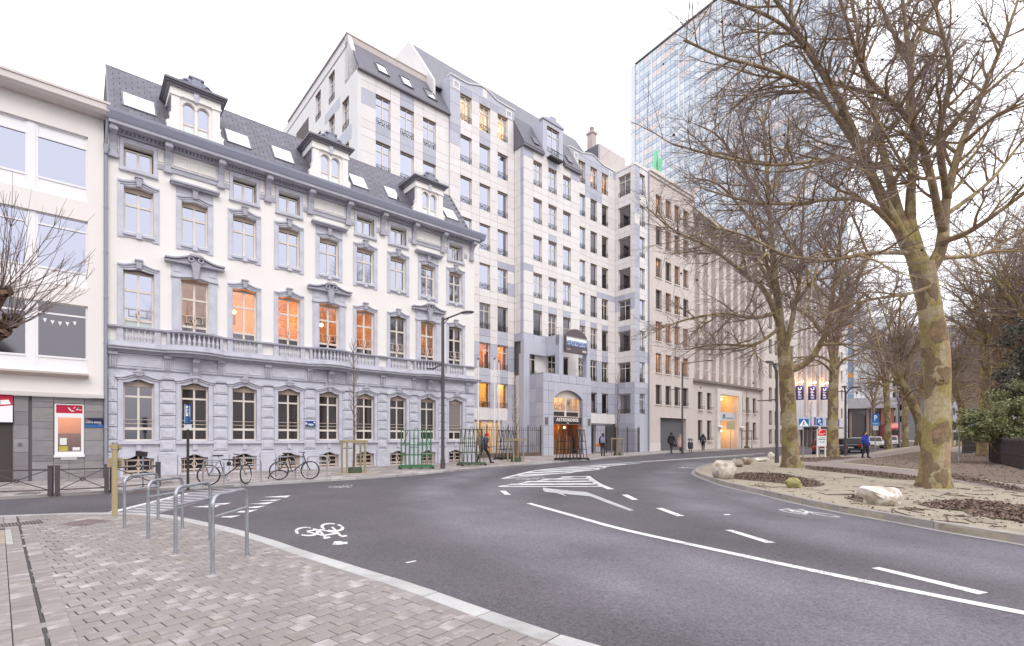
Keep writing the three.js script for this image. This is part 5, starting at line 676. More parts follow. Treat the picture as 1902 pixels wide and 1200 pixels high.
    part('loggia_pillar', box(x0 - 0.05, x0 + 0.6, -0.2, 8.55, ZC - 0.5, ZC + 0.08), bl, H); part('loggia_pillar', box(xm - 0.02, xm + 0.5, 6.9, 9.3, ZP - 0.45, ZP), clads[3], H); part('loggia_pillar', box(xe - 0.5, xe, 6.9, 9.3, ZP - 0.45, ZP), bl, H);
    part('loggia_wall', [box(x0 + 0.6, x1, 6.6, 9.6, 0.2, ZC - 0.38), box(x0, x1, 0, 6.8, 0.2, ZC - 0.38)], clads[1], H);
    putWin(0.98, 2.0, 'cd', cols[0] - 0.5, 6.75, ZC - 0.36); putWin(0.98, 2.0, 'cd', cols[1] + 0.2, 6.75, ZC - 0.36); putWin(0.98, 2.0, 'pd', cols[2], 6.75, ZC - 0.36);
    part('loggia_rail', [...railing(0.75).map(g => g.translate(cols[2] - 0.5, 6.98, ZP - 0.1)), ...railing(0.5).map(g => g.rotateY(PI / 2).translate(xm - 0.2, 6.98, ZP - 0.9))], M.grille, H);
    part('terrace_rail', [...[0, 0.4, 0.8, 1.2, 1.6].map(q => bar(V(xm + q, 10.1, ZP - 0.1), V(xm + q, 10.75, ZP - 0.1), 0.018, 5)), bar(V(xm, 10.75, ZP - 0.1), V(xm + 1.7, 10.75, ZP - 0.1), 0.02, 5), bar(V(xm, 10.75, ZP - 0.1), V(xm, 10.75, ZC), 0.02, 5), bar(V(xm, 10.4, ZP - 0.1), V(xm, 10.4, ZC), 0.014, 5), bar(V(xm, 10.4, ZP - 0.1), V(xm + 1.7, 10.4, ZP - 0.1), 0.014, 5)], M.grille, H);
    // entrance block with its arched opening
    const px0 = L(26.85), px1 = L(32.7), a0 = L(28.05), a1 = L(31.55), ac = (a0 + a1) / 2, aw = (a1 - a0) / 2;
    const arch = [[a0, 0.2], [a1, 0.2], ...Array.from({ length: 13 }, (_, i) => { const t = PI * (0.22 + 0.56 * i / 12); return [ac + aw * Math.cos(t) / Math.cos(0.22 * PI), 4.95 + (Math.sin(t) - Math.sin(0.22 * PI)) * 1.9]; })];
    part('entrance_block', [slab(rect(px0, px1, -0.3, 6.9), ZP - 0.5, ZP, [arch]), box(px0, px0 + 0.4, -0.3, 6.9, ZC - 0.3, ZP - 0.5), box(px1 - 0.4, px1, -0.3, 6.9, ZC - 0.3, ZP - 0.5), box(px0 + 0.4, px1 - 0.4, 6.5, 6.9, ZC - 0.3, ZP - 0.5)], mat(T.clad, { color: [0.3, 0.31, 0.37] }), H);
    const seam = []; for (const y of [0.9, 1.95, 2.65, 3.55, 4.5, 5.5, 6.2]) for (const [a, b] of [[px0, a0 - 0.02], [a1 + 0.02, px1]]) { const n = 2; for (let i = 0; i < n; i++) part('ashlar', slab(rect(a + (b - a) * i / n + 0.014, a + (b - a) * (i + 1) / n - 0.014, ({ 0.9: -0.3, 1.95: 0.93, 2.65: 1.98, 3.55: 2.68, 4.5: 3.58, 5.5: 4.53, 6.2: 5.53 })[y], y), ZP, ZP + 0.03, [], 0.004), clads[y > 6 ? 4 : 3 + Math.floor(r() * 2)], H); }
    for (let i = 0; i < 6; i++) part('ashlar', slab(rect(px0 + (px1 - px0) * i / 6 + 0.014, px0 + (px1 - px0) * (i + 1) / 6 - 0.014, 6.23, 6.88), ZP, ZP + 0.03, [], 0.004), clads[3 + (i & 1)], H);
    for (let j = 0; j < 6; j++) for (let i = 0; i < 2; i++) part('ashlar', retL(px0, 0)(slab(rect(ZC + i * 0.8 + 0.014, ZC + (i + 1) * 0.8 - 0.014, j * 1.12 + 0.1, j * 1.12 + 1.19), 0, 0.03)), clads[3 + ((i + j) % 3)], H);
    part('arch_spandrel', slab([[a0 - 0.01, 4.6], ...arch.slice(2).reverse(), [a1 + 0.01, 4.6], [a1 + 0.01, 6.2], [a0 - 0.01, 6.2]].reverse(), ZP, ZP + 0.03), clads[4], H);
    const ew = part('arched_window', [slab([[a0, 3.35], [a1, 3.35], ...arch.slice(2)], ZP - 0.42, ZP - 0.32, [rect(a0 + 0.16, ac - 0.12, 3.98, 5.0), rect(ac + 0.12, a1 - 0.16, 3.98, 5.0), rect(a0 + 0.16, ac - 0.12, 3.5, 3.86), rect(ac + 0.12, a1 - 0.16, 3.5, 3.86)])], M.cream, H);
    for (const s of [-1, 1]) { const c0 = s < 0 ? a0 + 0.16 : ac + 0.12, c1 = s < 0 ? ac - 0.12 : a1 - 0.16; part('pane', box(c0, c1, 3.98, 5.0, ZP - 0.38, ZP - 0.37), M.glass, ew); part('base_panel', box(c0, c1, 3.5, 3.86, ZP - 0.38, ZP - 0.36), plain(0.05, 0.04, 0.04, 0.5), ew); part('sash', [box(c0 + 0.7, c0 + 0.76, 3.98, 5.0, ZP - 0.36, ZP - 0.3)], M.cream, ew); part('railing', railing(0.7).map(g => g.translate((c0 + c1) / 2, 3.98, ZP - 0.26)), plain(0.5, 0.4, 0.36), ew); }
    room(H, px0 + 0.42, px1 - 0.42, 3.3, 5.6, ZC - 0.3, ZP - 0.52, mat(T.stucco, { color: [0.76, 0.68, 0.55] })); roomLamp(H, ac - 0.8, 5.4, ZC + 0.4, 3, 0xffbe58); roomLamp(H, ac + 0.8, 5.4, ZC + 0.4, 3, 0xffbe58);
    // the doorway
    room(H, px0 + 0.42, px1 - 0.42, 0.1, 2.9, ZC - 0.3, ZP - 0.52, mat(T.wood, { color: [0.85, 0.5, 0.26] })); roomLamp(H, ac - 0.9, 2.6, ZC + 0.5, 4, 0xffb878); roomLamp(H, ac + 0.7, 2.6, ZC + 0.5, 1.2, 0xffa060);
    part('door_leaf', [box(a0 + 0.05, a0 + 0.7, 0.2, 2.5, ZP - 0.9, ZP - 0.84)], mat(T.wood, { color: [0.9, 0.4, 0.18] }), H); part('door_mullion', [box(a0 + 0.72, a0 + 0.82, 0.2, 2.8, ZP - 0.9, ZP - 0.8), box(a0 + 1.45, a0 + 1.55, 0.2, 2.8, ZP - 0.9, ZP - 0.8), box(a0 + 2.4, a0 + 2.5, 0.2, 2.8, ZP - 0.9, ZP - 0.8)], plain(0.3, 0.16, 0.08, 0.4), H);
    part('door_step', box(a0, a1, -0.2, 0.26, ZP - 1.0, ZP - 0.02), clads[3], H);
    for (const x of [px0 + 0.35, px1 - 0.3]) part('wall_plaque', box(x - 0.18, x + 0.18, 2.75, 3.35, ZP + 0.02, ZP + 0.05), plain(0.16, 0.13, 0.14, 0.5), H);
  }
  // right recess, its return and the end wing
  const ZE = 2.35;
  {
    const x0 = L(33.05), x1 = L(39.85), cols = [34.82, 36.54, 38.26].map(L), wins = face(cols, rowsY, 0.94);
    clad(x0, x1, 3.1, 28.19, wins, id(0), (x, y, q) => y > 25.65 && Math.abs(y - 26.6) > 1.0 ? blue(q) : y < 3.6 ? 1 : y < 7.2 ? blue(q) : y < 10.3 && (cols.some(c => Math.abs(x - c) < 0.5) || y < 9.3 && cols.some(c => Math.abs(Math.abs(x - c) - 0.68) < 0.22)) ? blue(q) : y > 12.1 && y < 13.0 && cols.some(c => Math.abs(x - c) < 0.5) ? blue(q) : y > 14.9 && y < 15.8 && x > cols[1] ? blue(q) : y > 24.6 && Math.abs(x - cols[1]) < 0.9 ? blue(q) : cream(q));
    wins.forEach(w => { const k = Math.round((TOP - w.y) / PITCH), i = cols.indexOf(w.c); putWin(0.94, 2.0, k === 0 ? 'cl' : k === 4 && i === 2 ? 'cm' : k === 5 || k === 6 ? (i === 2 && k === 5 ? 'pm' : 'cm') : k === 7 ? 'pm' : i === 0 ? 'p' : 'pm', w.c, w.y0, -0.2); });
    part('waved_gable', slab([...wave(x0, x1, 28.4, 0.4).reverse(), [x0, 28.2], [x1, 28.2]].reverse(), -0.26, 0, []), clads[4], H);
    part('gable_coping', slab([...wave(x0, x1, 28.4, 0.4), ...wave(x0, x1, 28.48, 0.4).reverse()], -0.34, 0.08), plain(0.75, 0.74, 0.75, 0.5), H);
    part('gable_square', slab(rect(cols[0] - 1.1, cols[0] - 0.5, 27.6, 28.2), 0, 0.02, [rect(cols[0] - 0.98, cols[0] - 0.62, 27.72, 28.08)], 0.004), clads[1], H); part('gable_square', slab(rect(cols[2] + 0.6, cols[2] + 1.15, 27.6, 28.2), 0, 0.02, [rect(cols[2] + 0.72, cols[2] + 1.03, 27.72, 28.08)], 0.004), clads[1], H);
    backing.push(slab(rect(x0, x1 + 0.3, 3.1, 28.2), -0.55, -0.4, wins.filter(w => w.y > 27).map(w => rect(w.x0 + 0.01, w.x1 - 0.01, w.y0 + 0.01, w.y1 - 0.01))));
    const rw = rowsY.map(y => ({ x0: 0.45, x1: 1.85, y0: y - 2, y1: y, c: 1.15, y }));
    clad(0, ZE, 3.1, 28.25, rw, retL(x1, 0), (x, y, q) => y < 7.2 ? blue(q) : y > 14.7 && y < 15.8 ? blue(q) : y > 11.8 && y < 12.6 && Math.abs(x - 1.15) < 0.7 ? blue(q) : cream(q), 0.7);
    rw.forEach((w, k) => putWin(1.4, 2.0, k === 0 ? 'cl' : k === 7 ? 'pl' : k === 4 || k === 6 ? 'cm' : 'pm', x1 + 0.2, w.y0, w.c, -PI / 2));
    const xe = L(42.25), c = L(41.12), ew = face([c], rowsY, 0.86);
    clad(x1, xe, 0.1, 28.25, ew, id(ZE), (x, y, q) => y < 7.2 ? blue(q) : x < x1 + 0.5 && q() < 0.8 ? blue(q) : y > 9.3 && y < 10.2 ? blue(q) : cream(q));
    ew.forEach((w, k) => putWin(0.86, 2.0, k % 2 ? 'c' : k === 7 ? 'pm' : 'p', w.c, w.y0, ZE - 0.2));
    clad(0, ZE, 0.1, 3.1, [], retL(x1, 0), (x, y, q) => blue(q), 0.8);
    part('end_parapet', [box(x1 - 0.05, xe, 28.25, 28.5, -0.3, ZE + 0.06)], clads[1], H);
    backing.push(box(x1 + 0.27, xe, 0.1, 28.2, -0.4, ZE - 0.39)); backing.push(box(xe - 0.25, xe - 0.01, 0, 28.2, -8, ZE - 0.3));
    const warm = mat(T.stucco, { color: [0.75, 0.68, 0.56] });
    room(H, x0 + 0.3, x1 + 2.0, rowsY[0] - 2.3, rowsY[0] + 0.25, -3, -0.56, warm); for (const q of [cols[0], cols[1], cols[2], x1 + 0.8]) roomLamp(H, q, rowsY[0] + 0.05, -1.6, 4, 0xffa848);
    part('drainpipe', bar(V(xe - 0.12, 0.2, ZE + 0.1), V(xe - 0.12, 28.4, ZE + 0.1), 0.07, 8), M.zinc, H);
    // passage under the recess
    part('passage_wall', box(x0, x1, 0, 3.1, -3.2, -3.0), mat(T.wood, { color: [0.7, 0.36, 0.2] }), H); part('passage_ceiling', box(x0, x1, 3.0, 3.1, -3.0, -0.3), clads[1], H); part('passage_pier', box(x1 - 2.6, x1 - 1.2, 0, 3.0, -0.6, -0.3), clads[4], H);
    part('side_return', box(x0, x0 + 0.24, 25.3, 28.4, -2, -0.3), clads[4], H);
  }
  part('structure_core', backing, plain(0.18, 0.17, 0.17), H);
  // high slate roof behind the gables
  const rs = part('main_roof', run([[-0.9, 28.0], [-4.2, 33.0], [-10, 33.0], [-10, 28.0]].reverse(), L(19.2), L(38.6)), M.slate, H);
  const cs = []; for (let k = 0; k < 20; k++) { const t = k / 20; cs.push(box(L(19.15), L(38.65), -0.02, 0.32, 0, 0.014).rotateX(Math.atan2(5, 3.3) - PI / 2 + 0.05).translate(0, 28.02 + 5 * t, -0.88 - 3.3 * t)); } part('slate_courses', cs, mat(T.slate, { color: [0.2, 0.2, 0.235], roughness: 0.5 }), H).userData.kind = 'stuff';
  part('roof_gable', retL(L(19.1), 0)(slab([[-10, 27], [-0.6, 27], [-0.6, 28.2], [-2.6, 31.0], [-4.2, 33.15], [-10, 33.15]], 0, 0.2)), mat(T.clad, { color: [0.76, 0.73, 0.74] }), H);
  part('roof_slab', box(0, L(42.2), 28.0, 28.19, -15.4, -1.6), plain(0.3, 0.28, 0.28), H);
  part('roof_house', [box(L(38.2), L(42.3), 28.2, 31.0, -6, -0.8)], M.slate, H); part('roof_house_end', box(L(38.2), L(42.4), 28.2, 30.95, -0.79, -0.6), mat(T.clad, { color: [0.6, 0.54, 0.53] }), H);
  const ch = part('chimney', [box(L(39.1), L(39.75), 30.5, 33.2, -3, -2.3), box(L(39.0), L(39.85), 33.2, 33.4, -3.1, -2.2)], mat(T.clad, { color: [0.55, 0.46, 0.45] }), H); part('chimney_cap', new THREE.CylinderGeometry(0.24, 0.27, 0.55, 12).translate(L(39.42), 33.65, -2.65), plain(0.28, 0.22, 0.21), ch);
  pieces(H, 'cladding_panel', 'cladding_panels', list, clads, mat(T.clad, { roughness: 0.7, vertexColors: true }));
}
// ================================================================ PALE STONE BUILDING WITH THE GARAGE AND THE DEEP ENTRANCE
const stoneM = mat(T.clad, { color: [0.66, 0.59, 0.555], roughness: 0.8 }), stoneL = mat(T.clad, { color: [0.74, 0.69, 0.665], roughness: 0.8 }), brownF = plain(0.17, 0.12, 0.1, 0.5);
function simpleWin(H, x, y0, w, h, z, glass, frame = brownF, railed = true, mull = true) {
  const o = part('window', [box(x - w / 2, x - w / 2 + 0.05, y0, y0 + h, z, z + 0.06), box(x + w / 2 - 0.05, x + w / 2, y0, y0 + h, z, z + 0.06), box(x - w / 2, x + w / 2, y0, y0 + 0.06, z, z + 0.055), box(x - w / 2, x + w / 2, y0 + h - 0.06, y0 + h, z, z + 0.055), mull ? box(x - 0.03, x + 0.03, y0, y0 + h, z + 0.004, z + 0.065) : null], frame, H);
  if (mull) for (const s of [-1, 1]) part('pane', box(s < 0 ? x - w / 2 + 0.04 : x + 0.025, s < 0 ? x - 0.025 : x + w / 2 - 0.04, y0 + 0.05, y0 + h - 0.05, z + 0.015, z + 0.03), glass, o); else part('pane', box(x - w / 2 + 0.04, x + w / 2 - 0.04, y0 + 0.05, y0 + h - 0.05, z + 0.015, z + 0.03), glass, o);
  part('sill', box(x - w / 2 - 0.08, x + w / 2 + 0.08, y0 - 0.1, y0 - 0.005, -0.1, 0.09), stoneL, o);
  if (railed) part('railing', [bar(V(x - w / 2, y0 + 0.32, 0.02), V(x + w / 2, y0 + 0.32, 0.02), 0.018, 5), bar(V(x - w / 2, y0 + 0.1, 0.02), V(x + w / 2, y0 + 0.1, 0.02), 0.018, 5), ...[-0.4, 0, 0.4].map(q => bar(V(x + q * w, y0, 0.02), V(x + q * w, y0 + 0.36, 0.02), 0.018, 5))], M.iron, o);
  return o;
}
const bankSite = [42.3, -4.15];
{
  const [s0, n0] = bankSite, H = front('stone_building', 'pale stone building with grey garage door and deep warm lit entrance', 'building', s0, n0), L = s => s - s0, r = rng(8);
  // section with the garage
  const cols = [44.02, 45.83, 47.57, 49.33].map(L), rows = [26.6, 23.35, 20.1, 16.87, 13.63, 10.38, 7.15], wA = cols.flatMap(c => rows.map(y => rect(c - 0.54, c + 0.54, y - 2.0, y)));
  part('stone_wall', slab(rect(0.02, L(50.85), -0.3, 28.4), -0.4, 0, [...wA, rect(L(44.3), L(49.4), -0.2, 3.8)]), stoneM, H);
  for (const c of cols) for (const y of rows) simpleWin(H, c, y - 2, 1.08, 2.0, -0.3, y < 14 && y > 10 || y > 14 && r() < 0.6 ? M.glass : M.glassMid);
  part('garage_door', [box(L(44.3), L(49.4), -0.2, 3.8, -0.5, -0.42), ...[0.6, 1.2, 1.8, 2.4, 3.0].map(y => box(L(44.3), L(49.4), y, y + 0.03, -0.42, -0.41))], plain(0.13, 0.125, 0.135, 0.5), H); part('garage_lintel', box(L(44.2), L(49.5), 3.8, 3.86, -0.4, 0.05), stoneL, H);
  const lw = mat(T.stucco, { color: [0.65, 0.58, 0.49] });
  for (const y of rows.slice(0, 6)) { room(H, 0.5, L(50.6), y - 2.2, y + 0.3, -3, -0.41, lw); if (y < 14 && y > 9) for (const c of [cols[0] + 0.3, cols[2]]) roomLamp(H, c, y + 0.05, -2.0, 4.5, 0xffae5a); else roomLamp(H, cols[1], y + 0.05, -2.0, 5, 0xffae5a); }
  part('base_course', box(0.02, L(44.3), -0.3, 1.2, 0, 0.04), stoneL, H); part('base_course', box(L(49.4), L(50.85), -0.3, 1.2, 0, 0.04), stoneL, H);
  part('roof_cornice', [box(-0.05, L(51), 28.4, 28.75, -0.5, 0.3), box(-0.05, L(51), 28.1, 28.4, -0.3, 0.14)], stoneL, H); part('body', [box(0.3, L(50.5), 4, 28.3, -14, -3.2), box(L(51), L(69), 8.2, 26.8, -14, -1.6), box(L(69.1), L(82), 0, 27.6, -14, -0.9)], plain(0.2, 0.19, 0.19), H);
  // recessed centre: two storeys under a ledge, tall piers above
  const B0 = L(50.85), B1 = L(69), ZB = -0.25, bc = [52.9, 55.0].map(L), bc2 = [63.25, 65.22, 67.28].map(L), hol = [...bc, ...bc2].flatMap(c => [rect(c - 0.52, c + 0.52, 4.97, 6.99), rect(c - 0.52, c + 0.52, 1.42, 3.75)]), p0 = L(57.1), p1 = L(62.06);
  part('entrance_storey_wall', slab(rect(B0, B1, -0.3, 8.05), ZB - 0.4, ZB, [...hol, rect(p0, p1, -0.2, 6.95)]), stoneM, H);
  for (const c of [...bc, ...bc2]) { simpleWin(H, c, 4.97, 1.04, 2.02, ZB - 0.3, M.glassMid); simpleWin(H, c, 1.42, 1.04, 2.33, ZB - 0.3, M.glassMid); }
  part('ledge', run([[ZB, 8.05], [0.25, 8.1], [0.35, 8.3], [ZB, 8.45]].reverse(), B0, B1), mat(T.stone, { color: [0.5, 0.44, 0.41] }), H);
  const vw = []; for (let i = 0; i < 9; i++) vw.push(B0 + 1.35 + i * 1.92);
  part('upper_wall', slab(rect(B0, B1, 8.4, 27), -1.2, -0.8, vw.flatMap(c => [12.2, 15.9, 19.6, 23.3, 26.4].map(y => rect(c - 0.34, c + 0.34, y - 2.7, y)))), stoneM, H);
  for (let i = 0; i < 10; i++) part('pier', box(B0 + 0.39 + i * 1.92 - 0.36, B0 + 0.39 + i * 1.92 + 0.36, 8.45, 26.6, -0.8, ZB - 0.02), stoneM, H);
  for (const c of vw) for (const y of [12.2, 15.9, 19.6, 23.3, 26.4]) simpleWin(H, c, y - 2.7, 0.68, 2.7, -1.1, M.glassMid, brownF, false, false);
  part('roof_cornice', box(B0, B1, 26.9, 27.4, -1.3, 0.1), stoneL, H);
  // deep entrance
  const fr = [box(p0 - 0.75, p0, -0.3, 7.6, ZB, ZB + 0.35), box(p1, p1 + 0.75, -0.3, 7.6, ZB, ZB + 0.35), box(p0, p1, 6.95, 7.6, ZB, ZB + 0.35)]; part('portal_frame', fr, stoneL, H);
  const warm = mat(T.clad, { color: [0.8, 0.63, 0.42] });
  part('portal_recess', [box(p0 - 0.1, p0, -0.2, 6.95, -2.8, ZB - 0.4), box(p1, p1 + 0.1, -0.2, 6.95, -2.8, ZB - 0.4), box(p0, p1, 6.95, 7.05, -2.8, ZB - 0.4), box(p0, p1, -0.2, 0.3, -2.8, ZB + 0.3)], warm, H);
  part('portal_back', box(p0, p1, 0.3, 6.95, -2.9, -2.8), mat(T.wood, { color: [0.55, 0.3, 0.18] }), H); part('portal_door', [box(p0 + 0.25, p0 + 2.5, 0.3, 2.7, -2.8, -2.7)], plain(0.07, 0.04, 0.03, 0.3), H); part('portal_mullion', [box(p0 + 2.9, p0 + 3.05, 0.3, 6.9, -2.8, -2.6), box(p0, p1, 2.8, 3.3, -2.8, -2.4)], plain(0.18, 0.15, 0.14, 0.5), H);
  for (const y of [6.6, 2.6]) { const l = part('portal_lamp', new THREE.SphereGeometry(0.12, 10, 8).translate((p0 + p1) / 2 + 1.2, y, -1.6), lampWarm, H, true); const q = new THREE.PointLight(0xffc48a, 7, 0, 2); q.position.set((p0 + p1) / 2 + 1.2, y, -1.6); q.castShadow = true; q.name = 'portal_light'; H.add(q); }  // unseen lamps, placed to light the deep entrance
  for (const x of [p0 - 0.35, p1 + 0.35]) part('wall_lantern', [new THREE.SphereGeometry(0.28, 12, 6, 0, PI * 2, 0, PI / 2).scale(1.3, 0.8, 1).translate(x, 2.95, ZB + 0.55), box(x - 0.1, x + 0.1, 2.75, 2.95, ZB + 0.3, ZB + 0.6)], plain(0.75, 0.74, 0.73, 0.4), H);
  // plain wing beyond
  const C0 = L(69), cc = [71.6, 73.55, 75.5, 77.45, 79.4].map(L), rc = [25.6, 22.2, 18.8, 15.4, 12.0, 8.7, 5.5, 2.9 + 0.4].slice(0, 7);
  part('wing_wall', slab(rect(C0, L(82), -0.3, 28), -0.4, 0.1, cc.flatMap(c => [...rc, 2.9].map(y => rect(c - 0.52, c + 0.52, y - 2.0, y)))), stoneM, H);
  for (const c of cc) for (const y of [...rc, 2.9]) simpleWin(H, c, y - 2.0, 1.04, 2.0, -0.3, M.glassMid);
  part('roof_cornice', box(C0, L(82), 28, 28.4, -0.5, 0.35), stoneL, H);
  // sign band of the entrance and the letter on the roof
  const f = textTex(512, 128, '#c9ccd6', (c) => { c.fillStyle = '#1f5a48'; c.beginPath(); c.moveTo(180, 100); c.lineTo(204, 100); c.lineTo(216, 30); c.lineTo(192, 30); c.fill(); c.beginPath(); c.moveTo(204, 30); c.lineTo(222, 30); c.lineTo(250, 100); c.lineTo(232, 100); c.fill(); c.beginPath(); c.moveTo(226, 70); c.lineTo(244, 30); c.lineTo(256, 30); c.lineTo(240, 84); c.fill(); c.fillRect(254, 74, 9, 28); c.fillStyle = '#5d5560'; const rb = rng(9); for (let i = 0; i < 10; i++) { c.fillRect(284 + i * 19, 72 + rb() * 8, 8 + rb() * 4, 30 - rb() * 8); c.fillRect(284 + i * 19, 84 + rb() * 6, 15, 6); } });
  const b = board('entrance_sign', p1 - p0 - 0.02, 1.0, 0.08, f, plain(0.6, 0.6, 0.64), scene, fac(s0 + (p0 + p1) / 2, n0 + ZB - 0.3, 4.35)); b.rotation.y = TH; tag(b, 'pale grey sign band with green logo across the deep entrance', 'sign');
  const lg = slab([[0, 0], [0.3, 0], [0.74, 1.85], [0.48, 1.92]], -0.12, 0.12, [], 0.015), lg2 = slab([[0.5, 1.9], [0.74, 1.84], [1.08, 0], [0.82, 0]], -0.11, 0.13, [], 0.015), lg3 = slab([[1.0, 0], [1.26, 0], [1.52, 1.4], [1.3, 1.52]], -0.12, 0.12, [], 0.015);
  const sg = part('roof_letter', [lg, lg2, lg3], plain(0.18, 0.58, 0.33, 0.4)); sg.position.copy(fac(s0 + 0.5, n0 + 0.05, 28.74)); sg.scale.setScalar(1.12); sg.rotation.y = TH; tag(sg, 'big green letter standing on the roof edge of the stone building', 'roof sign');
}
// ================================================================ SCHOOL WITH BANNERS and the buildings beyond
{
  const s0 = 82, n0 = -4.0, H = front('school_building', 'greyish stone building with tall piers, white banners and a glass canopy', 'building', s0, n0), W = 16;
  const vw = Array.from({ length: 8 }, (_, i) => 1.2 + i * 1.95);
  part('stone_wall', slab(rect(0, W, -0.3, 27), -0.4, 0, [...vw.flatMap(c => [8.5, 12.2, 15.9, 19.6, 23.3].map(y => rect(c - 0.35, c + 0.35, y - 2.4, y))), rect(0.6, W - 0.6, -0.2, 3.6)]), mat(T.clad, { color: [0.56, 0.49, 0.47] }), H);
  for (const c of vw) for (const y of [8.5, 12.2, 15.9, 19.6, 23.3]) simpleWin(H, c, y - 2.4, 0.7, 2.4, -0.3, M.glassMid, brownF, false, false);
  for (let i = 0; i < 9; i++) part('pier', box(0.22 + i * 1.95 - 0.3, 0.22 + i * 1.95 + 0.3, 5.2, 26.5, 0, 0.35), mat(T.clad, { color: [0.6, 0.53, 0.51] }), H);
  part('entrance_glazing', box(0.6, W - 0.6, -0.2, 3.6, -1.2, -1.1), plain(0.09, 0.07, 0.075, 0.2), H); for (let i = 0; i < 9; i++) part('mullion', box(0.8 + i * 1.8, 0.92 + i * 1.8, -0.2, 3.6, -1.1, -0.9), plain(0.6, 0.58, 0.6), H);
  part('canopy', [box(-0.2, W, 3.5, 5.0, 0, 1.4)], plain(0.68, 0.68, 0.72, 0.5), H); part('canopy_edge', box(-0.25, W + 0.05, 3.3, 3.5, 0, 1.5), plain(0.1, 0.08, 0.09), H); for (let i = 0; i < 5; i++) part('canopy_badge', box(2 + i * 2.8, 2.9 + i * 2.8, 3.65, 4.9, 1.4, 1.43), plain(0.16, 0.13, 0.32), H);
  part('body', box(0.1, W - 0.1, -0.2, 26.8, -14, -1.3), plain(0.2, 0.19, 0.19), H);
  const ban = textTex(128, 640, '#e6e9f2', (c) => { c.fillStyle = '#1b2f7d'; c.fillRect(0, 0, 128, 210); c.save(); c.translate(92, 196); c.rotate(-PI / 2); c.fillStyle = '#eef1fa'; c.font = 'bold 74px sans-serif'; c.fillText('EPFC', 0, 0, 180); c.restore(); c.strokeStyle = '#c7ccda'; for (let y = 240; y < 640; y += 34) { c.strokeRect(20, y, 88, 6); } });
  [1486.5, 1510, 1532.5].forEach((u, i) => { const s = sOf(u, n0 + 0.7), d = depthOf(s, n0 + 0.7), y1 = EYE + (HZ - 716) / F * d * (1 - 0.01 * i), h = 6.6; const b = board('banner', 1.15, h, 0.03, ban, plain(0.8, 0.8, 0.85), scene, fac(s, n0 + 0.62, y1 - h / 2)); b.rotation.y = -0.853; tag(b, ['white banner with blue top nearest the stone building', 'middle white banner with blue top on the school front', 'white banner with blue top behind the slim plane tree'][i], 'banner', 'banners on the school front');
    const l = part('spotlight', [new THREE.SphereGeometry(0.16, 10, 8), beam(V(0, 0, 0), V(0, -0.1, -0.8), 0.05, 0.05)], new THREE.MeshStandardMaterial({ color: 0xffffff, emissive: new THREE.Color().setRGB(1, 0.8, 0.5), emissiveIntensity: 9 }), null, true); l.position.copy(fac(s - 0.3, n0 + 1.1, y1 + 0.5)); l.rotation.y = TH; tag(l, ['glowing spotlight above the banner nearest the stone building', 'glowing spotlight above the middle banner', 'glowing spotlight above the banner behind the slim tree'][i], 'spotlight', 'banner spotlights'); const pl = new THREE.PointLight(0xffc080, 14, 0, 2); pl.position.copy(l.position); pl.position.y -= 0.25; scene.add(pl); pl.name = 'banner_light'; });
}
function farBlock(name, label, u0, u1, vTop, d, turn, cols, rows, wall, opt = {}) {   // a building whose front faces the camera at distance d
  const a = at(u0, HZ, d), w = (u1 - u0) / F * d, h = EYE + (HZ - vTop) / F * d, H = thing(name, label, 'building', V(a.x, 0, a.z), turn), y0 = opt.y0 || 1, cw = w / cols, rh = (h - y0 - 0.6) / rows, holes = [];
  for (let i = 0; i < cols; i++) for (let j = 0; j < rows; j++) holes.push([(i + 0.5) * cw, y0 + j * rh + rh * 0.25]);
  const ww = cw * (opt.fill || 0.55), hh = rh * (opt.hf || 0.52);
  part('wall', [slab(rect(0, w, -0.5, h), -0.4, 0, holes.map(q => rect(q[0] - ww / 2, q[0] + ww / 2, q[1], q[1] + hh)))], wall, H); part('body', box(0.05, w - 0.05, -0.4, h - 0.1, -12, -0.41), plain(0.2, 0.2, 0.21), H); part('roof_edge', box(-0.15, w + 0.15, h, h + 0.4, -12, 0.15), plain(0.5, 0.49, 0.5), H);
  for (const q of holes) part('window', box(q[0] - ww / 2, q[0] + ww / 2, q[1], q[1] + hh, -0.3, -0.25), opt.glass || M.glassMid, H);
  return H;
}
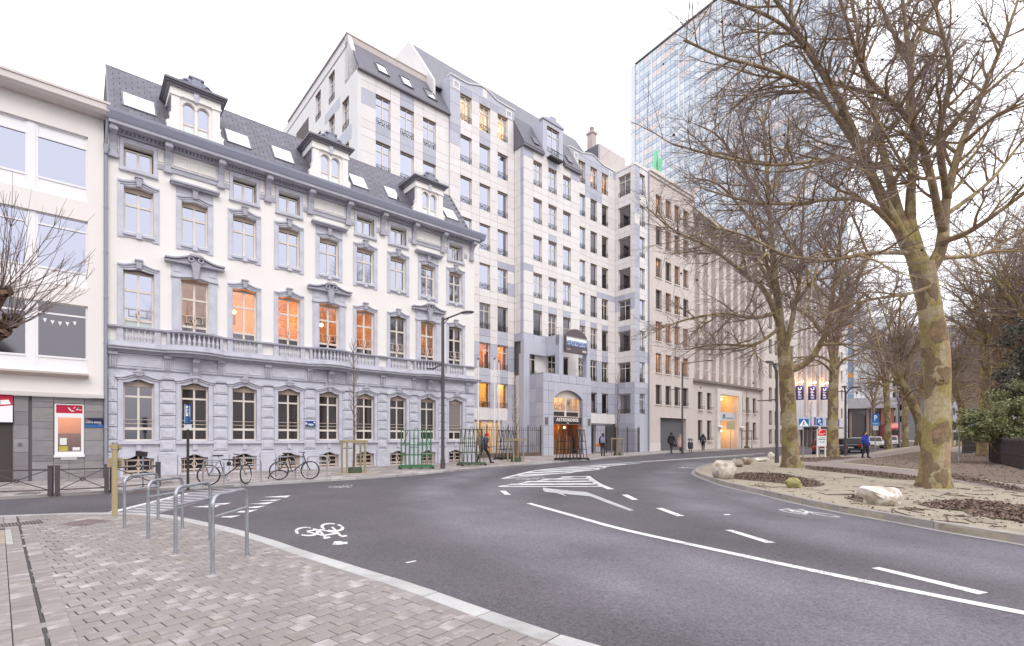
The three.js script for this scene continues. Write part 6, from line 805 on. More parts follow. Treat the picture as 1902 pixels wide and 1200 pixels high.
{
  const wc = mat(T.clad, { color: [0.78, 0.76, 0.77] });
  { const H = front('slim_building', 'narrow white building with small windows beside the school', 'building', 98.3, -4.2), wins = [2.5, 5.0].flatMap(c => Array.from({ length: 6 }, (_, j) => [c, 5.2 + j * 3.4])); part('wall', slab(rect(0, 7.5, -0.3, 25), -0.4, 0, wins.map(q => rect(q[0] - 0.5, q[0] + 0.5, q[1], q[1] + 1.8))), mat(T.clad, { color: [0.74, 0.68, 0.66] }), H); for (const q of wins) simpleWin(H, q[0], q[1], 1.0, 1.8, -0.3, M.glassMid, brownF, false); part('body', box(0.05, 7.45, -0.2, 24.8, -10, -0.41), wc, H); part('roof_edge', box(-0.1, 7.6, 25, 25.4, -10, 0.2), stoneL, H); }
  const a = at(1573, HZ, 118), P1 = thing('podium_building', 'white slab building on a dark glazed podium at the street end', 'building', V(a.x, 0, a.z), -0.35);
  part('podium', [box(0, 9.5, -0.3, 0.5, -10, 0), box(0, 9.5, 8.6, 11, -10, 1)], plain(0.42, 0.4, 0.44, 0.5), P1); part('podium_glass', box(0.2, 9.3, 0.5, 8.6, -10, -0.8), plain(0.07, 0.05, 0.055, 0.15), P1); for (let i = 0; i < 3; i++) part('podium_column', box(0.6 + i * 3.4, 1.1 + i * 3.4, 0.5, 8.6, -0.8, -0.3), plain(0.3, 0.2, 0.17, 0.5), P1); part('podium_end', box(6.8, 9.4, 0.4, 8.6, -0.7, -0.2), plain(0.28, 0.1, 0.07, 0.6), P1);
  part('white_slab', box(1.5, 9.2, 11, 30, -9, -0.5), plain(0.74, 0.76, 0.8, 0.5), P1); part('glass_strip', box(-0.5, 1.5, 10, 40, -9, -0.6), plain(0.2, 0.3, 0.42, 0.15), P1);
  for (let j = 0; j < 6; j++) part('strip_light', box(-0.4, 1.4, 12 + j * 4, 13.2 + j * 4, -0.59, -0.55), j % 3 === 1 ? new THREE.MeshStandardMaterial({ color: 0x663311, emissive: new THREE.Color().setRGB(1, 0.5, 0.15), emissiveIntensity: 0.5 }) : plain(0.4, 0.5, 0.62, 0.2), P1).name = j % 3 === 1 ? 'lit_window' : 'strip_pane';
  farBlock('white_block', 'distant white block with rows of small dark windows', 1632, 1762, 610, 170, -0.1, 12, 8, wc, { y0: 6 });
  farBlock('blue_grey_block', 'distant blue grey office block behind the park trees', 1740, 1850, 610, 150, 0, 9, 7, mat(T.clad, { color: [0.4, 0.41, 0.5] }), { y0: 3 });
  farBlock('pale_block', 'pale distant block behind the evergreen shrub', 1850, 2060, 600, 110, -0.3, 11, 7, mat(T.clad, { color: [0.5, 0.46, 0.5] }), { y0: 3 });
}
// ================================================================ GLASS TOWER
{
  const d = 150, p = at(1180, HZ, d), TT = -55.4 * PI / 180, H = thing('glass_tower', 'very tall glass tower with blue, white and pinkish panes', 'tower', V(p.x, 0, p.z), TT), W = 57, h = EYE + (HZ - 118) / F * d, cw = 1.58, fh = 3.0, r = rng(12);
  H.updateMatrixWorld(); const fr = V(W - 0.2, 0, -0.3).applyMatrix4(H.matrixWorld), bk = H.worldToLocal(fr.clone().multiplyScalar(1 + 20 / fr.length()).setY(0)), plan = (z0, e, y0, y1) => slab([[0.2 - e, -z0], [W - 0.2 + e, -z0], [bk.x + e, -bk.z], [0.2 - e, 18]], y0, y1).rotateX(-PI / 2);  // plan skewed so the right end face lies along the view ray
  part('core', plan(-0.3, 0, -1, h - 0.3), plain(0.2, 0.22, 0.26), H); part('corner_fin', box(-1.5, 0, -1, h - 0.4, -18, 0.25), plain(0.72, 0.76, 0.82, 0.4), H); part('roof_rim', plan(0.3, 0.15, h - 0.35, h), plain(0.2, 0.2, 0.22), H);
  const nc = Math.floor(W / cw), nf = Math.floor(h / fh), pos = [], o = new THREE.Object3D(), blank = {};
  for (let i = 0; i < nc; i++) { let j = 0; while (j < nf) { const run_ = 2 + Math.floor(r() * 6); if (r() < 0.3) for (let k = j; k < j + run_; k++) blank[i + '_' + k] = 1; j += run_; } }
  for (let i = 0; i < nc; i++) for (let j = 0; j < nf; j++) {
    const x = i * cw + cw / 2 + 0.1, y = h - 0.5 - (j + 1) * fh, b = blank[i + '_' + j], pink = !b && fbm(i * 0.4 + 3, j * 0.5, 99, 2, 5) > 0.66;
    const c1 = pink ? [0.74, 0.67, 0.67] : mix3([0.62, 0.7, 0.8], [0.76, 0.8, 0.85], r()), c2 = mix3([0.46, 0.55, 0.68], [0.56, 0.64, 0.75], r());
    if (b) { pos.push([x - 0.28, y + fh * 0.36, cw - 0.66, fh * 0.6, c1], [x - 0.28, y + 0.02, cw - 0.66, 0.98, c2], [x + 0.46, y + 0.02, 0.5, fh - 0.04, [0.78, 0.8, 0.84]]); }
    else pos.push([x, y + fh * 0.36, cw - 0.1, fh * 0.6, c1], [x, y + 0.02, cw - 0.1, 0.98, c2]);
  }
  const im = new THREE.InstancedMesh(new THREE.BoxGeometry(1, 1, 0.2).translate(0, 0.5, 0), mat(null, { color: [1, 1, 1], roughness: 0.12, ior: 1.7 }), pos.length), col = new THREE.Color();
  pos.forEach((q, i) => { o.position.set(q[0], q[1], -0.1); o.scale.set(q[2], q[3], 1); o.updateMatrix(); im.setMatrixAt(i, o.matrix); im.setColorAt(i, col.setRGB(...q[4])); });
  add(im, 'curtain_wall_panes', H); im.userData.kind = 'stuff';
}
// ================================================================ unseen houses behind the camera, placed to darken what the windows mirror
{
  const terrace = (x, z, turn, w, h, label, c) => { const H = thing('brick_terrace', label, 'building', V(x, 0, z), turn), holes = []; for (let i = 0; i < Math.floor(w / 2.4); i++) for (let j = 0; j < Math.floor(h / 3.4); j++) holes.push([1.2 + i * 2.4, 1 + j * 3.4]); part('wall', slab(rect(0, w, -0.3, h), -0.4, 0, holes.map(q => rect(q[0] - 0.5, q[0] + 0.5, q[1], q[1] + 1.9))), mat(T.brick, { color: c }), H); part('body', box(0.1, w - 0.1, -0.2, h - 0.1, -9, -0.42), plain(0.1, 0.08, 0.08), H); part('roof', run([[0.3, h], [-4.5, h + 3.6], [-9.3, h]].reverse(), -0.2, w + 0.2), M.slate, H); for (let i = 0; i < 3; i++) part('chimney', box(w * (0.2 + 0.3 * i), w * (0.2 + 0.3 * i) + 1.2, h + 2, h + 5.2, -5, -4), mat(T.brick), H); return H; };
  terrace(14, 24, PI - 0.1 + PI * 0, 34, 11, 'brown brick terrace with chimneys behind the corner pavement', [0.8, 0.75, 0.75]); terrace(-24, 16, PI * 0.62, 20, 9, 'low brick terrace facing the modern building', [0.7, 0.65, 0.65]);
}
// ================================================================ BARE PLANE TREES
class Tubes {                                                         // tapered tubes gathered into one geometry
  constructor() { this.p = []; this.n = []; this.u = []; this.i = []; }
  add(pts, rad, sides) {
    const base = this.p.length / 3; let nx = null, v = 0;
    for (let k = 0; k < pts.length; k++) {
      const a = pts[Math.max(0, k - 1)], b = pts[Math.min(pts.length - 1, k + 1)], t = V().subVectors(b, a).normalize();
      if (!nx) { nx = Math.abs(t.y) < 0.9 ? V(0, 1, 0) : V(1, 0, 0); } nx = nx.clone().addScaledVector(t, -nx.dot(t)).normalize(); const bx = V().crossVectors(t, nx);
      if (k) v += pts[k].distanceTo(pts[k - 1]);
      for (let s = 0; s <= sides; s++) { const q = s / sides * PI * 2, c = Math.cos(q), d = Math.sin(q), x = nx.x * c + bx.x * d, y = nx.y * c + bx.y * d, z = nx.z * c + bx.z * d; const r = typeof rad[k] === 'function' ? rad[k](q) : rad[k]; this.p.push(pts[k].x + x * r, pts[k].y + y * r, pts[k].z + z * r); this.n.push(x, y, z); this.u.push(s / sides * Math.max(0.4, 6.28 * (typeof rad[0] === 'number' ? rad[0] : 0.4)), v); }
    }
    for (let k = 0; k + 1 < pts.length; k++) for (let s = 0; s < sides; s++) { const a = base + k * (sides + 1) + s, b = a + sides + 1; this.i.push(a, a + 1, b, a + 1, b + 1, b); }
  }
  geo() { const g = new THREE.BufferGeometry(); g.setAttribute('position', new THREE.Float32BufferAttribute(this.p, 3)); g.setAttribute('normal', new THREE.Float32BufferAttribute(this.n, 3)); g.setAttribute('uv', new THREE.Float32BufferAttribute(this.u, 2)); g.setIndex(this.i); return g; }
}
const barkM = mat(T.trunk, { bump: 0.035, roughness: 0.9 }), limbM = mat(T.bark, { color: [0.95, 0.9, 0.75], bump: 0.01, roughness: 0.9 }), twigM = plain(0.25, 0.19, 0.175, 0.9), shootM = plain(0.22, 0.165, 0.155, 0.9), branchM = mat(T.bark, { color: [1, 0.95, 0.86], roughness: 0.9 }), ballM = plain(0.06, 0.045, 0.045, 0.9);
const dirRand = r => { const a = r() * PI * 2, z = r() * 2 - 1, q = Math.sqrt(1 - z * z); return V(q * Math.cos(a), z, q * Math.sin(a)); };
// grows side branches on a branch; cfg.levels: [{ every, len, ang, seg, sides, up, wob, r }]
function grow(set, pts, rad, level, cfg, r) {
  const L = cfg.levels[level]; if (!L) return;
  let len = 0; const acc = [0]; for (let k = 1; k < pts.length; k++) { len += pts[k].distanceTo(pts[k - 1]); acc.push(len); }
  const n = Math.floor(len * (1 - L.from) / L.every);
  for (let i = 0; i < n; i++) {
    const t = L.from + (1 - L.from) * (i + r()) / n, dist = t * len; let k = 1; while (k < pts.length - 1 && acc[k] < dist) k++;
    const f = (dist - acc[k - 1]) / (acc[k] - acc[k - 1]), p = pts[k - 1].clone().lerp(pts[k], f), par = V().subVectors(pts[k], pts[k - 1]).normalize();
    const side = dirRand(r); side.addScaledVector(par, -side.dot(par)).normalize(); side.y *= L.flat === undefined ? 1 : L.flat; side.normalize();
    const ang = L.ang * (0.7 + 0.6 * r()), d = par.clone().multiplyScalar(Math.cos(ang)).addScaledVector(side, Math.sin(ang)).normalize();
    const l = L.len * (0.45 + 0.75 * r()) * (1 - 0.45 * t), r0 = Math.min(rad[Math.min(k, rad.length - 1)] * 0.72, L.r * (0.7 + 0.5 * r())), seg = L.seg, q = [p], rr = [r0]; let c = p.clone(), dd = d;
    for (let s = 1; s <= seg; s++) { const w = dirRand(r); dd = dd.clone().addScaledVector(w, L.wob).addScaledVector(V(0, 1, 0), L.up * (s / seg)).normalize(); c = c.clone().addScaledVector(dd, l / seg); q.push(c); rr.push(r0 * (1 - 0.78 * s / seg)); }
    (L.thick ? set.branch : set.twig).add(q, rr, L.sides);
    grow(set, q, rr, level + 1, cfg, r);
    if (L.balls && r() < L.balls) { const e = q[q.length - 1]; set.balls.push(e.clone().add(V((r() - 0.5) * 0.1, -0.12 - r() * 0.1, (r() - 0.5) * 0.1))); }
  }
}
const LV = (k, dens = 1, fat = 1) => ({ levels: [
  { from: 0.22, every: 0.42 / dens, len: 3.1 * k, ang: 0.85, seg: 7, sides: 5, up: 0.05, wob: 0.17, r: 0.05 * k, flat: 0.7, thick: true },
  { from: 0.12, every: 0.23 / dens, len: 1.55 * k, ang: 0.8, seg: 5, sides: 4, up: 0.03, wob: 0.2, r: 0.02 * k * fat, flat: 0.75, balls: 0.05 },
  { from: 0.1, every: 0.145 / dens, len: 0.72 * k, ang: 0.75, seg: 3, sides: 3, up: 0.05, wob: 0.24, r: 0.0095 * k * fat }] });
function smooth(ctrl, n) { return new THREE.CatmullRomCurve3(ctrl, false, 'centripetal').getPoints(n); }
// base: world point; trunk: control points; limbs: [{ pts, r0, r1 }] in world space
function planeTree(label, base, trunk, tr, limbs, cfg, seed, flare = 1.5, group = 'plane trees of the park') {
  const r = rng(seed), T_ = thing('plane_tree', label, 'tree', base, 0, group), loc = p => p.clone().sub(base), set = { branch: new Tubes(), twig: new Tubes(), balls: [] }, trunkT = new Tubes();
  const tp = smooth(trunk.map(loc), 26), h = tp[tp.length - 1].y, rad = tp.map((p, i) => { const t = i / (tp.length - 1), q = tr[0] + (tr[1] - tr[0]) * t, f = 1 + (flare - 1) * Math.exp(-Math.max(0, p.y) / 0.28), s = seed * 1.7; return a => q * f * (1 + 0.05 * Math.sin(a * 3 + s + p.y * 0.8) + 0.035 * Math.sin(a * 7 + s * 2 - p.y * 1.9) + (f - 1) * 0.28 * Math.sin(a * 5 + s) + 0.05 * Math.sin(p.y * 2.3 + a * 2)); });
  tp[0].y -= 0.12; trunkT.add(tp, rad, 28);
  for (const lm of limbs) {
    const q = smooth(lm.pts.map(loc), Math.max(10, lm.pts.length * 5)), rr = q.map((p, i) => { const t = i / (q.length - 1); return (lm.r0 + (Math.min(lm.r1, 0.02) - lm.r0) * Math.pow(t, 0.75)) * (1 + 0.06 * Math.sin(i * 1.9 + seed)); });
    trunkT.add(q, rr, lm.r0 > 0.12 ? 14 : 8); grow(set, q, rr, 0, lm.cfg || cfg, r);
  }
  part('trunk', trunkT.geo(), barkM, T_, true); part('branches', set.branch.geo(), branchM, T_, true); const tw = part('twigs', set.twig.geo(), twigM, T_, true); tw.userData.kind = 'stuff';
  if (set.balls.length) { const g = new THREE.IcosahedronGeometry(0.028, 1), o = part('seed_balls', set.balls.map(p => g.clone().translate(p.x, p.y, p.z)), ballM, T_, true); o.userData.kind = 'stuff'; }
  T_.userData.tris = (set.twig.i.length + set.branch.i.length + trunkT.i.length) / 3;
  return T_;
}
let treeTris = 0;
{
  // --- the thick tree in front: limbs follow the photograph, each at its own distance
  const b = P(1735, 905, PK), D = -b.z, A = (u, v, dd = 0) => at(u, v, D + dd);
  const limb = (r0, r1, ...pts) => ({ r0: r0 * (r0 < 0.14 ? 0.6 : 0.76), r1, pts: pts.map(p => A(...p)) });
  const t1 = planeTree('thick old plane tree with mottled bark beside the white slanted boulder', b, [b, A(1738, 800), A(1741, 700), A(1732, 600), A(1722, 540), A(1712, 490)], [0.345, 0.3], [
    limb(0.3, 0.05, [1716, 520], [1692, 470], [1655, 400, -0.3], [1612, 310, -0.6], [1560, 190, -1], [1500, 90, -1.3], [1440, 0, -1.6], [1380, -60, -2]),
    limb(0.24, 0.05, [1712, 500], [1668, 390, 0.3], [1640, 280, 0.5], [1612, 150, 0.6], [1585, 20, 0.8], [1560, -100, 1]),
    limb(0.26, 0.06, [1716, 500], [1692, 410, 0.2], [1697, 270, 0.4], [1690, 120, 0.4], [1675, -10, 0.5], [1660, -140, 0.6]),
    limb(0.28, 0.06, [1718, 520], [1748, 460, 0.1], [1756, 380, 0.2], [1782, 280, 0.3], [1826, 170, 0.5], [1874, 50, 0.7], [1910, -60, 0.9]),
    limb(0.13, 0.02, [1668, 430, -0.2], [1610, 376, -0.8], [1540, 371, -1.6], [1460, 379, -2.2], [1390, 374, -2.7], [1310, 352, -3]),
    limb(0.12, 0.02, [1650, 400, -0.3], [1600, 305, -1.2], [1520, 300, -2.2], [1430, 306, -3], [1340, 292, -3.6], [1250, 268, -4]),
    limb(0.12, 0.02, [1690, 470], [1620, 470, -1.2], [1540, 482, -2.2], [1460, 474, -3], [1390, 440, -3.6], [1320, 420, -4]),
    limb(0.13, 0.03, [1600, 290, -0.6], [1520, 175, -1.4], [1430, 130, -2], [1340, 105, -2.6], [1270, 75, -3]),
    limb(0.12, 0.03, [1560, 190, -1], [1470, 60, -1.5], [1380, 10, -2.2], [1290, -20, -2.6]),
    limb(0.16, 0.03, [1752, 430, 0.1], [1700, 240, -1], [1610, 140, -1.8], [1570, 30, -2.2], [1540, -80, -2.6]),
    limb(0.15, 0.03, [1760, 370, 0.2], [1745, 250, -0.8], [1765, 140, -1.4], [1740, 20, -1.8], [1720, -100, -2]),
    limb(0.14, 0.03, [1750, 450], [1800, 430, -0.8], [1860, 390, -1.4], [1930, 340, -2], [2010, 300, -2.4]),
    limb(0.13, 0.03, [1756, 400, 0.1], [1840, 335, 1.2], [1910, 250, 2], [1990, 180, 2.6]),
    limb(0.12, 0.03, [1790, 265, 0.3], [1850, 215, -0.6], [1902, 190, -1.2], [1980, 150, -1.8]),
    limb(0.1, 0.02, [1760, 330, 0.2], [1690, 320, -1.4], [1620, 210, -2.4], [1560, 150, -3]),
    limb(0.12, 0.03, [1744, 480], [1830, 470, 0.8], [1902, 430, 1.6], [1980, 420, 2]),
    limb(0.11, 0.02, [1735, 530, 0], [1690, 545, -0.8], [1600, 560, -1.5], [1520, 590, -2.1]),
    limb(0.12, 0.03, [1690, 120, 0.4], [1640, 20, 1], [1600, -80, 1.4]), limb(0.12, 0.03, [1690, 100, 0.4], [1740, 0, 0.8], [1780, -90, 1.2]),
  ], LV(1, 1.28, 1.02), 101, 1.45);
  treeTris += t1.userData.tris;
  // burls and a healed scar on its trunk
  part('burl', [new THREE.SphereGeometry(0.16, 12, 8).scale(1, 0.8, 0.7).translate(0.2, 4.5, 0.1), new THREE.TorusGeometry(0.1, 0.03, 8, 16).scale(1.2, 0.6, 1).translate(-0.06, 3.2, 0.31)], barkM, t1);
  // --- second tree
  const b2 = P(1469, 868, PK), D2 = -b2.z, A2 = (u, v, dd = 0) => at(u, v, D2 + dd), l2 = (r0, r1, ...pts) => ({ r0: r0 * 0.85, r1, pts: pts.map(p => A2(...p)) });
  const t2 = planeTree('mottled plane tree beside the lamp post and low boulders', b2, [b2, A2(1467, 800), A2(1464, 740), A2(1460, 690), A2(1456, 645)], [0.36, 0.32], [
    l2(0.32, 0.05, [1458, 680], [1449, 600], [1440, 520, 0.3], [1432, 430, 0.5], [1425, 330, 0.6], [1418, 230, 0.8], [1410, 150, 1]), l2(0.24, 0.04, [1462, 690], [1500, 672], [1528, 630, -0.4], [1545, 560, -0.8], [1556, 470, -1], [1570, 380, -1.2], [1580, 300, -1.4]),
    l2(0.2, 0.04, [1457, 660], [1470, 600, -0.5], [1485, 520, -1], [1490, 420, -1.4], [1495, 320, -1.6]), l2(0.18, 0.03, [1450, 610], [1420, 540, -0.6], [1372, 500, -1.4], [1320, 460, -2], [1255, 430, -2.8], [1200, 385, -3.4]),
    l2(0.15, 0.02, [1446, 580], [1400, 590, -1], [1340, 583, -2], [1270, 595, -3], [1215, 615, -3.6]), l2(0.14, 0.02, [1442, 545], [1395, 470, 0.8], [1330, 420, 1.6], [1270, 370, 2.4]), l2(0.14, 0.02, [1436, 470], [1380, 390, -1], [1330, 340, -1.6], [1270, 330, -2.2]),
    l2(0.13, 0.02, [1448, 610], [1400, 640, -1.4], [1330, 640, -2.6], [1270, 650, -3.4]), l2(0.13, 0.02, [1430, 400], [1370, 300, -0.6], [1330, 250, -1], [1290, 230, -1.4]), l2(0.13, 0.02, [1428, 360], [1470, 270, 0.8], [1490, 200, 1.4]), l2(0.12, 0.02, [1540, 580, -0.7], [1590, 520, -1.6], [1640, 490, -2.2]),
    l2(0.13, 0.02, [1480, 560, -0.8], [1530, 500, -2], [1590, 460, -3]), l2(0.12, 0.02, [1444, 560], [1420, 470, -2], [1410, 400, -3]), l2(0.11, 0.02, [1520, 640, -0.3], [1580, 640, -1.6], [1640, 650, -2.6]),
  ], LV(1.05, 1.27, 1.05), 202, 1.5);
  treeTris += t2.userData.tris;
  // --- trees further along the path: three grown shapes, turned and repeated
  const forms = [];
  const make = (seed, h, fork, lean, label, pos, group) => {
    const r = rng(seed), limbs = [], W_ = (x, y, z) => V(pos.x + x, pos.y + y, pos.z + z), n = 8;
    const trunk = [W_(0, 0, 0), W_(lean * 0.25, fork * 0.4, 0), W_(lean * 0.6, fork * 0.75, 0), W_(lean, fork, 0)];
    for (let i = 0; i < n; i++) { const a = i / n * PI * 2 + r(), sp = 0.25 + 0.6 * r(), hh = h * (0.65 + 0.35 * r()), y0 = fork * (0.85 + 0.1 * r()), pts = [W_(lean * 0.9, y0, 0)]; for (let k = 1; k <= 5; k++) { const t = k / 5; pts.push(W_(lean + Math.cos(a) * sp * (hh - y0) * (0.25 * t + 0.5 * t * t), y0 + (hh - y0) * (0.75 * t + 0.15 * Math.sin(t * 2) - (sp > 0.6 ? 0.2 * t * t : 0)), Math.sin(a) * sp * (hh - y0) * (0.25 * t + 0.5 * t * t))); } limbs.push({ r0: 0.2 - 0.08 * r(), r1: 0.035, pts }); }
    for (let i = 0; i < 3; i++) { const a = r() * 7, y0 = fork * (0.7 + 0.25 * r()), pts = [W_(lean * 0.8, y0, 0)]; for (let k = 1; k <= 4; k++) { const t = k / 4; pts.push(W_(lean + Math.cos(a) * 4.2 * t, y0 + 0.4 + 1.0 * t * (1 - 0.5 * t) + r() * 0.3, Math.sin(a) * 4.2 * t)); } limbs.push({ r0: 0.12, r1: 0.02, pts }); }
    const t = planeTree(label, pos, trunk, [0.36, 0.3], limbs, LV(1.35, 0.72, 0.95), seed, 1.4, group); treeTris += t.userData.tris; return t;
  };
  const g2 = 'plane trees in rows along the park path';
  const f1 = make(301, 19, 7.4, 0.2, 'slim plane tree beside the white information board', P(1546, 848, PK), g2), f2 = make(302, 20, 7.8, -0.3, 'plane tree behind the blue parking sign by the white car', P(1650, 833, PK), g2), f3 = make(303, 18, 6.6, -2.6, 'leaning plane tree partly behind the thick trunk', P(1722, 842, PK), g2);
  const more = [[f1, 1682, 830, 1.3, 'plane tree behind the dark lamp post by the red lorry'], [f2, 1704, 827, 2.4, 'thin plane tree far along the path row'], [f3, 1782, 829, 3.9, 'plane tree behind the grey post and its blank panel'], [f1, 1832, 825, 4.6, null], [f2, 1870, 830, 0.7, null], [f3, 1925, 834, 2.2, null], [f3, 1985, 845, 1.1, null], [f2, 1620, 823, 3.3, 'plane tree far beyond the parked white car'], [f2, 1850, 838, 1.9, null], [f1, 1895, 824, 3.5, null], [f1, 1958, 826, 5.6, null], [f2, 1795, 824, 4.2, null], [f3, 1860, 819, 2.7, null], [f2, 1826, 848, 3.1, null], [f1, 1905, 852, 0.9, null], [f3, 1985, 858, 4.4, null], [f2, 1872, 843, 5.9, null], [f1, 2040, 856, 2.0, null], [f3, 1800, 836, 0.4, null], [f1, 1846, 833, 4.9, null], [f2, 1935, 843, 1.2, null], [f1, 1765, 830, 2.2, null], [f3, 2010, 848, 3.0, null]];
  for (const [f, u, v, a, l] of more) dup(f, l || 'bare plane tree in the hazy far row behind the others', P(u, v, PK), a, g2);
  // trees right of the frame that the town house windows mirror
  for (const [x, z, a] of [[24, -6, 1], [30, 4, 2.2], [21, 9, 4]]) dup(f1, 'bare plane tree standing right of the park kerb', V(x, gy(x, z) + PK, z), a, g2);
  // --- pollarded plane at the left edge: knuckles with long shoots
  const pb = P(-62, 1003, 0.05), dp = -pb.z, r = rng(61), PT = thing('pollarded_tree', 'pollarded plane tree with knobbly knuckles and long thin shoots', 'tree', pb), tb = new Tubes(), sh = new Tubes(), loc = p => p.sub(pb);
  const kn = [[2, 540, -0.2], [22, 595, 0.1], [-40, 560, 0.8], [8, 612, -0.4]], top = loc(at(-62, 640, dp));
  tb.add([V(0, -0.1, 0), V(0.02, 1, 0), V(-0.03, 2.2, 0.03), top], [0.2, 0.17, 0.15, 0.14], 12);
  for (const [u, v, dd] of kn) {
    const k = loc(at(u, v, dp + dd)); tb.add([top.clone().add(V(0, -0.3, 0)), top.clone().lerp(k, 0.5).add(V(0, -0.08, 0)), k], [0.11, 0.09, 0.1], 8);
    for (let i = 0; i < 9; i++) { const q = dirRand(r).multiplyScalar(0.07); tb.add([k.clone().add(q), k.clone().add(q.clone().multiplyScalar(1.9))], [0.07, 0.035], 6); }
    for (let i = 0; i < 15; i++) {
      let d = V(1.1 * (r() * 1.6 - 0.4), 0.05 + r() * 0.75, (r() - 0.5) * 1.1).normalize(), c = k.clone(), L = 0.7 + r() * 1.35, q = [c.clone()], rr = [0.0075]; for (let s = 1; s <= 7; s++) { d = d.clone().addScaledVector(V(0, 1, 0), 0.11).addScaledVector(dirRand(r), 0.07).normalize(); c = c.clone().addScaledVector(d, L / 7); q.push(c); rr.push(0.0075 * (1 - 0.75 * s / 7)); } sh.add(q, rr, 4);
      for (let e = 0; e < 3; e++) { const s = 2 + Math.floor(r() * 5), dd2 = V().subVectors(q[s], q[s - 1]).normalize().addScaledVector(dirRand(r), 0.6).normalize(), l2_ = 0.15 + r() * 0.3; sh.add([q[s], q[s].clone().addScaledVector(dd2, l2_ * 0.5), q[s].clone().addScaledVector(dd2, l2_).add(V(0, 0.04, 0))], [0.005, 0.004, 0.002], 3); }
    }
  }
  part('trunk', tb.geo(), mat(T.bark, { color: [0.6, 0.5, 0.5], bump: 0.02 }), PT, true); part('shoots', sh.geo(), shootM, PT, true).userData.kind = 'stuff';
  // --- young street trees between stakes
  const young = (u, v, h, label, metal) => {
    const b = P(u, v, FP), t = new Tubes(), w = new Tubes(), Y = thing('young_tree', label, 'tree', b, TH, 'young trees in stakes'), r = rng(Math.round(u)); const q = smooth([V(0, 0, 0), V(0.02, h * 0.3, 0.01), V(-0.02, h * 0.65, 0.02), V(0.01, h, 0)], 10), rr = q.map((p, i) => 0.06 * (1 - i / 11)); t.add(q, rr, 7);
    for (let i = 0; i < 46; i++) { const y = h * (0.28 + 0.7 * i / 46), a = r() * 7, L = 0.5 * (1 - 0.5 * i / 46) + 0.2; const d = V(Math.cos(a) * 0.4, 1, Math.sin(a) * 0.4).normalize(), p = V(0, y, 0); w.add([p, p.clone().addScaledVector(d, L * 0.5).add(V(Math.cos(a) * 0.06, 0, Math.sin(a) * 0.06)), p.clone().addScaledVector(d, L)], [0.016, 0.011, 0.005], 4); }
    part('stem', t.geo(), mat(T.bark, { color: [0.75, 0.62, 0.6] }), Y, true); part('twigs', w.geo(), twigM, Y, true).userData.kind = 'stuff';
    const S = thing('tree_stake', label.replace('young bare', 'wooden guard round the young bare').replace('young tree', 'guard round the young tree'), 'tree guard', b, TH, 'guards round the young trees'), hw = metal ? 0.62 : 0.42, hh = metal ? 2.25 : 1.45, m = metal ? plain(0.16, 0.12, 0.1, 0.7) : M.woodPost;
    for (const [x, z] of [[-1, -0.6], [1, -0.6], [-0.95, 0.6], [0.95, 0.6]]) part('post', metal ? box(x * hw - 0.03, x * hw + 0.03, -0.05, hh, z * hw - 0.03, z * hw + 0.03) : new THREE.CylinderGeometry(0.045, 0.045, hh, 10).translate(x * hw, hh / 2 - 0.05, z * hw), m, S);
    part('top_rail', box(-hw - 0.08, hw + 0.08, hh - 0.16, hh - 0.05, -0.6 * hw - 0.07, -0.6 * hw - 0.03), m, S); part('top_rail', box(-hw - 0.08, hw + 0.08, hh - 0.16, hh - 0.05, 0.6 * hw + 0.03, 0.6 * hw + 0.07), m, S); part('water_bag', new THREE.CylinderGeometry(0.3, 0.34, 0.24, 16).translate(0.02, 0.12, 0), plain(0.06, 0.085, 0.055, 0.7), S); part('soil_patch', box(-0.75, 0.75, -0.04, 0.008, -0.7, 0.7), M.dirt, S);
  };
  young(657, 878.5, 5.6, 'young bare tree in stakes before the middle of the town house'); young(958, 858, 5.3, 'young bare tree in stakes before the iron fence'); young(1147, 846, 6.5, 'young bare tree in stakes beside the entrance block'); young(1387, 832.5, 7.5, 'young bare tree in a dark frame beside the deep entrance', true); young(1506, 831.5, 6, 'young bare tree in a frame before the school canopy', true);
}
console.log('tree triangles', treeTris);
// ================================================================ EVERGREEN SHRUB and the dark conifer behind it
function leafMass(name, label, cat, center, blobs, n, leafLen, cols, seed) {
  const r = rng(seed), g = new THREE.PlaneGeometry(leafLen, leafLen * 0.42, 2, 1); { const p = g.attributes.position; for (let i = 0; i < p.count; i++) p.setZ(i, -Math.abs(p.getX(i)) * 0.35); g.computeVertexNormals(); }
  const B = thing(name, label, cat, center), im = new THREE.InstancedMesh(g, plain(1, 1, 1, 0.45, { side: THREE.DoubleSide, transmission: 0 }), n), o = new THREE.Object3D(), tb = new Tubes(), cc = cols.map(c => new THREE.Color().setRGB(...c));
  let tot = 0; for (const b of blobs) tot += b[3] * b[3]; let i = 0;
  for (const b of blobs) { const m = Math.round(n * b[3] * b[3] / tot), cl = Array.from({ length: 40 }, () => dirRand(r)); for (let k = 0; k < m && i < n; k++) { const c = cl[Math.floor(r() * cl.length)].clone().addScaledVector(dirRand(r), 0.22).multiplyScalar(b[3] * (0.72 + 0.36 * r())); o.position.set(b[0] + c.x, b[1] + c.y * (b[4] || 0.8), b[2] + c.z); if (o.position.y < 0.05) o.position.y = 0.05 + r() * 0.3; o.rotation.set(r() * 7, r() * 7, r() * 7); o.scale.setScalar(0.6 + 0.8 * r()); o.updateMatrix(); im.setMatrixAt(i, o.matrix); im.setColorAt(i, cc[Math.floor(r() * cc.length)]); i++; } tb.add([V(0, 0, 0), V(b[0] * 0.5, b[1] * 0.4, b[2] * 0.5), V(b[0], b[1], b[2])], [0.06, 0.05, 0.02], 6); }
  im.count = i; add(im, 'foliage', B); im.userData.kind = 'stuff'; part('stems', tb.geo(), branchM, B, true); return B;
}
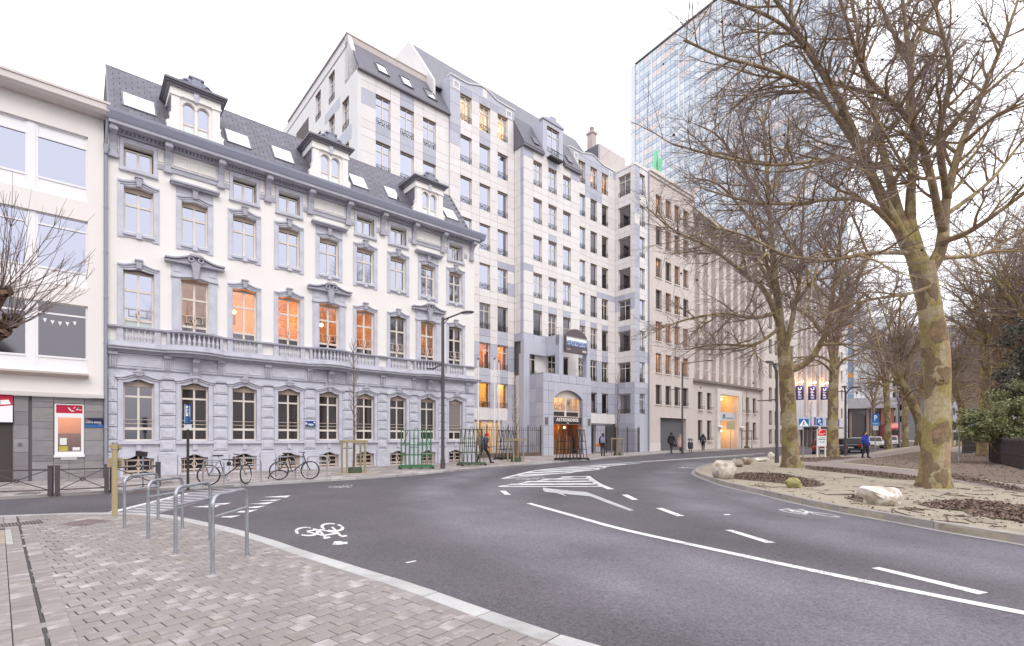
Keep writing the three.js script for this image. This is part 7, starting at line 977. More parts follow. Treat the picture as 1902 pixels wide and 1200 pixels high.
{
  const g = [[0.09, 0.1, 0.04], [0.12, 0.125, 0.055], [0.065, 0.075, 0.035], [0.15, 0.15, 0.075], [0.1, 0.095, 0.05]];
  const p = P(1875, 862, PK), lit2 = g.map(c => c.map(x => x * 2.1)); leafMass('evergreen_shrub', 'large glossy evergreen shrub hanging over the iron fence', 'shrub', p, [[0, 2.5, 0, 1.8, 0.62], [2.4, 2.8, 0.4, 1.9, 0.65], [-1.3, 2.0, -0.4, 1.2, 0.6], [1, 3.6, 0.2, 1.6, 0.6], [3.6, 3.9, 0, 2, 0.7], [0.6, 1.6, 0.6, 1.3, 0.6], [-0.2, 1.0, 0.8, 0.7, 0.8]], 42000, 0.105, lit2, 71);  // shrub leaves use an evenly paler version of these greens
  const q = P(1995, 862, PK); leafMass('conifer', 'dark evergreen rising behind the glossy shrub', 'tree', q, [[-1.6, 4.4, -1, 1.5, 0.8], [0, 5.6, -1, 1.9, 0.9], [-0.6, 7.2, -1.2, 1.6, 0.9], [0.9, 8.8, -1, 1.6, 0.9], [3, 7, -1, 2.4, 1]], 26000, 0.13, [[0.07, 0.07, 0.052], [0.1, 0.094, 0.072], [0.13, 0.112, 0.088], [0.06, 0.06, 0.05]], 73);
}
// ================================================================ STREET FURNITURE
const bend = (pts, rad) => { const out = []; pts.forEach((p, i) => { if (i === 0 || i === pts.length - 1) { out.push(p); return; } const a = V().subVectors(pts[i - 1], p), b = V().subVectors(pts[i + 1], p), r = Math.min(rad, a.length() / 2, b.length() / 2); a.normalize(); b.normalize(); for (let k = 0; k <= 6; k++) { const t = k / 6; out.push(p.clone().addScaledVector(a, r * (1 - t) * (1 - t)).addScaledVector(b, r * t * t)); } }); return out; };
function pipe(pts, r, sides = 10) { const T_ = new Tubes(); T_.add(pts, pts.map(() => r), sides); return T_.geo(); }
{ // hoops for bicycles
  const stand = (a, b, h, r, label, group, m) => { const L = a.distanceTo(b), S = thing('bicycle_stand', label, 'bicycle stand', a, Math.atan2(-(b.z - a.z), b.x - a.x), group), s = (b.y - a.y); part('hoop', pipe(bend([V(0, -0.05, 0), V(0, h, 0), V(L, h + s, 0), V(L, s - 0.05, 0)], 0.15), r, 14), m, S, true); part('crossbar', bar(V(0, h * 0.725, 0), V(L, h * 0.725 + s, 0), r * 0.85, 12), m, S); for (const x of [0, L]) part('foot', new THREE.CylinderGeometry(r * 1.5, r * 1.6, 0.012, 16).translate(x, x ? s + 0.006 : 0.006, 0), m, S); };
  const w = (x, d) => V(x, TILT * d + 0.05, -d);
  [[[-6.81, 8.75], 'galvanised bicycle stand next to the yellow sign post'], [[-5.75, 7.87], 'second galvanised bicycle stand from the yellow sign post'], [[-4.67, 6.91], 'third galvanised bicycle stand from the yellow sign post'], [[-3.56, 5.92], 'galvanised bicycle stand at the row end by the kerb']].forEach(([p, l], i) => stand(w(...p), w(p[0] - 0.02 - 0.01 * i, p[1] + 0.86), 0.92, 0.024, l, 'bicycle stands on the corner pavement', M.galv));
  for (const [u0, u1, v, l] of [[377, 416, 902.5, 'bicycle stand with the upright black bicycle whose front wheel is turned'], [447, 485, 895.8, 'empty bicycle stand between the two black bicycles'], [512, 549, 891, 'bicycle stand with the touring bicycle leaning on it'], [571, 607.5, 887, 'empty bicycle stand beside the staked young tree']]) stand(P(u0, v, FP), P(u1, v - 0.6, FP), 0.82, 0.022, l, 'bicycle stands before the town house', M.galv);
}
function bicycle(a, b, label, steer, lean, tour) {
  const L = a.distanceTo(b), S = thing('bicycle', label, 'bicycle', a, Math.atan2(-(b.z - a.z), b.x - a.x), 'bicycles parked before the town house'), R = 0.335, wb = 1.05, m = plain(0.025, 0.022, 0.024, 0.4); S.rotation.order = 'YXZ'; S.rotation.x = lean;
  const wheel = (x, turn) => { const W = new THREE.Group(); W.name = 'wheel'; S.add(W); W.position.set(x, R, 0); W.rotation.y = turn; part('tyre', new THREE.TorusGeometry(R - 0.018, 0.018, 8, 36), M.rubber, W, true); part('rim', new THREE.TorusGeometry(R - 0.045, 0.01, 6, 36), M.chrome, W, true); part('hub', new THREE.CylinderGeometry(0.022, 0.022, 0.09, 10).rotateX(PI / 2), M.chrome, W); part('spokes', Array.from({ length: 18 }, (_, i) => { const t = i / 18 * PI * 2; return bar(V(0.02 * Math.cos(t + 1), 0.02 * Math.sin(t + 1), (i & 1) * 0.03 - 0.015), V((R - 0.05) * Math.cos(t), (R - 0.05) * Math.sin(t), 0), 0.002, 4); }), M.chrome, W).userData.kind = 'stuff'; };
  wheel(0, 0); wheel(wb, steer);
  const bb = V(0.44, 0.29, 0), st = V(0.3, 0.82, 0), ht = V(0.84, 0.83, 0), hb = V(0.89, 0.66, 0), rr = V(0, R, 0);
  part('frame', [bar(bb, st, 0.017), bar(st, ht, 0.016), bar(bb, hb, 0.019), bar(hb, ht, 0.02), bar(rr.clone().setZ(0.05), bb, 0.01), bar(rr.clone().setZ(-0.05), bb, 0.01), bar(rr.clone().setZ(0.05), st, 0.009), bar(rr.clone().setZ(-0.05), st, 0.009)], m, S);
  part('fork', [bar(hb.clone().setZ(0.05), V(wb, R, 0.05), 0.012), bar(hb.clone().setZ(-0.05), V(wb, R, -0.05), 0.012), bar(hb, ht.clone().add(V(-0.03, 0.12, 0)), 0.014)], m, S);
  part('handlebar', [pipe(bend([V(0.7, 1.0, -0.3), V(0.86, 0.98, -0.2), V(0.83, 0.96, 0), V(0.86, 0.98, 0.2), V(0.7, 1.0, 0.3)], 0.06), 0.012, 8)], m, S, true); part('saddle', slab([[-0.14, 0], [-0.06, 0.07], [0.1, 0.05], [0.16, 0.015], [0.16, -0.015], [0.1, -0.05], [-0.06, -0.07]].reverse().map(p => [p[0], p[1]]), 0, 0.05, [], 0.012).rotateX(-PI / 2).translate(0.25, 0.93, 0), m, S); part('seat_post', bar(st, V(0.27, 0.93, 0), 0.013), M.chrome, S);
  part('crank', [new THREE.TorusGeometry(0.085, 0.012, 6, 20).translate(bb.x, bb.y, 0.06), bar(bb.clone().setZ(0.08), bb.clone().add(V(0.1, -0.14, 0.08)), 0.011), bar(bb.clone().setZ(-0.08), bb.clone().add(V(-0.1, 0.14, -0.08)), 0.011), box(bb.x + 0.05, bb.x + 0.15, bb.y - 0.15, bb.y - 0.13, 0.08, 0.17)], M.chrome, S);
  part('rack', [bar(V(-0.2, 0.72, 0.05), V(0.24, 0.74, 0.05), 0.008), bar(V(-0.2, 0.72, -0.05), V(0.24, 0.74, -0.05), 0.008), bar(V(-0.12, 0.72, 0.05), V(0, R, 0.06), 0.006), bar(V(-0.12, 0.72, -0.05), V(0, R, -0.06), 0.006)], m, S);
  if (tour) part('mudguard', new THREE.TorusGeometry(R + 0.02, 0.02, 6, 20, 2.3).rotateZ(0.7), m, S, true); else part('lock', [new THREE.TorusGeometry(0.09, 0.014, 6, 16).rotateY(0.6).translate(0.62, 0.72, 0.04), box(0.5, 0.62, 0.62, 0.74, -0.03, 0.03)], m, S);
}
bicycle(P(387.5, 902, FP), P(437, 900, FP), 'black upright bicycle with its front wheel turned sideways', 1.05, -0.05, false);
bicycle(P(518, 891.5, FP), P(564, 890.5, FP), 'black touring bicycle with rear mudguard and rack', -0.1, -0.04, true);
{ // crossed barriers at the kerb
  const m = plain(0.09, 0.07, 0.078, 0.5), barrier = (a, b, label) => { const L = a.distanceTo(b), S = thing('barrier', label, 'barrier', a, Math.atan2(-(b.z - a.z), b.x - a.x), 'crossed metal barriers along the pavement'), h = 0.72, s = b.y - a.y; for (const x of [0, L]) part('post', [box(x - 0.05, x + 0.05, -0.05, h + 0.04, -0.05, 0.05), box(x - 0.055, x + 0.055, h + 0.04, h + 0.06, -0.055, 0.055)], m, S); part('top_rail', beam(V(0.05, h - 0.06, 0), V(L - 0.05, h - 0.06 + s, 0), 0.035, 0.035), m, S); part('bottom_rail', beam(V(0.05, 0.1, 0), V(L - 0.05, 0.1 + s, 0), 0.03, 0.03), m, S); part('brace', beam(V(0.05, 0.1, 0.005), V(L - 0.05, h - 0.06 + s, 0.005), 0.022, 0.022), m, S); part('brace', beam(V(0.05, h - 0.06, -0.005), V(L - 0.05, 0.1 + s, -0.005), 0.022, 0.022), m, S); part('ring', new THREE.TorusGeometry(0.05, 0.014, 6, 16).translate(L / 2, h / 2 + 0.02, 0), m, S, true); };
  barrier(P(-36, 921.5, FP), P(94, 917, FP), 'crossed metal barrier before the entrance door'); barrier(P(106.5, 916.5, FP), P(198, 912, FP), 'crossed metal barrier before the red topped window'); barrier(P(209, 911.5, FP), P(293.5, 903.5, FP), 'crossed metal barrier behind the yellow sign post');
}
{ // sign posts on the left
  const b = P(213, 957, 0.05), S = thing('sign_post', 'yellow post with the backs of two signs on the corner', 'sign post', b), m = plain(0.45, 0.36, 0.2, 0.5), d = -b.z, y = v => EYE + (HZ - v) / F * d - b.y, x = u => (u - 213) / F * d; part('post', new THREE.CylinderGeometry(0.05, 0.05, y(824) + 0.1, 16).translate(0, y(824) / 2 - 0.05, 0), m, S); part('post_cap', new THREE.CylinderGeometry(0.053, 0.053, 0.03, 16).translate(0, y(823), 0), M.galv, S);
  part('triangle_sign', slab([[x(197), y(826)], [x(222), y(828)], [x(208), y(849)]], -0.075, -0.06, [], 0.004), m, S); part('plate_sign', slab(rect(x(194), x(223), y(868), y(851)), -0.075, -0.06, [], 0.004), m, S); for (const v of [834, 857, 863]) part('clamp', [new THREE.TorusGeometry(0.054, 0.007, 6, 18).rotateX(PI / 2).translate(0, y(v), 0), box(-0.02, 0.11, y(v) - 0.012, y(v) + 0.012, -0.062, -0.05)], M.galv, S);
  const q = P(349, 905.5, FP), Q = thing('parking_sign', 'dark post with narrow blue sign before the town house', 'sign post', q), dq = -q.z, yq = v => EYE + (HZ - v) / F * dq - q.y; part('post', new THREE.CylinderGeometry(0.038, 0.038, yq(752) + 0.1, 14).translate(0, yq(752) / 2 - 0.05, 0), plain(0.03, 0.035, 0.03, 0.5), Q); const f = textTex(64, 128, '#2a6fc4', c => { c.fillStyle = '#fff'; c.fillRect(8, 10, 48, 70); c.fillStyle = '#2a6fc4'; c.font = 'bold 56px sans-serif'; c.fillText('P', 14, 64); }); const bd = board('sign_face', 0.36, 0.58, 0.02, f, plain(0.4, 0.42, 0.46), Q, V(0.0, yq(771), 0)); bd.rotation.y = 1.72; bd.position.set(0.02, yq(769), 0.05); const b2 = board('sub_plate', 0.2, 0.16, 0.02, plain(0.7, 0.7, 0.74), plain(0.5, 0.5, 0.55), Q, V(0.03, yq(793), 0.05)); b2.rotation.y = 0.4;
  const e = P(265.5, 906, FP), E = thing('small_sign_post', 'grey post with a small dark board behind the barrier', 'sign post', e), de = -e.z, ye = v => EYE + (HZ - v) / F * de - e.y; part('post', new THREE.CylinderGeometry(0.025, 0.025, ye(841) + 0.1, 10).translate(0, ye(841) / 2 - 0.05, 0), plain(0.25, 0.25, 0.29, 0.5), E); const s2 = board('dark_board', 0.3, 0.15, 0.03, plain(0.03, 0.025, 0.03, 0.4), plain(0.35, 0.03, 0.04), E, V(-0.02, ye(843), 0.03)); s2.rotation.z = -0.15; s2.rotation.y = 0.5;
}
function lampPost(u, v, vTop, label, arm, low, lift = FP) {           // arm: [du, dv, head length px] towards the street
  const b = P(u, v, lift), d = -b.z, S = thing('lamp_post', label, 'lamp post', b, 0, 'street lamps'), y = q => EYE + (HZ - q) / F * d - b.y, x = q => q / F * d, h = y(vTop), m = M.pole;
  part('pole', new THREE.CylinderGeometry(0.075, 0.09, h + 0.1, 8).translate(0, h / 2 - 0.05, 0), m, S); part('base', new THREE.CylinderGeometry(0.115, 0.12, 0.5, 8).translate(0, 0.2, 0), m, S);
  for (const [du, dv, dz, hl] of arm) { const e = V(x(du), h + x(-dv), dz), s = V(0, h - 0.12, 0), dir = V().subVectors(e, s).normalize(), ang = Math.atan2(-e.z, e.x); part('arm', [beam(s, e, 0.07, 0.09), beam(V(0, h - 0.35, 0), s.clone().lerp(e, 0.35), 0.04, 0.05)], m, S); const hd = part('lamp_head', new THREE.SphereGeometry(1, 20, 10).scale(hl, 0.075, hl * 0.45), m, S); hd.position.copy(e).addScaledVector(V(Math.cos(ang), 0, -Math.sin(ang)), hl * 0.8); hd.rotation.y = ang; part('lens', new THREE.CylinderGeometry(0.3, 0.3, 0.02, 20).scale(hl * 2.2, 1, hl).translate(0, -0.065, 0), plain(0.5, 0.5, 0.52, 0.3), hd); }
  if (low) part('low_arm', [beam(V(0, y(low[0]), 0), V(x(low[1]), y(low[2]), -0.6), 0.05, 0.05), box(x(low[1]) - 0.28, x(low[1]) + 0.05, y(low[2]) - 0.02, y(low[2]) + 0.03, -0.72, -0.5)], m, S);
}
lampPost(822.5, 870.5, 590, 'tall lamp post with oval head before the end of the town house', [[36, -6, 0.3, 0.36]], [676, -22, 682]);
lampPost(1267.5, 841.5, 673, 'lamp post with flat arm before the garage door', [[44, -2.5, 0.2, 0.3]], [722, -18, 723]);
lampPost(1443, 859.5, 688, 'double armed lamp post beside the small white boulder', [[-12, -14, 0.2, 0.35], [6, -14, -0.4, 0.35]], [742, -16, 743], PK);
lampPost(1570.5, 846.5, 728, 'lamp post beside the parked dark cars', [[-8, -8, 0.4, 0.4], [8, -8, 0.2, 0.35]], [727, -24, 727], PK);
lampPost(1670, 831.5, 745, 'lamp post behind the white car by the red lorry', [[-10, -7, 0.5, 0.4], [6, -6, 0.2, 0.35]], null, PK);
lampPost(1620.5, 826, 742, 'far slim lamp post behind the parking sign', [[20, -1, 0, 0.4]], null, PK);
{ // racks for sheets of glass, standing empty on the pavement
  const rack = (u0, u1, v, vt, dep, label, c, n) => { const a = P(u0, v, FP), b = P(u1, v - 1.2, FP), L = a.distanceTo(b), S = thing('glass_rack', label, 'rack', a, Math.atan2(-(b.z - a.z), b.x - a.x), 'metal racks on the pavement'), h = (v - vt) / F * -a.z, m = mat(T.stone, { color: c, roughness: 0.6 }), D = dep; for (const z of [0, -D]) part('base_beam', box(-0.05, L + 0.05, 0.06, 0.16, z - 0.04, z + 0.04), m, S); for (const x of [0.02, L * 0.33, L * 0.66, L - 0.02]) part('cross_beam', box(x - 0.04, x + 0.04, 0.04, 0.12, -D - 0.1, 0.1), m, S); for (const x of [0, L]) for (const z of [0.06, -D - 0.06]) part('foot', box(x - 0.06, x + 0.06, 0, 0.07, z - 0.06, z + 0.06), M.iron, S);
    for (let i = 0; i < n; i++) { const x = 0.06 + (L - 0.12) * i / (n - 1); for (const z of [0, -D]) part('upright', beam(V(x, 0.12, z), V(x, h, -D / 2 + (z ? -0.05 : 0.05)), 0.032, 0.032), m, S); } for (const [y, t] of [[h, 0.5], [h * 0.62, 0.69], [h * 0.36, 0.82]]) for (const s of [-1, 1]) part('rail', box(0.02, L - 0.02, y - 0.02, y + 0.02, -D / 2 + s * D * (1 - y / h) / 2 * 0.98 - 0.02 + s * 0.045, -D / 2 + s * D * (1 - y / h) / 2 * 0.98 + 0.02 + s * 0.045), m, S); part('lifting_eye', new THREE.TorusGeometry(0.07, 0.015, 6, 14).translate(L / 2, h + 0.06, -D / 2), m, S, true); for (const x of [L * 0.25, L * 0.75]) part('brace', beam(V(x, h, -D / 2 + 0.06), V(x + (x < L / 2 ? -0.25 : 0.25), h * 0.62, -0.16), 0.025, 0.025), m, S); };
  rack(744, 804, 871.5, 799, 0.6, 'bright green metal rack leaning by the town house', [0.05, 0.2, 0.09], 8); rack(858, 901, 865.5, 797, 0.6, 'dull olive metal rack beside the corner of the town house', [0.1, 0.13, 0.07], 6); rack(931, 966, 854.5, 800, 0.8, 'black metal rack behind the staked young tree', [0.025, 0.025, 0.025], 6); rack(1043, 1092, 856, 798, 0.8, 'black metal rack before the office doorway', [0.03, 0.026, 0.028], 8);
}
{ // iron fences and gate of the office block, fences of the park
  const fence = (a, b, h, step, label, m, name = 'iron_fence', tall = []) => { const L = a.distanceTo(b), s = b.y - a.y, S = thing(name, label, 'fence', a, Math.atan2(-(b.z - a.z), b.x - a.x)); const n = Math.round(L / step), g = mergeGeometries([new THREE.CylinderGeometry(0.014, 0.014, h, 6).translate(0, h / 2, 0).toNonIndexed(), new THREE.ConeGeometry(0.03, 0.16, 6).translate(0, h + 0.07, 0).toNonIndexed()]), gt = mergeGeometries([new THREE.BoxGeometry(0.07, h * 1.06, 0.07).translate(0, h * 0.53, 0).toNonIndexed(), new THREE.ConeGeometry(0.05, 0.2, 6).translate(0, h * 1.06 + 0.1, 0).toNonIndexed()]); for (let i = 0; i <= n; i++) { const big = i % 9 === 0 || i === n, o = add(new THREE.Mesh(big ? gt : g, m), big ? 'post' : 'bar', S); o.position.set(L * i / n, s * i / n, 0); } for (const y of [0.12, h * 0.5 - (h > 1.6 ? 0.3 : 0), h * 0.93]) part('rail', beam(V(0, y, 0), V(L, y + s, 0), 0.025, 0.04), m, S); return S; };
  const q = (s, n) => { const p = fac(s, n); return V(p.x, gy(p.x, p.z) + FP, p.z); }, im = plain(0.045, 0.033, 0.036, 0.5);
  fence(q(19.4, -3.9), q(26.7, -3.75), 2.15, 0.22, 'spiked iron fence between town house and entrance block', im); fence(q(33.0, -3.7), q(36.2, -3.7), 2.15, 0.22, 'open iron gate beside the entrance block', im, 'iron_gate'); fence(q(36.3, -3.7), q(40.0, -3.75), 2.15, 0.2, 'spiked iron fence before the covered passage', im);
  part('fence_base', box(0, 7.3, -0.02, 0.3, -0.1, 0.1), mat(T.stone, { color: [0.16, 0.12, 0.1] }), scene.getObjectByName('iron_fence'));
  fence(P(1788, 843, PK), P(1832, 839, PK), 1.35, 0.13, 'low iron railing between the trees beyond the blank panel', im, 'park_railing'); fence(P(1838, 858, PK), P(1905, 874, PK), 1.3, 0.11, 'dark iron railing under the evergreen shrub', im, 'park_railing'); fence(P(1905, 874, PK), P(2010, 893, PK), 1.3, 0.11, 'dark iron railing continuing beyond the evergreen shrub', im, 'park_railing');
  for (const [u, v, t, l] of [[888, 852, 668, 'white flagpole nearest the town house'], [918.5, 850, 668, 'middle white flagpole before the lit windows'], [926.5, 849.5, 673, 'white flagpole nearest the entrance block']]) { const s = sOf(u, -4.6), p = q(s, -4.6), h = EYE + (HZ - t) / F * -p.z - p.y, S = thing('flagpole', l, 'flagpole', p, 0, 'white flagpoles'); part('pole', new THREE.CylinderGeometry(0.045, 0.065, h, 12).translate(0, h / 2, 0), plain(0.85, 0.84, 0.85, 0.4), S); part('finial', new THREE.CylinderGeometry(0.08, 0.06, 0.12, 12).translate(0, h + 0.05, 0), plain(0.2, 0.18, 0.2, 0.4), S); }
}
{ // name board over the doorway and the picture panel above it
  const f = textTex(512, 100, '#2a2024', c => { c.fillStyle = '#fffaf4'; c.font = 'bold 62px sans-serif'; c.textAlign = 'center'; c.fillText('ASTRONOMIE', 256, 60, 430); c.font = 'bold 30px sans-serif'; c.fillText('14', 256, 92); c.strokeStyle = '#c9a9a4'; c.lineWidth = 3; c.strokeRect(4, 4, 504, 92); c.beginPath(); c.moveTo(40, 6); c.lineTo(26, 34); c.lineTo(40, 60); c.lineTo(40, 94); c.moveTo(472, 6); c.lineTo(486, 34); c.lineTo(472, 60); c.lineTo(472, 94); c.stroke(); });
  const b = board('name_board', 3.46, 0.62, 0.12, f, plain(0.05, 0.04, 0.045), scene, fac(29.8, -3.63 - 0.12, 3.12)); b.rotation.y = TH; tag(b, 'dark name board with white lettering over the office doorway', 'sign');
  const S = thing('picture_panel', 'dark arched panel with a pale blue picture on the loggia', 'sign', fac(30.55, -3.45, 0), TH); const o = [[-1.35, 8.75], [1.35, 8.75], [1.35, 10.1], ...Array.from({ length: 13 }, (_, i) => { const t = PI * (0.12 + 0.76 * i / 12); return [1.45 * Math.cos(t), 9.72 + 1.05 * Math.sin(t)]; }), [-1.35, 10.1]]; part('panel', slab(o, -0.12, 0.08, [], 0.01), plain(0.115, 0.085, 0.1, 0.5), S);
  const pf = textTex(512, 150, '#5b5f80', (c, w, h) => { const gr = c.createLinearGradient(0, 0, 0, 150); c.fillStyle = '#f4fbfb'; c.fillRect(0, 0, w, 46); c.fillStyle = '#a9c2e6'; c.fillRect(0, 46, w, 26); c.fillStyle = '#7d99cc'; const r = rng(4); for (let i = 0; i < 260; i++) { c.fillStyle = ['#8fa9d6', '#5e79b4', '#c4d4ee', '#56587c'][Math.floor(r() * 4)]; c.fillRect(r() * w, 44 + r() * 80, 4 + r() * 16, 4 + r() * 12); } c.fillStyle = '#f6f6fa'; for (let i = 0; i < 7; i++) c.fillRect(120 + i * 50 + r() * 16, 104 + r() * 26, 12, 8); });
  board('picture', 2.5, 0.72, 0.02, pf, plain(0.3, 0.3, 0.35), S, V(0, 9.62, 0.09)); part('picture_rail', box(-1.33, 1.33, 10.0, 10.05, 0.08, 0.12), plain(0.5, 0.48, 0.5), S); part('panel_logo', box(-1.2, -0.8, 8.95, 9.1, 0.08, 0.095), plain(0.35, 0.3, 0.22), S); part('panel_logo', box(0.7, 1.2, 8.9, 9.08, 0.08, 0.095), plain(0.55, 0.52, 0.5), S);
}
{ // litter bin, road signs, notice board
  const p = P(1282.5, 841, FP), S = thing('litter_bin', 'dark hooded litter bin on two legs by the garage', 'litter bin', p), m = plain(0.06, 0.058, 0.065, 0.5); for (const x of [-0.1, 0.1]) part('leg', box(x - 0.025, x + 0.025, 0, 1.15, -0.03, 0.03), m, S); part('body', new THREE.LatheGeometry([[0, 0.35], [0.2, 0.36], [0.24, 0.46], [0.25, 0.95], [0.22, 0.97], [0.21, 0.5], [0, 0.48]].map(q => new THREE.Vector2(...q)), 18), m, S); part('hood', new THREE.SphereGeometry(0.27, 18, 8, 0, PI * 2, 0, PI / 2).scale(1, 0.8, 1).translate(0, 1.13, 0), plain(0.1, 0.1, 0.12, 0.3), S);
  const post = (u, v, vt, label, faces, m = plain(0.35, 0.28, 0.2, 0.6), r = 0.035) => { const b = P(u, v, PK), d = -b.z, S = thing('road_sign', label, 'sign', b), y = q => EYE + (HZ - q) / F * d - b.y; part('post', new THREE.CylinderGeometry(r, r, y(vt) + 0.1, 12).translate(0, y(vt) / 2 - 0.05, 0), m, S); for (const [n, w, v0, v1, f] of faces) board(n, w, y(v0) - y(v1), 0.02, f, M.galv, S, V(0, (y(v0) + y(v1)) / 2, 0.06)); return S; };
  const cross = textTex(128, 112, '#1767b8', c => { c.strokeStyle = '#dfe8f2'; c.lineWidth = 5; c.strokeRect(3, 3, 122, 106); c.fillStyle = '#fff'; c.beginPath(); c.moveTo(64, 14); c.lineTo(120, 100); c.lineTo(8, 100); c.fill(); c.strokeStyle = '#1d1512'; c.fillStyle = '#1d1512'; c.lineWidth = 7; c.beginPath(); c.arc(64, 44, 6, 0, 7); c.fill(); c.beginPath(); c.moveTo(64, 50); c.lineTo(63, 72); c.lineTo(48, 94); c.moveTo(63, 72); c.lineTo(80, 94); c.moveTo(48, 66); c.lineTo(64, 54); c.lineTo(80, 68); c.stroke(); });
  const pk = textTex(128, 160, '#1767b8', c => { c.fillStyle = '#fff'; c.font = 'bold 110px sans-serif'; c.fillText('P', 26, 104); c.fillRect(70, 112, 34, 30); c.fillStyle = '#1767b8'; c.font = 'bold 22px sans-serif'; c.fillText('f', 82, 136); }), pk2 = textTex(128, 110, '#1767b8', c => { c.fillStyle = '#fff'; c.font = 'bold 100px sans-serif'; c.fillText('P', 34, 92); }), sub = textTex(128, 50, '#1d7bc4', c => { c.strokeStyle = '#fff'; c.strokeRect(2, 2, 124, 46); c.fillStyle = '#fff'; for (let i = 0; i < 8; i++) c.fillRect(24 + i * 10, 19 + (i % 3) * 2, 6, 12 - (i % 2) * 3); });
  post(1492, 852, 778, 'blue pedestrian crossing sign on a wooden post', [['sign_face', 0.75, 777, 793, cross]]); post(1521.5, 848, 778, 'blue parking sign behind the white information board', [['sign_face', 0.46, 777.5, 790.5, pk], ['sub_plate', 0.18, 791, 797, plain(0.6, 0.6, 0.62)]]); post(1625.5, 838, 770, 'blue parking sign with sub plate beside the white car', [['sign_face', 0.78, 769, 783, pk2], ['sub_plate', 0.9, 783.6, 790.5, sub], ['paper', 0.55, 791, 799, plain(0.66, 0.64, 0.64)]]);
  { const S = post(1781.5, 858, 787, 'pale grey post with a blank tilted panel', [], plain(0.5, 0.52, 0.58, 0.4), 0.04), b = board('blank_panel', 0.6, 0.5, 0.015, plain(0.25, 0.25, 0.28, 0.5), M.galv, S, V(0, 1.52, -0.06)); }
  { const b = P(1357, 836.5, FP), S = thing('direction_sign', 'back of a tan direction sign on a slim pole by the entrance', 'sign', b), d = -b.z; const y = q => EYE + (HZ - q) / F * d - b.y; part('post', new THREE.CylinderGeometry(0.035, 0.035, y(783), 10).translate(0, y(783) / 2, 0), plain(0.4, 0.36, 0.3), S); part('sign_back', box(-0.45, 0.45, y(798), y(784), 0.05, 0.07), plain(0.48, 0.42, 0.28, 0.5), S); }
  { const a = P(1517, 849, PK), d = -a.z, S = thing('information_board', 'white information board with a red panel and curved logo', 'notice board', a), y = q => EYE + (HZ - q) / F * d - a.y, w = 17 / F * d, f = textTex(170, 330, '#eef0f4', c => { c.fillStyle = '#dd2a22'; c.fillRect(8, 8, 154, 122); c.strokeStyle = '#fff'; c.lineWidth = 11; c.beginPath(); c.arc(62, 62, 34, -1.1, -4.6, true); c.quadraticCurveTo(90, 104, 140, 78); c.stroke(); c.fillStyle = '#4a4650'; const rb = rng(3); for (let i = 0; i < 14; i++) c.fillRect(24 + i * 9, 158 + rb() * 5, 5 + rb() * 3, 9 + rb() * 4); for (let i = 0; i < 15; i++) c.fillRect(18 + i * 9, 186 + rb() * 6, 5 + rb() * 4, 12 + rb() * 7); c.fillRect(40, 236, 26, 16); c.fillRect(80, 250, 14, 10); c.fillRect(104, 238, 30, 18); });
    for (const x of [0.05, w - 0.05]) part('post', box(x - 0.04, x + 0.04, -0.05, y(797), -0.04, 0.04), plain(0.8, 0.8, 0.83), S); board('board_face', w, y(797) - y(829), 0.04, f, plain(0.8, 0.8, 0.83), S, V(w / 2, (y(797) + y(829)) / 2, 0.06)); }
}
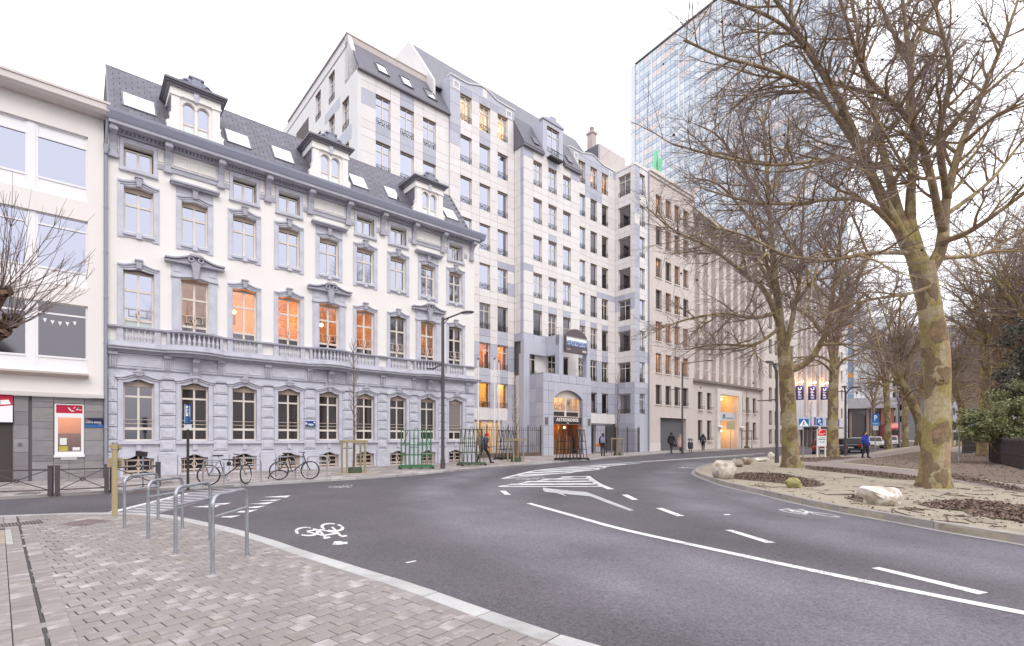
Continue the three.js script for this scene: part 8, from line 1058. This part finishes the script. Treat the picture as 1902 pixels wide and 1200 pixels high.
// ================================================================ VEHICLES
function car(label, pos, turn, color, type = 'estate', dims = [4.4, 1.75, 1.45]) {
  const [L, W, H] = dims, S = thing('parked_car', label, 'car', pos, turn, 'cars parked beside the park'), c = mat(null, { color, roughness: 0.28, metalness: 0.2, clearcoat: 0.8 }), gl = M.glassDark, hz = W / 2;
  const wx = [L * 0.19, L * 0.8], R = 0.31, arch = x => Array.from({ length: 9 }, (_, i) => { const t = i / 8 * PI; return [x - (R + 0.06) * Math.cos(t), 0.32 + (R + 0.06) * Math.sin(t)]; });
  const belt = H * 0.6, low = [[0.02, 0.42], [0.04, 0.25], ...arch(wx[0]), ...arch(wx[1]), [L - 0.06, 0.25], [L, 0.5], [L - 0.05, belt - 0.18], [L - 0.95, belt], [0.12, belt], [0.0, belt - 0.12]];
  part('body', slab(low, -hz, hz, [], 0.07), c, S);
  const gh = type === 'hatch' ? [[0.12, belt], [0.42, H - 0.06], [L * 0.56, H - 0.04], [L - 1.0, belt]] : [[0.1, belt], [0.3, H - 0.07], [L * 0.6, H - 0.05], [L - 0.98, belt]];
  part('windows', slab(gh, -hz + 0.12, hz - 0.12, [], 0.09), gl, S); const rf = type === 'hatch' ? [[0.4, H - 0.08], [0.5, H], [L * 0.54, H], [L * 0.58, H - 0.08]] : [[0.28, H - 0.09], [0.4, H], [L * 0.58, H], [L * 0.63, H - 0.1]]; part('roof', slab(rf, -hz + 0.16, hz - 0.16, [], 0.03), c, S);
  for (const s of [-1, 1]) { const z = s * (hz - 0.14); part('pillar', [beam(V(gh[0][0], belt, z), V(gh[1][0], H - 0.07, z * 0.93), 0.12, 0.05), beam(V(L * 0.36, belt, z), V(L * 0.36, H - 0.05, z * 0.92), 0.07, 0.05), beam(V(gh[3][0], belt, z), V(gh[2][0], H - 0.05, z * 0.93), 0.07, 0.05)], c, S); part('headlight', box(L - 0.14, L - 0.01, belt - 0.3, belt - 0.16, s * (hz - 0.42), s * (hz - 0.1)), plain(0.75, 0.77, 0.8, 0.15), S); part('tail_light', box(-0.012, 0.12, belt - 0.28, belt - 0.06, s * (hz - 0.3), s * (hz - 0.02)), plain(0.45, 0.02, 0.02, 0.25), S); part('mirror', box(L - 1.35, L - 1.2, belt, belt + 0.13, s * hz, s * (hz + 0.17)), c, S);
    for (const x of wx) { const w = new THREE.Group(); w.name = 'wheel'; S.add(w); w.position.set(x, R, s * (hz - 0.09)); part('tyre', new THREE.CylinderGeometry(R, R, 0.2, 22).rotateX(PI / 2), M.rubber, w); part('rim', [new THREE.CylinderGeometry(R * 0.64, R * 0.64, 0.03, 18).rotateX(PI / 2).translate(0, 0, s * 0.095)], M.galv, w); } }
  part('bumper', [box(-0.04, 0.1, 0.26, 0.46, -hz + 0.08, hz - 0.08)], type === 'red' ? c : plain(0.05, 0.05, 0.055, 0.5), S); part('bumper', box(L - 0.1, L + 0.03, 0.26, 0.44, -hz + 0.08, hz - 0.08), plain(0.05, 0.05, 0.055, 0.5), S); part('number_plate', box(-0.05, -0.035, 0.48, 0.59, -0.26, 0.26), plain(0.7, 0.7, 0.68), S); part('number_plate', box(L + 0.02, L + 0.035, 0.34, 0.45, -0.26, 0.26), plain(0.7, 0.7, 0.68), S);
  return S;
}
{
  const q = (u, v) => P(u, v, 0), tp = Math.PI / 2;
  car('grey estate car with red tail lights behind the slim plane tree', q(1553, 844), 0.98, [0.1, 0.11, 0.12]); car('dark red car half hidden by the information board', q(1530, 845.5), 1.0, [0.2, 0.02, 0.03], 'hatch', [4, 1.7, 1.35]); car('black car behind the lamp post with shiny wheel', q(1580, 841.5), 0.8, [0.03, 0.03, 0.035]); car('small white car facing the path beside the parking sign', q(1622, 832), -2.1, [0.75, 0.75, 0.76], 'hatch', [3.6, 1.65, 1.5]); car('white car between the two lamp row trees', q(1656, 830), -2.25, [0.75, 0.75, 0.77], 'hatch', [4.1, 1.75, 1.6]); car('far cream car beyond the path trees', q(1712, 826), -2.2, [0.7, 0.68, 0.62], 'estate');
  car('silver car behind the black car', q(1600, 836), 1.1, [0.4, 0.42, 0.45], 'hatch');
  const S = thing('red_lorry', 'red lorry with a dark windscreen behind the white cars', 'lorry', q(1655, 824.5), -2.12), m = mat(null, { color: [0.55, 0.03, 0.04], roughness: 0.35, clearcoat: 0.6 }); part('cab', slab([[0, 0.5], [2.2, 0.5], [2.2, 1.9], [1.9, 3.0], [0, 3.1]], -1.2, 1.2, [], 0.06), m, S); part('windscreen', slab([[2.06, 1.75], [2.26, 1.75], [1.98, 2.8], [1.8, 2.8]], -1.05, 1.05), M.glassDark, S); part('wind_deflector', slab([[0, 3.1], [1.6, 3.1], [0.3, 4.0], [0, 4.0]], -1.1, 1.1, [], 0.05), plain(0.6, 0.16, 0.15, 0.4), S); part('box_body', box(-6.5, -0.2, 1.0, 3.9, -1.25, 1.25), m, S); for (const x of [1.3, -4.6]) for (const s of [-1, 1]) part('wheel', new THREE.CylinderGeometry(0.5, 0.5, 0.3, 20).rotateX(PI / 2).translate(x, 0.5, s * 1.05), M.rubber, S); part('bumper', box(2.1, 2.35, 0.4, 0.8, -1.2, 1.2), plain(0.1, 0.1, 0.1), S); for (const s of [-1, 1]) part('headlight', box(2.18, 2.3, 0.9, 1.15, s * 0.7, s * 1.1), plain(0.8, 0.8, 0.8, 0.2), S);
}
// ================================================================ PEOPLE
function person(label, pos, turn, o) {
  const h = o.h || 1.72, k = h / 1.72, S = thing('person', label, 'person', pos, turn), st = o.stride || 0, C = o.c, pr = [], cap = (a, b, ra, rb, c) => pr.push({ a: V(...a).multiplyScalar(k), b: V(...b).multiplyScalar(k), ra: ra * k * (c === C.skin ? 1 : 1.16), rb: rb * k * (c === C.skin ? 1 : 1.16), c }), ln = o.lean || 0, sw = o.swing === undefined ? st : o.swing;
  const L = y => ln * Math.max(0, y - 0.95);                        // forward lean of the upper body
  cap([0, 0.98, L(0.98)], [0, 1.2, L(1.2)], 0.145, 0.15, C.top); cap([-0.09, 1.36, L(1.36)], [0.09, 1.36, L(1.36)], 0.125, 0.125, C.top); cap([-0.15, 1.42, L(1.42)], [0.15, 1.42, L(1.42)], 0.075, 0.075, C.top); cap([0, 1.46, L(1.46)], [0, 1.54, L(1.54) + 0.01], 0.06, 0.055, C.skin); cap([0, 1.585, L(1.58) + 0.035], [0, 1.64, L(1.64) + 0.02], 0.078, 0.094, C.skin); cap([0, 1.6, L(1.6) + 0.1], [0, 1.62, L(1.62) + 0.105], 0.022, 0.018, C.skin);
  for (const s of [-1, 1]) {
    const f = s * st, kn = [s * 0.1, 0.5, f * 0.26 + 0.03 + L(0.5)], an = [s * 0.1, 0.09, f * 0.45 - (f < 0 ? 0.04 : 0)]; cap([s * 0.09, 0.93, 0], kn, 0.095, 0.065, C.leg); cap(kn, an, 0.064, 0.045, C.leg); cap([an[0], 0.045, an[2] - 0.03], [an[0] * 1.1, 0.035, an[2] + 0.16], 0.045, 0.034, C.shoe);
    const hx = s * (o.wide || 0.26), el = o.up && s === o.up ? [s * 0.3, 1.2, L(1.2) + 0.14] : [s * 0.265, 1.14, L(1.14) - f * 0.0 - s * sw * 0.16], ha = o.up && s === o.up ? [s * 0.22, 1.52, L(1.52) + 0.16] : [hx, 0.88, L(0.95) - s * sw * 0.34 + 0.06]; cap([s * 0.2, 1.4, L(1.4)], el, 0.062, 0.05, C.top); cap(el, ha, 0.05, 0.036, C.top); const dv = V(...ha).sub(V(...el)).normalize(); const e = V(...ha).addScaledVector(dv, 0.06); cap(ha, [e.x, e.y, e.z], 0.034, 0.034, C.skin); for (let q = 0; q < 4; q++) { const b = e.clone().add(V(0, 0, (q - 1.5) * 0.02)), t = b.clone().addScaledVector(dv, 0.075 - Math.abs(q - 1.3) * 0.012).add(V(-s * 0.02, 0, 0)); cap([b.x, b.y, b.z], [t.x, t.y, t.z], 0.013, 0.01, C.skin); } cap([e.x, e.y - 0.0, e.z + 0.03], [e.x - s * 0.01, e.y - 0.03, e.z + 0.065], 0.013, 0.01, C.skin);
  }
  if (o.coat) { cap([0, 1.1, L(1.1)], [0, o.coat + 0.12, -0.02], 0.17, o.flare || 0.2, C.top); }
  cap([0, 1.65, L(1.65) - 0.015], [0, 1.63 - (o.hair || 0), L(1.6) - 0.04], 0.1, o.bush || 0.085, C.hair);
  const N = 76, size = 1.02 * k, cy = 0.9 * k, mc = new MarchingCubes(N, new THREE.MeshBasicMaterial(), false, false, 60000); mc.isolation = 0; const A = V(), Bv = V(), Pp = V(), dist = (p, q) => { A.subVectors(q.b, q.a); Bv.subVectors(p, q.a); const t = Math.max(0, Math.min(1, Bv.dot(A) / Math.max(1e-9, A.lengthSq()))); return Bv.addScaledVector(A, -t).length() - (q.ra + (q.rb - q.ra) * t); };
  for (let z = 0; z < N; z++) for (let y = 0; y < N; y++) for (let x = 0; x < N; x++) { Pp.set((x - N / 2) / (N / 2) * size, (y - N / 2) / (N / 2) * size + cy, (z - N / 2) / (N / 2) * size); let d = 1, far = Math.abs(Pp.x) > 0.5 * k; if (!far) for (const q of pr) { const e = dist(Pp, q); if (e < 0.1 || e < d) { const kk = 0.025, hh = Math.max(0, Math.min(1, 0.5 + 0.5 * (d - e) / kk)); d = d * (1 - hh) + e * hh - kk * hh * (1 - hh); } } mc.field[z * N * N + y * N + x] = -d; }
  mc.update(); const cnt = mc.count !== undefined ? mc.count : mc.geometry.drawRange.count, ps = new Float32Array(cnt * 3), ns = new Float32Array(cnt * 3), cs = new Float32Array(cnt * 3);
  for (let i = 0; i < cnt; i++) { Pp.set(mc.positionArray[3 * i] * size, mc.positionArray[3 * i + 1] * size + cy, mc.positionArray[3 * i + 2] * size); ps.set([Pp.x, Pp.y, Pp.z], 3 * i); ns.set([mc.normalArray[3 * i], mc.normalArray[3 * i + 1], mc.normalArray[3 * i + 2]], 3 * i); let b = 9, c = C.top; for (const q of pr) { const e = dist(Pp, q); if (e < b) { b = e; c = q.c; } } cs.set(c, 3 * i); }
  const g = new THREE.BufferGeometry(); g.setAttribute('position', new THREE.BufferAttribute(ps, 3)); g.setAttribute('normal', new THREE.BufferAttribute(ns, 3)); g.setAttribute('color', new THREE.BufferAttribute(cs, 3)); g.setAttribute('uv', new THREE.BufferAttribute(new Float32Array(cnt * 2), 2)); g.computeBoundingBox();
  const body = add(new THREE.Mesh(g, mat(null, { color: [1, 1, 1], roughness: 0.85, vertexColors: true })), 'body', S); body.position.y = -Math.max(0, 0); S.userData.k = k; delete S.userData.k; return S;
}
{
  const sk = [0.5, 0.31, 0.23], bk = [0.025, 0.022, 0.026], navy = [0.05, 0.055, 0.1], jean = [0.06, 0.07, 0.13], hairD = [0.03, 0.022, 0.02];
  const bag = (name, label, p, turn, w, h, d, c, off, o2 = {}) => { const B = thing(name, label, o2.cat || 'bag', p.clone(), turn); part('pack', [slab([[-w / 2, 0], [w / 2, 0], [w / 2 * 0.95, h * 0.8], [w / 2 * 0.6, h], [-w / 2 * 0.6, h], [-w / 2 * 0.95, h * 0.8]], 0, d, [], Math.min(0.03, d * 0.3)).translate(off[0], off[1], off[2])], plain(...c, 0.8), B); part('pocket', slab(rect(-w * 0.36, w * 0.36, h * 0.1, h * 0.5), -0.03, 0.01, [], 0.01).translate(off[0], off[1], off[2]), plain(...c.map(x => x * 0.8), 0.8), B); part('strap', [tube([V(off[0] - w * 0.3, off[1] + h * 0.9, off[2] + d), V(off[0] - w * 0.3, off[1] + h * 1.04, off[2] + d + 0.1), V(off[0] - w * 0.32, off[1] + h * 0.7, off[2] + d + 0.26)], 0.018, 6), tube([V(off[0] + w * 0.3, off[1] + h * 0.9, off[2] + d), V(off[0] + w * 0.3, off[1] + h * 1.04, off[2] + d + 0.1), V(off[0] + w * 0.32, off[1] + h * 0.7, off[2] + d + 0.26)], 0.018, 6)], plain(...c.map(x => x * 0.6), 0.8), B); };
  let p = P(899, 860, FP); person('person in dark clothes and red cap striding past the fence', p, 1.35, { h: 1.72, stride: 0.85, lean: 0.28, c: { skin: sk, top: navy, leg: bk, shoe: bk, hair: [0.5, 0.02, 0.05] } }); bag('backpack', 'grey backpack on the striding person in the red cap', p, 1.35, 0.36, 0.5, 0.24, [0.2, 0.17, 0.2], [0, 1.02, -0.36], { cat: 'backpack' });
  p = P(1120, 847, FP); person('person seen from behind walking towards the passage gate', p, PI * 0.92, { h: 1.74, stride: 0.25, c: { skin: sk, top: [0.04, 0.04, 0.06], leg: [0.05, 0.045, 0.06], shoe: bk, hair: [0.05, 0.045, 0.06] } }); bag('backpack', 'lilac grey backpack on the person by the passage gate', p, PI * 0.92, 0.36, 0.44, 0.18, [0.32, 0.31, 0.42], [0, 1.02, -0.33], { cat: 'backpack' }); bag('orange_bag', 'orange bag carried by the person at the passage gate', p, PI * 0.92, 0.3, 0.28, 0.12, [0.75, 0.22, 0.02], [0.36, 0.72, -0.06]);
  p = P(1247, 841.5, FP); person('person in black coat walking past the garage door', p, PI * 0.75, { h: 1.84, stride: 0.45, coat: 0.75, flare: 0.19, c: { skin: sk, top: bk, leg: [0.04, 0.035, 0.05], shoe: bk, hair: hairD } }); bag('briefcase', 'dark briefcase carried by the person in the black coat', p, PI * 0.75, 0.36, 0.28, 0.1, [0.06, 0.04, 0.04], [-0.32, 0.56, 0.05]);
  p = P(1264, 838.5, FP); person('person in pale pink coat behind the lamp post', p, PI * 0.7, { h: 1.7, stride: 0.4, coat: 0.5, flare: 0.26, hair: 0.12, c: { skin: sk, top: [0.55, 0.36, 0.33], leg: bk, shoe: bk, hair: [0.4, 0.28, 0.16] } });
  p = P(1306, 837, FP); person('person with bushy hair and dark jacket near the litter bin', p, PI * 0.85, { h: 1.72, stride: 0.35, hair: 0.1, bush: 0.16, c: { skin: sk, top: [0.045, 0.04, 0.045], leg: bk, shoe: [0.2, 0.2, 0.2], hair: hairD } }); bag('backpack', 'dark grey backpack on the person near the litter bin', p, PI * 0.85, 0.34, 0.42, 0.16, [0.09, 0.09, 0.11], [0, 1.0, -0.3], { cat: 'backpack' });
  p = P(1415, 829.5, FP); person('person in long black coat walking beyond the entrance', p, PI * 0.8, { h: 1.82, stride: 0.3, coat: 0.55, flare: 0.23, c: { skin: sk, top: bk, leg: bk, shoe: bk, hair: hairD } }); bag('handbag', 'black bag carried by the person in the long coat', p, PI * 0.8, 0.4, 0.34, 0.14, [0.02, 0.02, 0.02], [0.34, 0.5, 0]);
  p = P(1437.5, 828.5, FP); person('person in grey blue jacket beside the double armed lamp', p, PI * 0.6, { h: 1.75, stride: 0.35, c: { skin: sk, top: [0.14, 0.15, 0.21], leg: [0.07, 0.06, 0.09], shoe: bk, hair: [0.2, 0.16, 0.16] } });
  p = P(1455, 835, 0); person('person in yellow high visibility jacket behind the mottled tree', p, PI * 0.55, { h: 1.78, stride: 0.4, c: { skin: sk, top: [0.55, 0.75, 0.02], leg: [0.4, 0.38, 0.4], shoe: bk, hair: [0.6, 0.6, 0.6] } });
  p = P(1607.5, 850.5, PK); person('person in bright blue jacket walking along the park path', p, 0.25, { h: 1.8, stride: 0.22, hair: 0.14, bush: 0.16, wide: 0.34, up: -1, coat: 0.98, flare: 0.2, c: { skin: sk, top: [0.035, 0.06, 0.42], leg: [0.03, 0.028, 0.05], shoe: bk, hair: hairD } });
}
renderer.render(scene, camera);
